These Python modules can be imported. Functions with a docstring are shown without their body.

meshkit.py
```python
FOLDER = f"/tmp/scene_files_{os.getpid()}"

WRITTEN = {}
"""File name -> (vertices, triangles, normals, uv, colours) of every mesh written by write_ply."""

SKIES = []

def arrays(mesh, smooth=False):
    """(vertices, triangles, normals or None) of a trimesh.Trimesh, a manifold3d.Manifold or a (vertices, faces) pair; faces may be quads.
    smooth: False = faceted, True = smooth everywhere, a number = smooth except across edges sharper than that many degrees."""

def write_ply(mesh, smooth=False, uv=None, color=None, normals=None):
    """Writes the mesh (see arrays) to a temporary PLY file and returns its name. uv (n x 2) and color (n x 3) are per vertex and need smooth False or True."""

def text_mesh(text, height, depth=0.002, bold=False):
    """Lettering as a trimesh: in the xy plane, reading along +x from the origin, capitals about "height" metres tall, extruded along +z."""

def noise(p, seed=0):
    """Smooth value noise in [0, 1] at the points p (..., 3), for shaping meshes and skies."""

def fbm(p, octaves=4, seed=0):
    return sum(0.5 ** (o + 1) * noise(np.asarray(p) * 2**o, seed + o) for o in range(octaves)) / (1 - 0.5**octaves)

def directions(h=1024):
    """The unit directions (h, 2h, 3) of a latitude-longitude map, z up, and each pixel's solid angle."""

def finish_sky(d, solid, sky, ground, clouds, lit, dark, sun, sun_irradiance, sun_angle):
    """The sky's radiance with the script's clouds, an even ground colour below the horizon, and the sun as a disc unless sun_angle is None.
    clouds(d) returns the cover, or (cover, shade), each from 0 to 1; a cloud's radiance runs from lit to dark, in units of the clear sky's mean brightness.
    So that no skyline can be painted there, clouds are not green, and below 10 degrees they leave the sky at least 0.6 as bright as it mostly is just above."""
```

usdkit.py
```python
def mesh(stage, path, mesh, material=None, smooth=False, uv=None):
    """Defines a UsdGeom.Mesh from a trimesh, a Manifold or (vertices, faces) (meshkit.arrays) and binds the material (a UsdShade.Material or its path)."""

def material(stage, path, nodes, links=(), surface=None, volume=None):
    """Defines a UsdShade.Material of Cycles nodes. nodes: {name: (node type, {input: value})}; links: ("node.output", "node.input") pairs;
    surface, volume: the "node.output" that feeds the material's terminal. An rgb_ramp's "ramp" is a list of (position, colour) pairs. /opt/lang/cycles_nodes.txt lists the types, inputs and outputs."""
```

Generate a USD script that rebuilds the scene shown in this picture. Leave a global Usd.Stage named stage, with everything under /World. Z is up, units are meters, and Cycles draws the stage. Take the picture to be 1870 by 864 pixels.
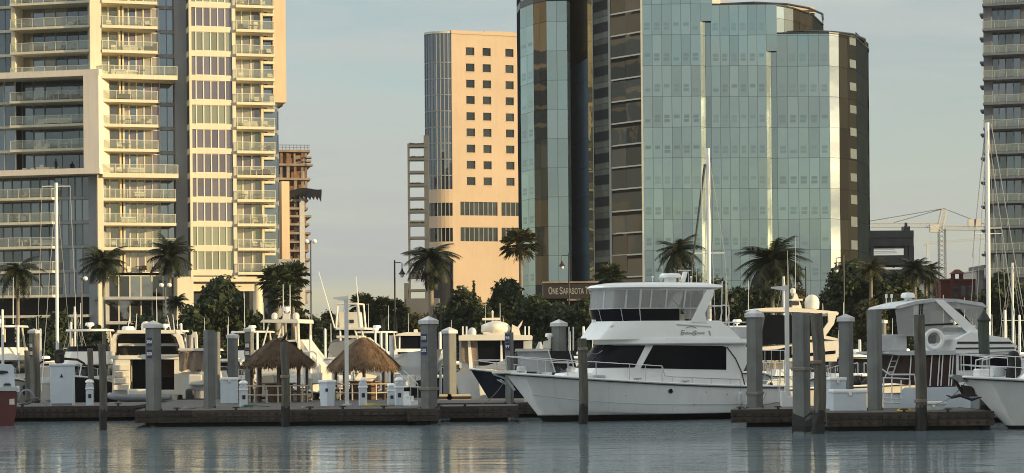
import math, random
import numpy as np, trimesh, manifold3d
from shapely.geometry import Polygon
from pxr import Usd, UsdGeom, UsdLux, UsdShade, Gf, Sdf
import usdkit, meshkit

# ------------------------------------------------------------------ camera, sky, sun, exposure
stage = Usd.Stage.CreateInMemory()
UsdGeom.SetStageUpAxis(stage, UsdGeom.Tokens.z)
UsdGeom.SetStageMetersPerUnit(stage, 1.0)
UsdGeom.Xform.Define(stage, '/World')
UsdGeom.Scope.Define(stage, '/World/Looks')
F, EYE, U0, V0 = 4000.0, 3.6, 935.0, 640.0        # focal length in photo pixels, eye height, principal column, horizon row
ROLL = math.radians(0.5)
CR, SR = math.cos(ROLL), math.sin(ROLL)
cam = UsdGeom.Camera.Define(stage, '/World/camera')
cam.AddTransformOp().Set(Gf.Matrix4d(CR, 0, -SR, 0, SR, 0, CR, 0, 0, -1, 0, 0, 0, 0, EYE, 1))
cam.CreateHorizontalApertureAttr(36.0)
cam.CreateVerticalApertureAttr(36.0 * 864 / 1870)
cam.CreateFocalLengthAttr(F / 1870 * 36.0)
cam.CreateVerticalApertureOffsetAttr(208 / 1870 * 36.0)
cam.CreateClippingRangeAttr(Gf.Vec2f(0.5, 20000))
cam.CreateExposureAttr(0.64)
SUN_EL, SUN_SIDE = math.radians(8.5), math.radians(67.0)   # low sun, to the right of and behind the viewer
SUN = (math.cos(SUN_EL) * math.sin(SUN_SIDE), -math.cos(SUN_EL) * math.cos(SUN_SIDE), math.sin(SUN_EL))
SUN_ROT = math.atan2(SUN[0], SUN[1])
sun = UsdLux.DistantLight.Define(stage, '/World/sun')
sun.CreateIntensityAttr(1.08); sun.CreateAngleAttr(0.55); sun.CreateNormalizeAttr(True)
sun.CreateColorAttr(Gf.Vec3f(1.0, 0.75, 0.39))
_d = -Gf.Vec3d(*SUN)
_r = Gf.Rotation(Gf.Vec3d(0, 0, -1), _d)
sun.AddTransformOp().Set(Gf.Matrix4d().SetRotate(_r))

T = UsdGeom.Tokens
LK = '/World/Looks/'
sky_mat = usdkit.material(stage, LK + 'sky', {
    'sky': ('sky_texture', {'sky_type': 'single_scattering', 'sun_disc': False, 'sun_elevation': SUN_EL, 'sun_rotation': SUN_ROT, 'air_density': 1.0, 'aerosol_density': 0.55, 'ozone_density': 1.5, 'altitude': 0.0}),
    'g': ('texture_coordinate', {}), 'map': ('mapping', {'scale': (2.2, 2.2, 17.0), 'mapping_type': 'point'}),
    'n': ('noise_texture', {'scale': 1.6, 'detail': 5.0, 'roughness': 0.55, 'distortion': 0.4}),
    'r': ('rgb_ramp', {'ramp': [(0.37, (0.16, 0.16, 0.16)), (0.60, (0.97, 0.97, 0.97))]}),
    'sep': ('separate_xyz', {}), 'k': ('math', {'math_type': 'multiply_add', 'value2': 2.0, 'value3': 1.0}), 'kk': ('math', {'math_type': 'maximum', 'value2': 1.0}),
    'veil': ('vector_math', {'math_type': 'scale', 'vector1': (2.42, 2.52, 2.42)}), 'm': ('mix', {'mix_type': 'mix'}), 'hs': ('hsv', {'saturation': 0.80, 'value': 0.94}),
    'b': ('background_shader', {'strength': 0.115})},
    [('g.generated', 'map.vector'), ('map.vector', 'n.vector'), ('n.fac', 'r.fac'), ('g.generated', 'sep.vector'), ('sep.z', 'k.value1'), ('k.value', 'kk.value1'), ('kk.value', 'veil.scale'), ('veil.vector', 'm.color2'), ('sky.color', 'hs.color'),
     ('r.color', 'm.fac'), ('hs.color', 'm.color1'), ('m.color', 'b.color')], surface='b.background')
dome = UsdLux.DomeLight.Define(stage, '/World/sky')
UsdShade.MaterialBindingAPI.Apply(dome.GetPrim()).Bind(sky_mat)
dome.GetPrim().SetCustomDataByKey('kind', 'structure')

# ------------------------------------------------------------------ materials
LOOKS = {}
def look(name, nodes, links, surface):
    LOOKS[name] = usdkit.material(stage, LK + name, nodes, links, surface=surface)
def mat(name, col, rough=0.6, var=0.25, scale=1.5, bump=0.0, metallic=0.0, rnd=0.0, spec=0.5, stretch=(1, 1, 1), detail=5.0, streak=0.0):
    """A principled surface whose colour wanders with a world-space noise; rnd varies it from piece to piece; streak adds rain marks."""
    lo = tuple(c * (1 - var) for c in col); hi = tuple(min(1, c * (1 + var * 0.6)) for c in col)
    nd = {'g': ('geometry', {}), 'map': ('mapping', {'scale': stretch}), 'n': ('noise_texture', {'scale': scale, 'detail': detail, 'roughness': 0.6}),
          'r': ('rgb_ramp', {'ramp': [(0.3, lo), (0.72, hi)]}), 'p': ('principled_bsdf', {'roughness': rough, 'metallic': metallic, 'specular_ior_level': spec})}
    lk = [('g.position', 'map.vector'), ('map.vector', 'n.vector'), ('n.fac', 'r.fac')]
    out = 'r.color'
    if streak:
        nd['smap'] = ('mapping', {'scale': (2.6, 2.6, 0.12)}); nd['sn'] = ('noise_texture', {'scale': 1.0, 'detail': 4.0, 'roughness': 0.65})
        nd['sr'] = ('rgb_ramp', {'ramp': [(0.42, (1, 1, 1)), (0.75, (1 - streak,) * 3)]}); nd['sm'] = ('mix', {'mix_type': 'multiply', 'fac': 1.0})
        lk += [('g.position', 'smap.vector'), ('smap.vector', 'sn.vector'), ('sn.fac', 'sr.fac'), (out, 'sm.color1'), ('sr.color', 'sm.color2')]; out = 'sm.color'
    if rnd:
        nd['o'] = ('object_info', {}); nd['rr'] = ('rgb_ramp', {'ramp': [(0, (1 - rnd,) * 3), (1, (1 + rnd * 0.5,) * 3)]}); nd['rm'] = ('mix', {'mix_type': 'multiply', 'fac': 1.0})
        lk += [('o.random', 'rr.fac'), (out, 'rm.color1'), ('rr.color', 'rm.color2')]; out = 'rm.color'
    lk.append((out, 'p.base_color'))
    if bump:
        nd['b'] = ('bump', {'strength': 0.6, 'distance': bump}); nd['n2'] = ('noise_texture', {'scale': scale * 6, 'detail': 4.0})
        lk += [('map.vector', 'n2.vector'), ('n2.fac', 'b.height'), ('b.normal', 'p.normal')]
    look(name, nd, lk, 'p.BSDF')

mat('condo_white', (0.68, 0.61, 0.46), 0.6, 0.08, 0.25, streak=0.12)
mat('condo_slab', (0.68, 0.63, 0.50), 0.6, 0.12, 0.3, streak=0.15)
mat('condo_soffit', (0.42, 0.41, 0.38), 0.7, 0.1)
mat('condo_gray', (0.30, 0.31, 0.33), 0.6, 0.1, 0.2, streak=0.15)
mat('condo_peach', (0.60, 0.465, 0.325), 0.7, 0.1, 0.2, streak=0.12)
mat('frame_beige', (0.74, 0.66, 0.56), 0.6, 0.06, 0.2, streak=0.1)
mat('mullion_white', (0.68, 0.64, 0.54), 0.5, 0.1, 0.5)
mat('mullion_gray', (0.20, 0.21, 0.225), 0.5, 0.1, 0.5)
mat('office_cream', (0.49, 0.378, 0.268), 0.75, 0.08, 0.12, streak=0.06)
mat('office_gray', (0.44, 0.40, 0.36), 0.7, 0.08, 0.2)
mat('raw_concrete', (0.28, 0.22, 0.17), 0.85, 0.35, 0.6, bump=0.03)
mat('rust_form', (0.22, 0.12, 0.07), 0.85, 0.4, 0.8)
mat('net_black', (0.012, 0.012, 0.014), 0.9, 0.3)
mat('frame_gray', (0.11, 0.115, 0.12), 0.7, 0.12, 0.3)
mat('navy_darkened', (0.014, 0.021, 0.028), 0.85, 0.2, 0.3, spec=0.0)  # navy darkened in colour to offset the sun on the end facet
mat('tower_trim', (0.46, 0.47, 0.42), 0.4, 0.1)
mat('roof_dark', (0.02, 0.025, 0.03), 0.4, 0.2)
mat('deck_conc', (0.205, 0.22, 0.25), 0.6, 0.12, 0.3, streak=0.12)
mat('brick_red', (0.20, 0.055, 0.045), 0.85, 0.25, 2.0)
mat('pale_wall', (0.5, 0.48, 0.44), 0.7, 0.1)
mat('crane_yellow_hazed', (0.52, 0.49, 0.42), 0.5, 0.2)  # yellow faded in colour to stand in for distance haze
mat('crane_pale', (0.55, 0.53, 0.48), 0.5, 0.2)
mat('sign_brown', (0.022, 0.018, 0.016), 0.5, 0.2)
mat('sign_letter', (0.27, 0.26, 0.25), 0.5, 0.05)
mat('gelcoat', (0.84, 0.85, 0.84), 0.22, 0.05, 0.5, spec=0.6)
mat('gelcoat_warm', (0.68, 0.64, 0.56), 0.25, 0.06, 0.5, spec=0.6)
mat('gelcoat_grey', (0.50, 0.53, 0.55), 0.3, 0.08, 0.5)
mat('hull_white', (0.89, 0.90, 0.89), 0.16, 0.07, 0.35, spec=0.6, streak=0.07)
mat('hull_navy', (0.008, 0.010, 0.022), 0.12, 0.2, 0.5, spec=0.7)
mat('hull_red', (0.085, 0.004, 0.012), 0.2, 0.2, 0.8)
mat('antifoul', (0.012, 0.012, 0.014), 0.6, 0.3, 1.0)
mat('smoked', (0.006, 0.007, 0.011), 0.22, 0.2, 0.5, spec=0.10)
mat('rubber', (0.02, 0.02, 0.022), 0.55, 0.2)
mat('rib_grey', (0.22, 0.23, 0.25), 0.5, 0.1)
mat('steel', (0.62, 0.63, 0.64), 0.22, 0.08, 1.0, metallic=0.9)
mat('alu_white', (0.72, 0.72, 0.70), 0.35, 0.06)
mat('canvas_grey', (0.52, 0.53, 0.54), 0.8, 0.2, 1.5, bump=0.02)
mat('canvas_tan', (0.24, 0.18, 0.13), 0.85, 0.3, 1.5, bump=0.02)
mat('canvas_black', (0.012, 0.012, 0.014), 0.8, 0.3, 1.5, bump=0.03)
mat('canvas_maroon', (0.045, 0.02, 0.016), 0.8, 0.3, 1.5, bump=0.02)
mat('cover_white', (0.70, 0.64, 0.54), 0.8, 0.15, 1.2, bump=0.03)
mat('hose_green', (0.02, 0.09, 0.04), 0.5, 0.2)
mat('cord_yellow', (0.50, 0.36, 0.05), 0.5, 0.2)
mat('canvas_blue', (0.018, 0.035, 0.10), 0.8, 0.3, 1.5, bump=0.02)
mat('parking_grey', (0.16, 0.165, 0.17), 0.7, 0.12, 0.3, streak=0.2)
mat('scum_line', (0.36, 0.34, 0.27), 0.6, 0.4, 2.0)
mat('teak', (0.20, 0.11, 0.06), 0.6, 0.35, 4.0, stretch=(1, 1, 8))
mat('pile_conc', (0.155, 0.160, 0.152), 0.85, 0.22, 1.2, bump=0.015, streak=0.28)
mat('pile_wood', (0.115, 0.105, 0.088), 0.9, 0.45, 2.2, bump=0.03, stretch=(4, 4, 0.5))
mat('pile_green', (0.055, 0.075, 0.055), 0.9, 0.4, 2.2, bump=0.03, stretch=(4, 4, 0.5))
mat('pile_wet', (0.011, 0.010, 0.009), 0.55, 0.5, 3.0, bump=0.04)
mat('cap_white', (0.52, 0.52, 0.52), 0.45, 0.12, 2.0, streak=0.2)
mat('cap_black', (0.015, 0.015, 0.016), 0.5, 0.2)
mat('dock_wood', (0.072, 0.055, 0.045), 0.85, 0.45, 1.6, bump=0.015, rnd=0.35, stretch=(0.6, 0.6, 6))
mat('dock_deck', (0.13, 0.12, 0.11), 0.9, 0.3, 1.0, rnd=0.2)
mat('dock_float', (0.018, 0.017, 0.016), 0.7, 0.4, 1.5)
mat('bolt', (0.03, 0.025, 0.02), 0.6, 0.4)
mat('box_white', (0.62, 0.68, 0.74), 0.4, 0.08, 1.0, streak=0.08)
mat('plate_blue', (0.012, 0.018, 0.09), 0.4, 0.1)
mat('letter_white', (0.75, 0.75, 0.75), 0.5, 0.02)
mat('letter_grey', (0.12, 0.14, 0.14), 0.5, 0.02)
mat('thatch', (0.135, 0.082, 0.045), 0.95, 0.5, 3.0, rnd=0.3)
mat('post_wood', (0.10, 0.06, 0.04), 0.8, 0.4, 2.0)
mat('rail_cream', (0.52, 0.44, 0.32), 0.6, 0.15)
mat('orange_seat', (0.55, 0.16, 0.04), 0.6, 0.2)
mat('rope', (0.24, 0.21, 0.17), 0.9, 0.2)
mat('lamp_black', (0.012, 0.012, 0.012), 0.5, 0.2)
mat('globe', (0.75, 0.73, 0.68), 0.3, 0.05)
mat('asphalt_ground', (0.10, 0.095, 0.085), 0.9, 0.35, 0.4)
mat('seawall_conc', (0.25, 0.23, 0.21), 0.9, 0.3, 0.6)
mat('grass', (0.045, 0.055, 0.022), 0.95, 0.4, 1.5)
mat('bark_palm', (0.23, 0.195, 0.15), 0.9, 0.35, 2.0, stretch=(1, 1, 7))
mat('bark', (0.075, 0.058, 0.045), 0.95, 0.4, 2.0)
mat('skin', (0.42, 0.26, 0.19), 0.6, 0.1)
mat('hair_dark', (0.015, 0.012, 0.010), 0.7, 0.2)
mat('cloth_black', (0.012, 0.013, 0.016), 0.9, 0.2)
mat('cloth_white', (0.65, 0.65, 0.64), 0.9, 0.1)
mat('feather_black', (0.008, 0.008, 0.010), 0.5, 0.3)
mat('curtain', (0.36, 0.34, 0.27), 0.9, 0.15, 0.8, rnd=0.35, stretch=(6, 6, 0.3))
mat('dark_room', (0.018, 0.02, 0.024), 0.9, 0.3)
mat('glass_back', (0.10, 0.135, 0.135), 0.5, 0.1)
mat('tan_panel', (0.42, 0.33, 0.22), 0.7, 0.1, 0.2)

def leaf_mat(name, lo, hi, tl=0.25):
    look(name, {'g': ('geometry', {}), 'n': ('noise_texture', {'scale': 0.7, 'detail': 4.0}), 'r': ('rgb_ramp', {'ramp': [(0.3, lo), (0.7, hi)]}),
                'p': ('principled_bsdf', {'roughness': 0.55, 'specular_ior_level': 0.35}), 't': ('translucent_bsdf', {}), 'm': ('mix_closure', {'fac': tl})},
         [('g.position', 'n.vector'), ('n.fac', 'r.fac'), ('r.color', 'p.base_color'), ('r.color', 't.color'), ('p.BSDF', 'm.closure1'), ('t.BSDF', 'm.closure2')], 'm.closure')
leaf_mat('leaf_dark', (0.019, 0.030, 0.012), (0.050, 0.068, 0.024), 0.3)
leaf_mat('leaf_mid', (0.022, 0.032, 0.012), (0.062, 0.072, 0.024), 0.3)
leaf_mat('leaf_olive', (0.028, 0.030, 0.012), (0.085, 0.075, 0.026))
leaf_mat('frond_green', (0.010, 0.016, 0.008), (0.032, 0.038, 0.015), 0.15)
leaf_mat('frond_dry', (0.09, 0.065, 0.036), (0.19, 0.14, 0.075))

def pane_mat(name, inner, refl=(0.8, 0.85, 0.9), fac=0.35, rough=0.02, wav=0.0, wscale=0.5, rnd=0.5, wstretch=(1, 1, 1)):
    """Opaque-backed window glass: a dim interior mixed with a tinted mirror; slight waviness bends the reflections."""
    lo = tuple(c * (1 - rnd) for c in inner); hi = tuple(c * (1 + rnd) for c in inner)
    nd = {'o': ('object_info', {}), 'r': ('rgb_ramp', {'ramp': [(0, lo), (1, hi)]}), 'd': ('diffuse_bsdf', {}), 'gl': ('glossy_bsdf', {'color': refl, 'roughness': rough}), 'm': ('mix_closure', {'fac': fac}), 'gr': ('rgb_ramp', {'ramp': [(0, tuple(c * .84 for c in refl)), (1, refl)]}),
          'g': ('geometry', {}), 'map': ('mapping', {'scale': wstretch}), 'n': ('noise_texture', {'scale': wscale, 'detail': 1.5}), 'b': ('bump', {'strength': 1.0, 'distance': wav})}
    lk = [('o.random', 'r.fac'), ('o.random', 'gr.fac'), ('gr.color', 'gl.color'), ('r.color', 'd.color'), ('d.BSDF', 'm.closure1'), ('gl.BSDF', 'm.closure2')]
    if wav:
        lk += [('g.position', 'map.vector'), ('map.vector', 'n.vector'), ('n.fac', 'b.height'), ('b.normal', 'gl.normal')]
    else:
        for k in ('g', 'map', 'n', 'b'): nd.pop(k)
    look(name, nd, lk, 'm.closure')
pane_mat('pane_dark', (0.03, 0.033, 0.04), (0.75, 0.85, 0.95), 0.30, wav=0.01)
pane_mat('pane_lobby', (0.018, 0.02, 0.022), (0.7, 0.8, 0.9), 0.11)
pane_mat('pane_blue', (0.028, 0.033, 0.042), (0.7, 0.80, 0.88), 0.22, wav=0.012)
pane_mat('pane_purple', (0.115, 0.092, 0.100), (0.8, 0.8, 0.9), 0.18, rnd=0.2, wav=0.01)
pane_mat('pane_green', (0.20, 0.205, 0.145), (0.8, 0.9, 0.8), 0.15, rnd=0.2, wav=0.01)
pane_mat('pane_beige', (0.22, 0.20, 0.155), (0.8, 0.85, 0.85), 0.18, rnd=0.45, wav=0.01)
pane_mat('pane_office', (0.016, 0.018, 0.017), (0.7, 0.75, 0.7), 0.10, rnd=0.6, wav=0.008)
pane_mat('mirror_teal', (0.03, 0.05, 0.05), (0.64, 0.77, 0.75), 0.60, rnd=0.4, wav=0.006, wscale=0.35)
pane_mat('mirror_vision', (0.014, 0.024, 0.026), (0.66, 0.80, 0.80), 0.46, rnd=0.5, wav=0.006, wscale=0.35)
pane_mat('mirror_dim', (0.030, 0.027, 0.020), (0.40, 0.43, 0.44), 0.22, rnd=0.3, wav=0.016, wscale=0.45, wstretch=(1.0, 1.0, 0.8))  # same tower glass, dimmed for facets that mirror the condominium
pane_mat('mirror_pale', (0.29, 0.33, 0.32), (0.95, 0.98, 0.90), 0.62, rnd=0.1, wav=0.006, wscale=0.3)  # same tower glass, base made pale to stand in for bright sky reflections

pane_mat('mirror_dark', (0.030, 0.030, 0.026), (0.26, 0.30, 0.31), 0.22, rnd=0.3, wav=0.014, wscale=0.5)  # same tower glass, darkened for facets with dark reflections
pane_mat('mirror_grey', (0.062, 0.064, 0.058), (0.30, 0.34, 0.35), 0.15, rnd=0.35, wav=0.016, wscale=0.5)  # same tower glass, grey base stands in for the mirrored condominium
pane_mat('mirror_tan', (0.10, 0.085, 0.06), (0.85, 0.78, 0.62), 0.55, rnd=0.1, wav=0.01, wscale=0.4)  # same tower glass, tan tint stands in for the sunlit wall it mirrors
pane_mat('navy_lightened', (0.075, 0.115, 0.155), (0.5, 0.6, 0.7), 0.12, rnd=0.15)  # same navy, lightened in colour to offset the shade of the recess
look('rail_glass', {'t': ('transparent_bsdf', {'color': (0.90, 0.93, 0.90)}), 'p': ('principled_bsdf', {'base_color': (0.44, 0.44, 0.39), 'roughness': 0.12}), 'm': ('mix_closure', {'fac': 0.15})},
     [('t.BSDF', 'm.closure1'), ('p.BSDF', 'm.closure2')], 'm.closure')
look('clear_vinyl', {'t': ('transparent_bsdf', {'color': (0.78, 0.80, 0.80)}), 'p': ('principled_bsdf', {'base_color': (0.50, 0.51, 0.51), 'roughness': 0.15}), 'm': ('mix_closure', {'fac': 0.30})},
     [('t.BSDF', 'm.closure1'), ('p.BSDF', 'm.closure2')], 'm.closure')
look('fogged_vinyl', {'t': ('transparent_bsdf', {'color': (0.85, 0.86, 0.86)}), 'p': ('principled_bsdf', {'base_color': (0.50, 0.51, 0.51), 'roughness': 0.3}), 'm': ('mix_closure', {'fac': 0.42})},
     [('t.BSDF', 'm.closure1'), ('p.BSDF', 'm.closure2')], 'm.closure')
look('water', {'g': ('geometry', {}), 'm1': ('mapping', {'scale': (0.46, 1.05, 1)}), 'm2': ('mapping', {'scale': (2.0, 3.4, 1)}), 'n1': ('noise_texture', {'scale': 0.42, 'detail': 3.0, 'roughness': 0.45, 'distortion': 0.8}),
               'n2': ('noise_texture', {'scale': 1.15, 'detail': 3.0, 'roughness': 0.55, 'distortion': 0.3}), 'nz': ('noise_texture', {'scale': 0.035, 'detail': 2.0}), 'sy': ('separate_xyz', {}), 'ny': ('math', {'math_type': 'multiply_add', 'value2': 34.0}), 'rz': ('map_range', {'from_min': 100.0, 'from_max': 112.0, 'to_min': 0.13, 'to_max': 1.0, 'clamp': True}), 'mz0': ('mapping', {'scale': (0.9, 1.3, 1)}),
               'mz': ('math', {'math_type': 'multiply'}), 'a': ('math', {'math_type': 'multiply_add', 'value2': 0.30}), 'c1': ('math', {'math_type': 'multiply', 'value2': 0.24}), 'b': ('bump', {'strength': 1.0, 'distance': 0.16}),
               'p': ('principled_bsdf', {'base_color': (0.075, 0.100, 0.112), 'roughness': 0.035, 'ior': 1.45, 'specular_ior_level': 0.5})},
     [('g.position', 'm1.vector'), ('g.position', 'm2.vector'), ('m1.vector', 'n1.vector'), ('m2.vector', 'n2.vector'), ('g.position', 'mz0.vector'), ('mz0.vector', 'nz.vector'), ('n1.fac', 'c1.value1'), ('g.position', 'sy.vector'), ('nz.fac', 'ny.value1'), ('sy.y', 'ny.value3'), ('ny.value', 'rz.value'), ('n2.fac', 'mz.value1'), ('rz.result', 'mz.value2'), ('mz.value', 'a.value1'), ('c1.value', 'a.value3'),
      ('a.value', 'b.height'), ('b.normal', 'p.normal')], 'p.BSDF')

# ------------------------------------------------------------------ naming, things, parts
USED = {}
def numbered(parent, name):
    k = (parent, name); n = USED.get(k, 0); USED[k] = n + 1
    return name if n == 0 else '%s_%03d' % (name, n)
def path_of(p): return str(p.GetPath()) if p is not None else '/World'
def tag(p, label=None, cat=None, group=None, kind=None):
    for k, v in (('label', label), ('category', cat), ('group', group), ('kind', kind)):
        if v: p.SetCustomDataByKey(k, v)
    return p
GROUPS = {'square_pile': 'concrete piles along the docks', 'round_pile': 'timber piles in the water and along the docks', 'dock': 'floating docks of the marina', 'palm_tree': 'feather palms along the seawall', 'fan_palm': 'fan palms along the seawall',
          'broadleaf_tree': 'broadleaf trees behind the marina', 'street_lamp': 'lamps on the promenade behind the marina', 'light_post': 'white light posts on the docks', 'power_pedestal': 'white power pedestals on the dock', 'dock_box': 'white boxes on the docks', 'dock_cleat': 'black cleats along the dock edges',
          'hose_coil': 'coiled hoses and ropes on the docks', 'boarding_steps': 'white boarding steps on the docks', 'thatched_hut': 'thatched huts on the dock', 'number_plate': 'slip number plates on the piles', 'pile_guide': 'guide blocks at the orange lit pile', 'tower_crane': 'tower cranes on the horizon',
          'flybridge_cruiser': 'moored boats in the back rows', 'express_cruiser': 'moored boats in the back rows', 'console_boat': 'moored boats in the back rows', 'sailing_boat': 'sailing boats with bare masts', 'guide_pole': 'white guide poles between the moored boats', 'mooring_rope': 'mooring ropes between piles, docks and boats'}
def thing(name, label, cat, loc=(0, 0, 0), rot=0.0, group=None):
    group = group or GROUPS.get(name)
    x = UsdGeom.Xform.Define(stage, '/World/' + numbered('/World', name))
    x.AddTranslateOp().Set(Gf.Vec3d(*map(float, loc))); x.AddRotateZOp().Set(float(rot))
    return tag(x.GetPrim(), label, cat, group)
def obj(name, mesh, material, parent=None, smooth=False, **kw):
    pp = path_of(parent)
    m = usdkit.mesh(stage, pp + '/' + numbered(pp, name), mesh, LOOKS[material], smooth=smooth)
    return tag(m.GetPrim(), **kw)
def dup(src, loc, rot, label, group=None):
    was = src.GetCustomData(); base = src.GetName().rstrip('0123456789').rstrip('_')
    r = thing(base, label, was['category'], loc, rot, group or was.get('group'))
    r.GetReferences().AddInternalReference(src.GetPath()); r.SetInstanceable(True)
    return r

# ------------------------------------------------------------------ mesh building
BF = np.array([[0, 2, 1], [0, 3, 2], [4, 5, 6], [4, 6, 7], [0, 1, 5], [0, 5, 4], [1, 2, 6], [1, 6, 5], [2, 3, 7], [2, 7, 6], [3, 0, 4], [3, 4, 7]])
class MB:
    def __init__(s): s.v, s.f, s.n = [], [], 0
    def add(s, v, f):
        v = np.asarray(v, float); f = np.asarray(f, int)
        if f.shape[1] == 4: f = np.vstack([f[:, [0, 1, 2]], f[:, [0, 2, 3]]])
        s.v.append(v); s.f.append(f + s.n); s.n += len(v); return s
    def tm(s, m): return s.add(*meshkit.arrays(m)[:2])
    def box(s, x0, x1, y0, y1, z0, z1):
        x0, x1 = min(x0, x1), max(x0, x1); y0, y1 = min(y0, y1), max(y0, y1); z0, z1 = min(z0, z1), max(z0, z1)
        return s.add([(x0, y0, z0), (x1, y0, z0), (x1, y1, z0), (x0, y1, z0), (x0, y0, z1), (x1, y0, z1), (x1, y1, z1), (x0, y1, z1)], BF)
    def hexa(s, p): return s.add(p, BF)
    def tube(s, pts, r, n=6, cap=True):
        pts = np.asarray(pts, float); rs = np.broadcast_to(r, len(pts)) if np.ndim(r) <= 1 else r
        d = np.gradient(pts, axis=0); d /= np.linalg.norm(d, axis=1, keepdims=True) + 1e-12
        a = np.linspace(0, 2 * math.pi, n, endpoint=False); V = []
        up = np.array([0, 0, 1.0]) if abs(d[0][2]) < 0.9 else np.array([1.0, 0, 0])
        for p, t, rr in zip(pts, d, rs):
            e1 = np.cross(t, up); 
            if np.linalg.norm(e1) < 1e-6: e1 = np.cross(t, [0, 1.0, 0.1])
            e1 /= np.linalg.norm(e1); e2 = np.cross(t, e1); up = np.cross(e1, t)
            V.append(p + rr * (np.cos(a)[:, None] * e1 + np.sin(a)[:, None] * e2))
        return s.rings(V, True, cap)
    def rings(s, V, closed=True, cap=True):
        V = [np.asarray(r, float) for r in V]; n = len(V[0]); f = []
        for k in range(len(V) - 1):
            for i in range(n if closed else n - 1):
                j = (i + 1) % n; a, b, c, d = k * n + i, k * n + j, (k + 1) * n + j, (k + 1) * n + i
                f += [(a, b, c), (a, c, d)]
        v = np.vstack(V)
        if cap and closed:
            v = np.vstack([v, V[0].mean(0), V[-1].mean(0)]); c0, c1 = len(v) - 2, len(v) - 1; o = (len(V) - 1) * n
            for i in range(n):
                j = (i + 1) % n; f += [(c0, j, i), (c1, o + i, o + j)]
        return s.add(v, f)
    def lathe(s, prof, c=(0, 0, 0), n=12):
        a = np.linspace(0, 2 * math.pi, n, endpoint=False)
        return s.rings([np.stack([c[0] + r * np.cos(a), c[1] + r * np.sin(a), np.full(n, c[2] + z)], 1) for r, z in prof])
    def ball(s, c, r, sub=2):
        m = trimesh.creation.icosphere(sub); return s.add(m.vertices * np.asarray(r) + np.asarray(c), m.faces)
    def prism(s, poly, y0, y1):
        """A polygon in x,z pushed from y0 to y1."""
        p = Polygon(poly)
        if not p.is_valid: p = p.buffer(0)
        m = trimesh.creation.extrude_polygon(p, 1.0, engine='earcut'); v = m.vertices
        w = np.stack([v[:, 0], y0 + v[:, 2] * (y1 - y0), v[:, 1]], 1)
        return s.add(w, m.faces[:, ::-1] if y1 > y0 else m.faces)
    def plan(s, poly, z0, z1):
        p = Polygon(poly)
        if not p.is_valid: p = p.buffer(0)
        m = trimesh.creation.extrude_polygon(p, z1 - z0, engine='earcut'); return s.add(m.vertices + [0, 0, z0], m.faces)
    def move(s, loc=(0, 0, 0), rz=0.0, rx=0.0, ry=0.0):
        M = trimesh.transformations.euler_matrix(rx, ry, rz)[:3, :3]
        s.v = [v @ M.T + np.asarray(loc) for v in s.v]; return s
    def get(s): return np.vstack(s.v), np.vstack(s.f)
    def build(s, name, material, parent=None, smooth=False, **kw): return obj(name, s.get(), material, parent, smooth, **kw)
def rbox(sx, sy, sz, r, c=(0, 0, 0), seg=6):
    """A box with rounded edges, its base centre at c."""
    sp = manifold3d.Manifold.sphere(r, seg); q = []
    for ix in (-1, 1):
        for iy in (-1, 1):
            for iz in (0, 1): q.append(sp.translate((c[0] + ix * (sx / 2 - r), c[1] + iy * (sy / 2 - r), c[2] + (r if iz == 0 else sz - r))))
    return manifold3d.Manifold.batch_hull(q)

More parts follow.
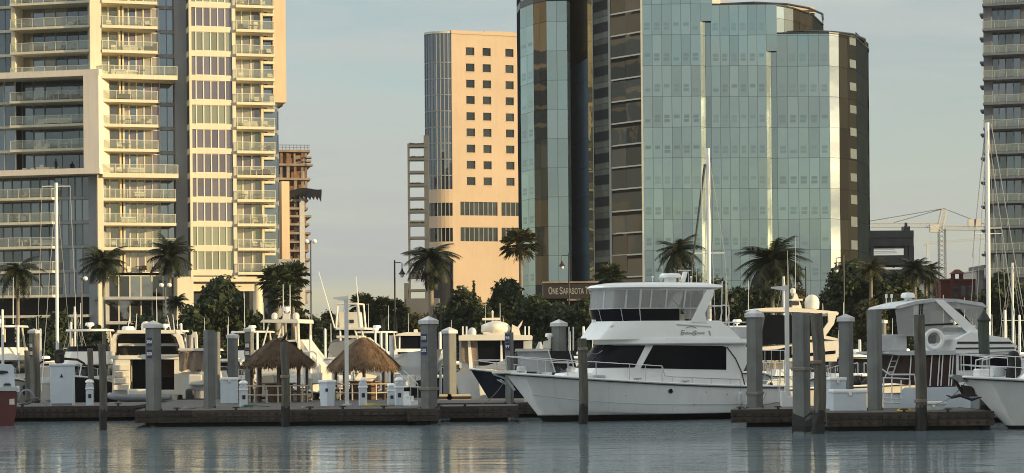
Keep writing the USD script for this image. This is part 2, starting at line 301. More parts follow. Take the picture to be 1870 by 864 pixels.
def ray(px, py):
    u, v = px - U0, V0 - py
    return (u * CR + v * SR) / F, (-u * SR + v * CR) / F
def W(px, py, D): a, b = ray(px, py); return np.array([a * D, D, EYE + b * D])
def PX(x, D): return U0 + x / D * F
class Fr:
    """A thing's own frame: x along its front, y into it, z up; at() meets the line of sight through a photo pixel with the plane y = const."""
    def __init__(s, x, D, z0=0.0, rot=0.0): s.o = np.array([x, D, z0], float); s.rot = rot; s.c, s.s = math.cos(math.radians(rot)), math.sin(math.radians(rot))
    def at(s, px, py, y=0.0):
        a, b = ray(px, py); x0, y0, z0 = s.o
        t = (y + y0 * s.c - x0 * s.s) / (s.c - a * s.s); dx, dy = a * t - x0, t - y0
        return dx * s.c + dy * s.s, EYE + b * t - z0
    def x(s, px, y=0.0, py=400): return s.at(px, py, y)[0]
    def z(s, py, y=0.0, px=935): return s.at(px, py, y)[1]
    def poly(s, pts, y): return [s.at(p[0], p[1], y) for p in pts]
    def world(s, p): return np.array([s.o[0] + p[0] * s.c - p[1] * s.s, s.o[1] + p[0] * s.s + p[1] * s.c, s.o[2] + p[2]])
def frame_px(px, D, z0=0.0, rot=0.0, py=640): return Fr(ray(px, py)[0] * D, D, z0, rot)

# ------------------------------------------------------------------ ground and water
def sheet(name, pts, z, material, kind='structure', label=None):
    v = [(x, y, z) for x, y in pts]
    return obj(name, (v, [(0, i, i + 1) for i in range(1, len(v) - 1)]), material, None, kind=kind, label=label)
sheet('water', [(-900, -300), (900, -300), (900, 206), (-900, 206)], 0.0, 'water')
sheet('ground', [(-6000, 205.4), (6000, 205.4), (6000, 9000), (-6000, 9000)], 1.9, 'asphalt_ground')
MB().box(-900, 900, 205, 205.6, -2, 2.25).build('seawall', 'seawall_conc', None, kind='structure')
sheet('lawn', [(-220, 207), (220, 207), (220, 262), (-220, 262)], 1.91, 'grass')
# the shore on the right, outside the frame, with an unseen block added to cast evening shade over the front docks
sheet('shore', [(70, -220), (900, -220), (900, 130), (90, 112), (70, 40)], 1.4, 'asphalt_ground')
_b = thing('shore_building', 'plain pale building added right of the frame to shade the docks', 'building', (0, 0, 1.4))
def _shade_block():
    m = MB(); m.plan([(100, 80.3), (126, 69.3), (126, 35), (100, 46)], 0, 22.5); m.build('wall', 'pale_wall', _b)
    MB().plan([(99.5, 81.0), (126.5, 69.6), (126.5, 34.4), (99.5, 45.5)], 22.5, 23.0).build('roof', 'roof_dark', _b)
    for k in range(6):
        MB().box(99.9, 100.1, 47, 79, 2 + k * 3.2, 3.6 + k * 3.2).build('window_band', 'pane_dark', _b)
_shade_block()

def window_set(parent, x0, x1, z0, z1, y, n, pmat, mull='mullion_white', mw=0.10, frame=True, jit=0.0, rng=random, gaps=None):
    """n panes between x0 and x1, each a part, with the frame bars round them joined into one frame part."""
    w = (x1 - x0) / n; fr = MB()
    for i in range(n):
        a, b = x0 + i * w + mw / 2, x0 + (i + 1) * w - mw / 2
        m = pmat if isinstance(pmat, str) else pmat[rng.randrange(len(pmat))]
        t = [rng.uniform(-jit, jit) for _ in range(2)]
        MB().hexa([(a, y + t[0], z0), (b, y - t[0], z0), (b, y + .04 - t[0], z0), (a, y + .04 + t[0], z0), (a, y + t[0] + t[1], z1), (b, y - t[0] + t[1], z1), (b, y + .04 - t[0] + t[1], z1), (a, y + .04 + t[0] + t[1], z1)]).build('pane', m, parent)
    if frame:
        for i in range(n + 1): fr.box(x0 + i * w - mw / 2, x0 + i * w + mw / 2, y - 0.08, y + 0.06, z0 + .002, z1 - .002)
        fr.box(x0, x1, y - 0.05, y + 0.05, z0 - .06, z0 + .06).box(x0, x1, y - 0.05, y + 0.05, z1 - .05, z1 + .05)
        fr.build('window_frame', mull, parent)

def balcony(parent, x0, x1, y0, y1, z, slab_t=0.32, rail=True, slab='condo_slab', side=(True, True), rail_h=1.08, nose=0.0):
    """A balcony: slab with a shadow-gap soffit, glass rail panels and a cream handrail with posts."""
    s = MB().box(x0 - nose, x1 + nose, y0, y1, z - slab_t, z).build('balcony_slab', slab, parent)
    if not rail: return s
    g = MB().box(x0 + .02, x1 - .02, y0 + .06, y0 + .09, z + .08, z + rail_h - .05); h = MB().box(x0, x1, y0 + .03, y0 + .12, z + rail_h - .05, z + rail_h)
    n = max(2, int((x1 - x0) / 1.45))
    for i in range(n + 1):
        q = x0 + .05 + (x1 - x0 - .1) * i / n; h.box(q - .025, q + .025, y0 + .05, y0 + .10, z, z + rail_h - .05)
    for k, q in ((0, x0 + .06), (1, x1 - .09)):
        if side[k]:
            g.box(q, q + .03, y0 + .1, y1, z + .08, z + rail_h - .05); h.box(q - .02, q + .05, y0 + .1, y1, z + rail_h - .05, z + rail_h)
    gp = g.build('railing', 'rail_glass', parent); h.build('handrail', 'mullion_white', gp)
    return s

# ------------------------------------------------------------------ the condominium on the left
def left_condo():
    rng = random.Random(5)
    f = frame_px(390, 270, 1.9, 16)
    t = thing('condo_tower', 'tall cream condominium tower with glass balconies filling the left side', 'tower', f.o, f.rot)
    zc = [f.z(8 + 44.45 * k, 0, 390) for k in range(-3, 12)]                  # floor levels, top down
    fh = zc[0] - zc[1]
    X = lambda px, y=0.0: f.x(px, y, 300)
    c0, c1, d0, d1 = X(347), X(430), X(430), X(502)
    # the glazed bay (zone C)
    for k, z in enumerate(zc):
        MB().box(c0, c1, 0.0, 4.0, z - .42, z + .26).build('spandrel', 'condo_white', t)
        if k == len(zc) - 1: break
        tone = ['pane_purple', 'pane_green', 'pane_purple', 'pane_purple', 'pane_green', 'pane_purple', 'pane_purple', 'pane_purple', 'pane_purple', 'pane_green', 'pane_green'][(k - 3) % 11]
        zt, zb = z - .42, zc[k + 1] + .26
        window_set(t, c0 + .85, c1 - 1.15, zb, zt, 0.16, 4, tone, mw=.13, rng=rng, jit=.01)
        window_set(t, c0 + .3, c0 + .85, zb, zt, 0.16, 1, tone, mw=.08, rng=rng, frame=False)
        window_set(t, c1 - 1.15, c1 - .35, zb, zt, 0.16, 1, tone, mw=.1, rng=rng, frame=False)
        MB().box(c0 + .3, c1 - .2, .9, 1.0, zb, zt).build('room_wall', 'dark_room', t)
        # the corner glazing that turns back to the left
        MB().box(c0 + .02, c0 + .06, .35, 3.6, zb, zt).build('pane', 'pane_dark', t)
    zt, zb = zc[0] + 1, zc[-1] - .42
    MB().box(c0 - .003, c0 + .3, -.06, .3, zb - .15, zt).build('pier', 'condo_white', t)
    MB().box(c1 - .32, c1 + .12, -.10, 2.6, zb - .15, zt).build('pier', 'condo_white', t)
    # soffit beam, lobby, round column under it
    MB().box(c0, d1 + .2, -.05, 8, zb - .75, zb - .15).build('soffit_beam', 'condo_white', t)
    MB().box(c0 + .2, X(472), 1.0, 1.6, zb - 1.9, zb - 1.0).build('canopy_beam', 'condo_white', t)
    MB().lathe([(.62, 0), (.62, zb - .75)], (X(472), 1.4, 0), 16).build('round_column', 'condo_white', t, smooth=40)
    MB().box(X(322), c0 + .3, -.02, 3.5, f.z(595, 0, 335), zb - .15).build('base_pier', 'condo_white', t)
    MB().box(c0 + .3, d1, 6.2, 6.6, 0, zb - .75).build('lobby_glass', 'pane_lobby', t)
    for i in range(6): MB().box(c0 + 1 + i * 1.6, c0 + 1.14 + i * 1.6, 6.0, 6.2, 0, zb - .75).build('mullion', 'mullion_gray', t)
    # balcony bay (zone D)
    for k, z in enumerate(zc):
        balcony(t, d0 + .14, d1, -.55, 2.4, z, .34, slab='condo_white', side=(False, True))
        if k == 0: continue
        zt2 = zc[k - 1] - .34
        w1 = d0 + (d1 - d0) * .72
        window_set(t, d0 + .12, w1, z + .05, zt2, 2.3, 3, ['pane_beige', 'pane_green', 'pane_beige', 'pane_purple'], mw=.16, rng=rng)
        MB().box(w1, w1 + .3, 1.7, 2.6, z, zt2).build('fin', 'condo_white', t)
        MB().box(w1 + .3, d1 + 1.0, 3.6, 3.7, z, zt2).build('pane', 'pane_dark', t)
        # the narrow side balconies that turn the corner
        balcony(t, d1 - .9, d1 + .45, 2.5, 6.0, z - .5, .3, slab='condo_slab', side=(False, True), rail_h=1.0)
    # peach end wall, plain, hanging over a dark soffit
    e0, e1 = X(500, 3), X(524, 3)
    MB().box(e0, e1, 3.0, 38, f.z(187, 3, 510), zc[0] + 2).build('end_wall', 'condo_peach', t)
    MB().box(e0 - .3, X(513, 4), 6.2, 38.2, f.z(480, 4, 505), f.z(187, 3, 510)).build('end_wall', 'condo_gray', t)  # lower wall coloured grey to stand in for its shade
    for k, z in enumerate(zc[3:]):   # window slots seen only in the glass tower's reflections
        for yy, yl in ((5.6, 9.2), (15.2, 11), (26.6, 11)): MB().box(e1 - .05 if k < 5 else X(513, 4) - .05, (e1 if k < 5 else X(513, 4)) + .03, yy, yy + yl, z + .3, z + 2.62).build('side_window', 'pane_dark', t)
    MB().box(X(514, 14), X(528, 14), 14, 40, 0, f.z(331, 14, 520)).build('stair_wall', 'condo_peach', t)
    MB().box(X(503, 5), X(540, 5), 5.2, 12, 0, f.z(473, 5, 520)).build('podium', 'condo_gray', t)
    # grey blank pier and the dark glazed slot left of the bay
    MB().box(X(321, 2.5), c0 + .1, 2.5, 8, 0, zc[0] + 1).build('grey_pier', 'condo_gray', t)
    b0, b1, s1 = X(186), X(289), X(322, 3.6)
    for k in range(1, len(zc)):
        z, z2 = zc[k], zc[k - 1]
        window_set(t, X(290, 3.6), s1, z + .1, z2 - .3, 3.6, 2, 'pane_dark', 'mullion_gray', rng=rng)
        MB().box(X(289, 3.4), s1, 3.4, 4, z - .3, z + .1).build('spandrel', 'condo_gray', t)
        ledge = k in (6, 10)
        xr = X(324) if ledge else (X(320) if k > 10 else b1)
        if ledge: balcony(t, b0, xr, -.9, 3.3, z, .55, slab='condo_white')
        elif k < 14: balcony(t, b0 + .1, xr, -.5, 2.6, z, .36, slab='condo_white')
        # windows behind
        window_set(t, b0, b0 + (b1 - b0) * .34, z + .05, z2 - .36, 2.55, 2, ['pane_beige', 'pane_green'], mw=.16, rng=rng)
        window_set(t, b0 + (b1 - b0) * .40, b0 + (b1 - b0) * .80, z + .05, z2 - .36, 2.75, 3, ['pane_beige', 'pane_beige', 'pane_dark', 'pane_purple'], mw=.15, rng=rng)
        window_set(t, b0 + (b1 - b0) * .80, X(292, 3), z + .05, z2 - .36, 2.9, 2, ['pane_beige', 'pane_purple'], mw=.08, rng=rng)
        for q in (.34, .40): MB().box(b0 + (b1 - b0) * q, b0 + (b1 - b0) * q + .22, 1.6, 2.9, z, z2 - .36).build('fin', 'condo_white', t)
    # podium storeys under zone B
    zp = [zc[-1] - fh * j for j in range(0, 4)]
    for j in range(1, 4):
        MB().box(b0 - 1, X(324), .2, 4, zp[j] - .35, zp[j]).build('podium_slab', 'condo_gray', t)
        window_set(t, b0 - .5, X(322), zp[j], zp[j - 1] - .35, 3.2, 7, ['pane_lobby', 'pane_lobby', 'pane_dark'], 'mullion_white', mw=.12, rng=rng)
    # bright column at the seam
    MB().box(X(166), b0 + .05, -.35, 3.2, zc[6] - .2, zc[0] + 1).build('column', 'condo_white', t)
    MB().box(X(177), b0 + .12, -.5, 3.2, 0, zc[6] - .2).build('column', 'condo_white', t)
    MB().box(X(176, 6), X(509, 8), 8, 40, 0, zc[0] + 1).build('core_wall', 'condo_gray', t)
    return f, zc, t
F_CONDO, Z_CONDO, CONDO = left_condo()

def left_wing():
    """The wing at the frame's left edge turns away from the sun, so its balconies lie in shade."""
    rng = random.Random(9)
    p = F_CONDO.world((F_CONDO.x(178), 0, 0)); f = Fr(p[0], p[1], 1.9, -13)
    t = thing('condo_wing', 'shaded balcony wing with a big pale box frame at the left edge', 'tower', f.o, f.rot)
    zc = [f.z(3 + 44.6 * k, 0, 100) for k in range(-2, 13)]; fh = zc[0] - zc[1]
    X = lambda px, y=0.0: f.x(px, y, 300)
    zt = zc[0] + 1
    L = X(-45)
    fz1, fz0 = f.z(129, -1.4, 100), f.z(319, -1.4, 100)
    # the box frame
    MB().box(L, X(182, -1.4), -1.4, 1.8, fz1 - .75, fz1).build('frame_beam', 'frame_beige', t)
    MB().box(L, X(182, -1.4), -1.4, 1.8, fz0, fz0 + .70).build('frame_beam', 'frame_beige', t)
    MB().box(X(153, -1.4), X(181, -1.4), -1.39, 1.79, fz0 + .70, fz1 - .75).build('frame_pier', 'frame_beige', t)
    for k in range(1, len(zc)):
        z, z2 = zc[k], zc[k - 1]
        yy = (z + z2) / 2
        if yy > fz1:
            balcony(t, X(20), X(165), 0, 3.2, z, .30, slab='condo_slab', side=(True, False))
            window_set(t, X(22), X(105), z + .03, z2 - .3, 3.1, 4, ['pane_blue', 'pane_dark', 'pane_beige'], 'mullion_gray', rng=rng)
            window_set(t, X(105), X(168), z + .03, z2 - .3, 3.1, 3, ['pane_blue', 'pane_blue', 'pane_dark'], 'mullion_gray', mw=.04, rng=rng)
            window_set(t, L, X(18), z + .03, z2 - .3, 2.2, 3, ['pane_blue', 'pane_dark'], 'mullion_gray', rng=rng)
            MB().box(L, X(20), 1.6, 3, z - .3, z + .03).build('spandrel', 'condo_slab', t)
            MB().box(X(17), X(24), .8, 3.2, z, z2 - .3).build('fin', 'condo_white', t)
        elif yy > fz0:
            if z > fz0 + 1: balcony(t, X(17), X(152), .2, 3.4, z, .30, slab='condo_slab', side=(True, False))
            window_set(t, X(20), X(62), z + .03, z2 - .3, 3.3, 2, ['pane_blue', 'pane_dark'], 'mullion_gray', mw=.16, rng=rng)
            window_set(t, X(62), X(156), z + .03, z2 - .3, 3.3, 3, ['pane_blue', 'pane_blue'], 'mullion_gray', mw=.05, rng=rng)
            window_set(t, L, X(16), z + .03, z2 - .3, 2.0, 3, ['pane_blue', 'pane_dark'], 'mullion_white', mw=.12, rng=rng)
            MB().box(L, X(17), 1.0, 3.4, z - .3, z).build('spandrel', 'condo_slab', t)
        else:
            balcony(t, L, X(96), -.3, 2.6, z, .32, slab='condo_slab', side=(True, True))
            window_set(t, L, X(90), z + .03, z2 - .32, 2.5, 8, ['pane_blue', 'pane_dark', 'pane_dark'], 'mullion_gray', mw=.14, rng=rng)
            MB().box(X(88, 1), X(162, 1), .9, 2, z - .30, z + .06).build('spandrel', 'condo_gray', t)
            window_set(t, X(99, 1), X(136, 1), z + .06, z2 - .3, 1.1, 3, ['pane_blue', 'pane_blue', 'pane_dark'], 'mullion_gray', mw=.06, rng=rng)
            window_set(t, X(136, 1), X(162, 1), z + .06, z2 - .3, 1.1, 2, ['pane_dark', 'pane_blue'], 'mullion_gray', mw=.12, rng=rng)
    MB().box(X(161, .7), X(180, .7), .7, 6, 0, fz0 - .01).build('grey_pier', 'condo_gray', t)
    z = f.z(577, -.3, 80)
    MB().box(L, X(160), -.2, 3, z - .2, z + .12).build('canopy', 'condo_slab', t)
    for i in range(9): MB().box(L + i * 1.5, L + i * 1.5 + .14, 1.2, 1.5, 0, z).build('mullion', 'mullion_white', t)
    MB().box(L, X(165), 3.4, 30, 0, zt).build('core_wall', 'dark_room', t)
    MB().box(X(163, 1), X(177, 1), 3.3, 30, fz1, zt).build('core_wall', 'condo_gray', t)
    return f, zc
F_WING, Z_WING = left_wing()

# ------------------------------------------------------------------ unfinished tower behind it
def construction():
    rng = random.Random(3); D = 420
    f = frame_px(545, D, 1.9, 10)
    t = thing('unfinished_tower', 'unfinished brown concrete tower with open floors and torn black netting', 'tower', f.o, f.rot)
    X = lambda px, y=0.: f.x(px, y, 400); Z = lambda py: f.z(py, 0, 545)
    ys = [274, 299, 325, 349, 364, 379, 393, 408, 424, 440, 456, 472, 490, 510, 530, 550]
    x0 = X(510)
    for k, py in enumerate(ys):
        xr = X(566 if k < 4 else 560 + rng.choice([0, 2, 4]))
        MB().box(x0, xr + rng.uniform(0, .5), -.3, 12, Z(py) - .42, Z(py)).build('floor_slab', 'raw_concrete', t)
        if k < len(ys) - 1:
            for q in (x0 + .3, x0 + 1.5, x0 + 2.9, x0 + 4.3, xr - .9):
                MB().box(q, q + rng.uniform(.35, .6), rng.uniform(0, .6), 1.2, Z(ys[k + 1]), Z(py) - .42).build('column', rng.choice(['raw_concrete', 'raw_concrete', 'rust_form']), t)
            for q in range(4):
                a = x0 + rng.uniform(0, 4.6); h = rng.uniform(.4, .95)
                zz = Z(ys[k + 1]); MB().box(a, a + rng.uniform(.3, 1.4), rng.uniform(.3, 3), 3.4, zz, zz + h * (Z(py) - zz)).build('formwork', rng.choice(['rust_form', 'raw_concrete', 'teak']), t)
            MB().box(x0, xr - .5, 8, 8.3, Z(ys[k + 1]), Z(py) - .42).build('back_wall', 'rust_form', t)
    MB().box(X(547), X(556), -.36, 1, 0, Z(345)).build('hoist_column', 'pale_wall', t)
    m = MB()
    for i in range(9): m.tube([(x0 + i * .7, 0, Z(274)), (x0 + i * .7, 0, Z(265))], .05, 4)
    m.tube([(x0, 0, Z(265)), (X(567), 0, Z(265))], .05, 4).tube([(x0, 0, Z(269)), (X(567), 0, Z(269))], .04, 4); m.build('guard_rail', 'frame_gray', t)
    for a, b in ((286, 570), (300, 572), (293, 569)): MB().box(X(560), X(b), -.5, 2, Z(a + 3), Z(a)).build('outrigger', 'raw_concrete', t)
    # torn netting that blows out to the right
    n = 26; g = []
    for j in range(7):
        row = []
        for i in range(n):
            u = i / (n - 1); px = 529 + u * 57; py = 348 - 5 * math.sin(u * 5) * u + j / 6 * (16 - 3 * math.sin(u * 9) + 8 * max(0, u - .4)) - 6 * u + (4 * math.sin(i * 2.1) if j == 6 else 0)
            x, z = f.at(px, py, -.8); row.append((x, -.8 - .7 * math.sin(u * 7 + j * .6) - u * 1.2, z))
        g.append(row)
    m = MB().rings(g, closed=False, cap=False); v, fc = m.get()
    MB().add(np.vstack([v, v + [0, .03, 0]]), np.vstack([fc, fc[:, ::-1] + len(v)])).build('netting', 'net_black', t)
construction()

# ------------------------------------------------------------------ slim open frame with planted roof, and the cream office block
def frame_tower():
    D = 430; f = frame_px(763, D, 1.9, 0); X = lambda px, y=0.: f.x(px, y, 400); Z = lambda py: f.z(py, 0, 763)
    t = thing('frame_tower', 'slim grey open concrete frame beside the cream office block', 'tower', f.o, 0)
    for a, b, y in ((745, 748.5, 0), (775, 783, 0), (745, 748, 2.5), (775, 783, 2.5)): MB().box(X(a, 0), X(b, 0), y, y + .6, 0, Z(262 if a < 750 else 247)).build('column', 'frame_gray', t)
    for k in range(13):
        py = 264 + 24 * k
        MB().box(X(745), X(783), -.1, 3.0, Z(py) - .5, Z(py)).build('floor_slab', 'frame_gray', t)
        m = MB(); rng = random.Random(k)
        for i in range(7): m.ball((X(750 + i * 4), .4, Z(py) - .0 + .15), (.28, .25, rng.uniform(.1, .3)), 1)
        if k in (0, 1, 3, 5, 6): m.build('planter', 'leaf_dark', t)
        if k in (6, 10): MB().box(X(749), X(775), 2.2, 2.3, Z(py) + .05, Z(py) + .7).build('screen_wall', 'deck_conc', t)
    MB().box(X(737), X(744), -.5, 3, 0, Z(517)).build('chimney', 'frame_gray', t)
    MB().box(X(740), X(800), -.6, 8, 0, Z(545)).build('podium', 'frame_gray', t)
frame_tower()

def office():
    rng = random.Random(2); D = 450; f = frame_px(829, D, 1.9, 20)
    t = thing('office_block', 'cream office block with small square windows and a dark glass corner bay', 'tower', f.o, f.rot)
    X = lambda px, y=0., py=300: f.x(px, y, py); Z = lambda py, px=880: f.z(py, 0, px)
    x0, x1 = 0.0, X(1000); top = Z(64, 880)
    xs = [(X(852.5), X(868)), (X(883), X(898)), (X(924.5), X(939.5))]
    ys = [(95 + 29.55 * k) for k in range(9)]
    # wall as a grid of solid pieces round real openings
    ribs = [(369, 394), (415.5, 441)]
    wall = MB()
    def band(z0, z1, holes):
        cur = x0
        for a, b in sorted(holes):
            wall.box(cur, a, 0, .6, z0, z1); cur = b
        wall.box(cur, x1, 0, .6, z0, z1)
    zz = top
    sills = MB()
    for py in ys:
        a, b = Z(py - 7.5), Z(py + 7)
        band(a, zz, []); band(b, a, xs); zz = b
        for p, q in xs:
            w = MB().box(p, q, .32, .36, b, a).build('window', 'pane_office', t)
            MB().box(p + .003, p + .09, .2, .318, b, a).box(p + .003, q, .2, .318, b + .002, b + .09).build('window_frame', 'sign_brown', w)
            MB().box(p - .12, q + .12, -.07, .3, b - .14, b - .003).build('sill', 'office_cream', t)
    rib = [(X(840), X(908)), (X(915), X(985))]
    for a, b in ribs:
        za, zb = Z(a), Z(b); band(za, zz, []); band(zb, za, rib); zz = zb
        for p, q in rib: window_set(t, p, q, zb, za, .3, 8, 'pane_office', 'mullion_gray', mw=.16, rng=rng)
    band(0, zz, [])
    wall.build('wall', 'office_cream', t)
    m = MB()
    for px in (903,): m.box(X(px) - .05, X(px) + .05, -.004, .02, Z(345), Z(72))
    m.box(X(908.5), X(909.3), -.004, .02, Z(560), Z(470)); m.build('joint', 'office_gray', t)
    MB().box(x0 - .05, x1, -.18, .6, top, top + .7).build('parapet', 'office_cream', t)
    MB().box(x0, X(838), -.1, 6, top + .7, Z(55, 830)).build('parapet', 'office_cream', t)
    MB().box(X(905), X(960), 6, 16, top, Z(50, 925)).build('penthouse', 'tan_panel', t)
    for i in range(6): MB().box(X(908 + i * 5), X(909.5 + i * 5), 5.8, 6.05, top + .6, Z(53, 915)).build('louvre', 'sign_brown', t)
    MB().box(X(860), X(893), 9, 13, top, top + 1.3).build('roof_unit', 'tan_panel', t)
    MB().plan([(x0, .6), (x1, .6), (x1, 22), (x0 + 8.2, 22)], 0, top).build('core', 'office_cream', t)
    # curved corner bay: facets that turn to the left
    pts = [(0, 0)]
    for a in np.linspace(9, 78, 8): pts.append((-4.75 * math.sin(math.radians(a)), 4.75 * (1 - math.cos(math.radians(a)))))
    pts.append((0.2, 15)); P = np.array(pts)
    def ring(off, z0, z1, name, material, lo=0, hi=None):
        q = P[lo:hi]; nrm = np.gradient(q, axis=0); nrm = np.stack([-nrm[:, 1], nrm[:, 0]], 1); nrm /= np.linalg.norm(nrm, axis=1, keepdims=True); nrm *= 1
        o = q + nrm * -off if False else q + np.sign(off) * abs(off) * nrm
        MB().plan([tuple(p) for p in o] + [(.3, 15), (.3, o[0][1])], z0, z1).build(name, material, t)
    btop = Z(58, 800)
    def inward(off): 
        q = P.copy(); c = np.array([.5, 9.0]); d = c + [1.2, 0] - q; d /= np.linalg.norm(d, axis=1, keepdims=True); return q + d * off
    rows = [58] + [113 + 29.55 * k for k in range(8)] + [345]
    core = inward(.45)
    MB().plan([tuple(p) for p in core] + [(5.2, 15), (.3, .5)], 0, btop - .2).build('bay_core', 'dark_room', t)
    def belt(py0, py1, name, material, off=0.0):
        q = inward(off); MB().plan([tuple(p) for p in q] + [(0, 15)], Z(py1, 805), Z(py0, 805)).build(name, material, t)
    def glazing(py0, py1, material):
        q = inward(.25); z0, z1 = Z(py1, 805), Z(py0, 805)
        for i in range(len(q) - 1):
            a, b = q[i], q[i + 1]; MB().add([(*a, z0), (*b, z0), (*b, z1), (*a, z1), (a[0], a[1] + .05, z0), (b[0], b[1] + .05, z0), (b[0], b[1] + .05, z1), (a[0], a[1] + .05, z1)], [[0, 3, 2], [0, 2, 1], [4, 5, 6], [4, 6, 7]]).build('pane', material, t)
        m = MB()
        for a in inward(.18): m.box(a[0] - .07, a[0] + .07, a[1] - .07, a[1] + .07, z0, z1)
        m.build('mullion', 'mullion_gray', t)
    belt(56, 60, 'cornice', 'tower_trim')
    for i in range(len(rows) - 1):
        glazing(rows[i] + 1, rows[i + 1], 'pane_blue')
        if i < len(rows) - 2: belt(rows[i + 1] - .8, rows[i + 1] + 1.2, 'transom', 'mullion_gray', .12)
    for a, b in ((345, 370), (394, 416), (441, 473)): belt(a, b, 'spandrel', 'office_cream')
    for a, b in ((370, 394), (416, 441)): glazing(a, b, 'pane_office')
    MB().box(-1.6, .05, 3.2, 12, 0, Z(473, 810)).build('base_wall', 'office_gray', t)
office()

# ------------------------------------------------------------------ the mirror-glass tower
def glass_tower():
    rng = random.Random(11)
    o = np.array([W(1175, 500, 279.5)[0], 279.5, 1.9])
    t = thing('glass_tower', 'large teal mirror glass office tower with stepped roof and sawtooth seams', 'tower', o, 0)
    P = lambda px, D: np.array([ray(px, 300)[0] * D - o[0], D - o[1]])
    Z = lambda py, D=279.5, px=1350: EYE + ray(px, py)[1] * D - o[2]
    rows = [62.5 - 56.2 * k for k in range(2, -1, -1)] + [62.5 + 56.2 * k for k in range(1, 9)]       # horizontal joints (photo rows)
    ztop = Z(-75)
    def facet(a, b, z0, z1, material, zs, n=1, tilt=0.0, gap=.018, vision=False, name='glass_panel', skip=()):
        a, b = np.asarray(a), np.asarray(b); d = (b - a); L = np.linalg.norm(d); d = d / L; nrm = np.array([d[1], -d[0]])
        zz = sorted([z0] + [z for z in zs if z0 + .05 < z < z1 - .05] + [z1])
        for r in range(len(zz) - 1):
            vm = MB()
            for i in range(n):
                p, q = a + d * (L * i / n + gap), a + d * (L * (i + 1) / n - gap); za, zb = zz[r] + gap, zz[r + 1] - gap
                if zb - za < .1: continue
                t1, t2 = rng.gauss(0, tilt), rng.gauss(0, tilt); h = zb - za; w = L / n
                e = [nrm * (t1 * w / 2 + t2 * h / 2), nrm * (-t1 * w / 2 + t2 * h / 2), nrm * (-t1 * w / 2 - t2 * h / 2), nrm * (t1 * w / 2 - t2 * h / 2)]
                c = [p + e[0], q + e[1], q + e[2], p + e[3]]; zc = [za, za, zb, zb]
                F_ = [(*c[k], zc[k]) for k in range(4)]; B_ = [(*(c[k] - nrm * .06), zc[k]) for k in range(4)]
                MB().hexa([F_[0], F_[1], B_[1], B_[0], F_[3], F_[2], B_[2], B_[3]]).build(name, material, t)
                if vision and h > 3:
                    # two rows of clearer vision lights, darker because one sees a little into the rooms
                    for f0, f1, pr in ((.16, .26, .75), (.29, .40, .9)):
                        if rng.random() < pr:
                            s0, s1 = w * (.16 + rng.uniform(0, .08)), w * (.80 - rng.uniform(0, .08)); pr_ = nrm * .012
                            g = lambda s, zf: (*(p + d * s + nrm * (t1 * (w / 2 - s) + t2 * h * (.5 - zf)) + pr_), za + h * zf)
                            vm.hexa([g(s0, f0), g(s1, f0), (*(np.array(g(s1, f0)[:2]) - nrm * .02), za + h * f0), (*(np.array(g(s0, f0)[:2]) - nrm * .02), za + h * f0),
                                     g(s0, f1), g(s1, f1), (*(np.array(g(s1, f1)[:2]) - nrm * .02), za + h * f1), (*(np.array(g(s0, f1)[:2]) - nrm * .02), za + h * f1)])
            if vm.v: vm.build('vision_strip', 'mirror_vision', t, kind='stuff')
    zr = [Z(r) for r in rows]
    bot = Z(600)
    # main face, three planes with sawtooth steps between them
    m0, m1, m2, m3, m4, m5 = P(1175, 279.5), P(1281, 279.5), P(1289.5, 280.35), P(1401, 280.35), P(1409.5, 281.2), P(1516, 281.2)
    zA, zB, zC = ztop, Z(8, 280), Z(62, 281)
    b0, b1 = P(1303, 280.35), P(1421, 281.2)
    z1, z2 = Z(39, 280), Z(95, 281)
    facet(m0, m1, bot, zA, 'mirror_teal', zr, 6, .003, vision=True)
    facet(m1, m2, bot, z1, 'mirror_pale', zr, 1, .004)
    facet(m1, P(1303, 279.6), z1, zA, 'mirror_teal', zr, 1, .003)
    facet(m2, P(1300, 280.36), bot, z1, 'mirror_vision', zr, 1, .003)
    facet(P(1300, 280.35), m3, bot, zB, 'mirror_teal', zr, 6, .003, vision=True)
    facet(m3, m4, bot, z2, 'mirror_pale', zr, 1, .004)
    facet(m3, P(1421, 280.5), z2, zB, 'mirror_teal', zr, 1, .003)
    facet(m4, P(1420, 281.22), bot, z2, 'mirror_vision', zr, 1, .003)
    facet(P(1420, 281.2), m5, bot, zC, 'mirror_teal', zr, 5, .003, vision=True)
    # right corner: chamfer in paler glass, side facets in darkened glass, navy end
    n1, n2, n3 = P(1533.5, 282.2), P(1565, 286.2), P(1588, 297)
    facet(m5, n1, Z(522, 282), zC, 'mirror_pale', zr, 1, .003)
    facet(n1, n2, bot, Z(64, 284), 'mirror_dark', zr, 2, .010)
    d_ = (n2 - n1) / np.linalg.norm(n2 - n1); r_ = np.array([d_[1], -d_[0]])
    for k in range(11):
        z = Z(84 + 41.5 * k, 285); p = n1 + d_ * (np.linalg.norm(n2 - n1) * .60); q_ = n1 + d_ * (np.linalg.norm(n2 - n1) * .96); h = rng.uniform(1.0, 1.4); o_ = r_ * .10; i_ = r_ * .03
        MB().hexa([(*(p + o_), z), (*(q_ + o_), z), (*(q_ + i_), z), (*(p + i_), z), (*(p + i_ + o_ * .4), z + h), (*(q_ + i_ + o_ * .4), z + h), (*(q_ + i_), z + h), (*(p + i_), z + h)]).build('hinged_pane', 'mirror_pale', t)  # pale panes stand in for lit balcony ends mirrored in this facet
    facet(n2, n3, bot, Z(68, 290), 'navy_darkened', zr, 1, 0)
    MB().plan([tuple(m5 + [.4, .7]), tuple(n1 + [-.1, .5]), tuple(n2 + [-.15, .5]), tuple(n3 + [-.3, 0]), tuple(n3 + [-.3, 22]), tuple(m5 + [.4, 22])], 0, Z(66, 285)).build('core', 'navy_darkened', t)
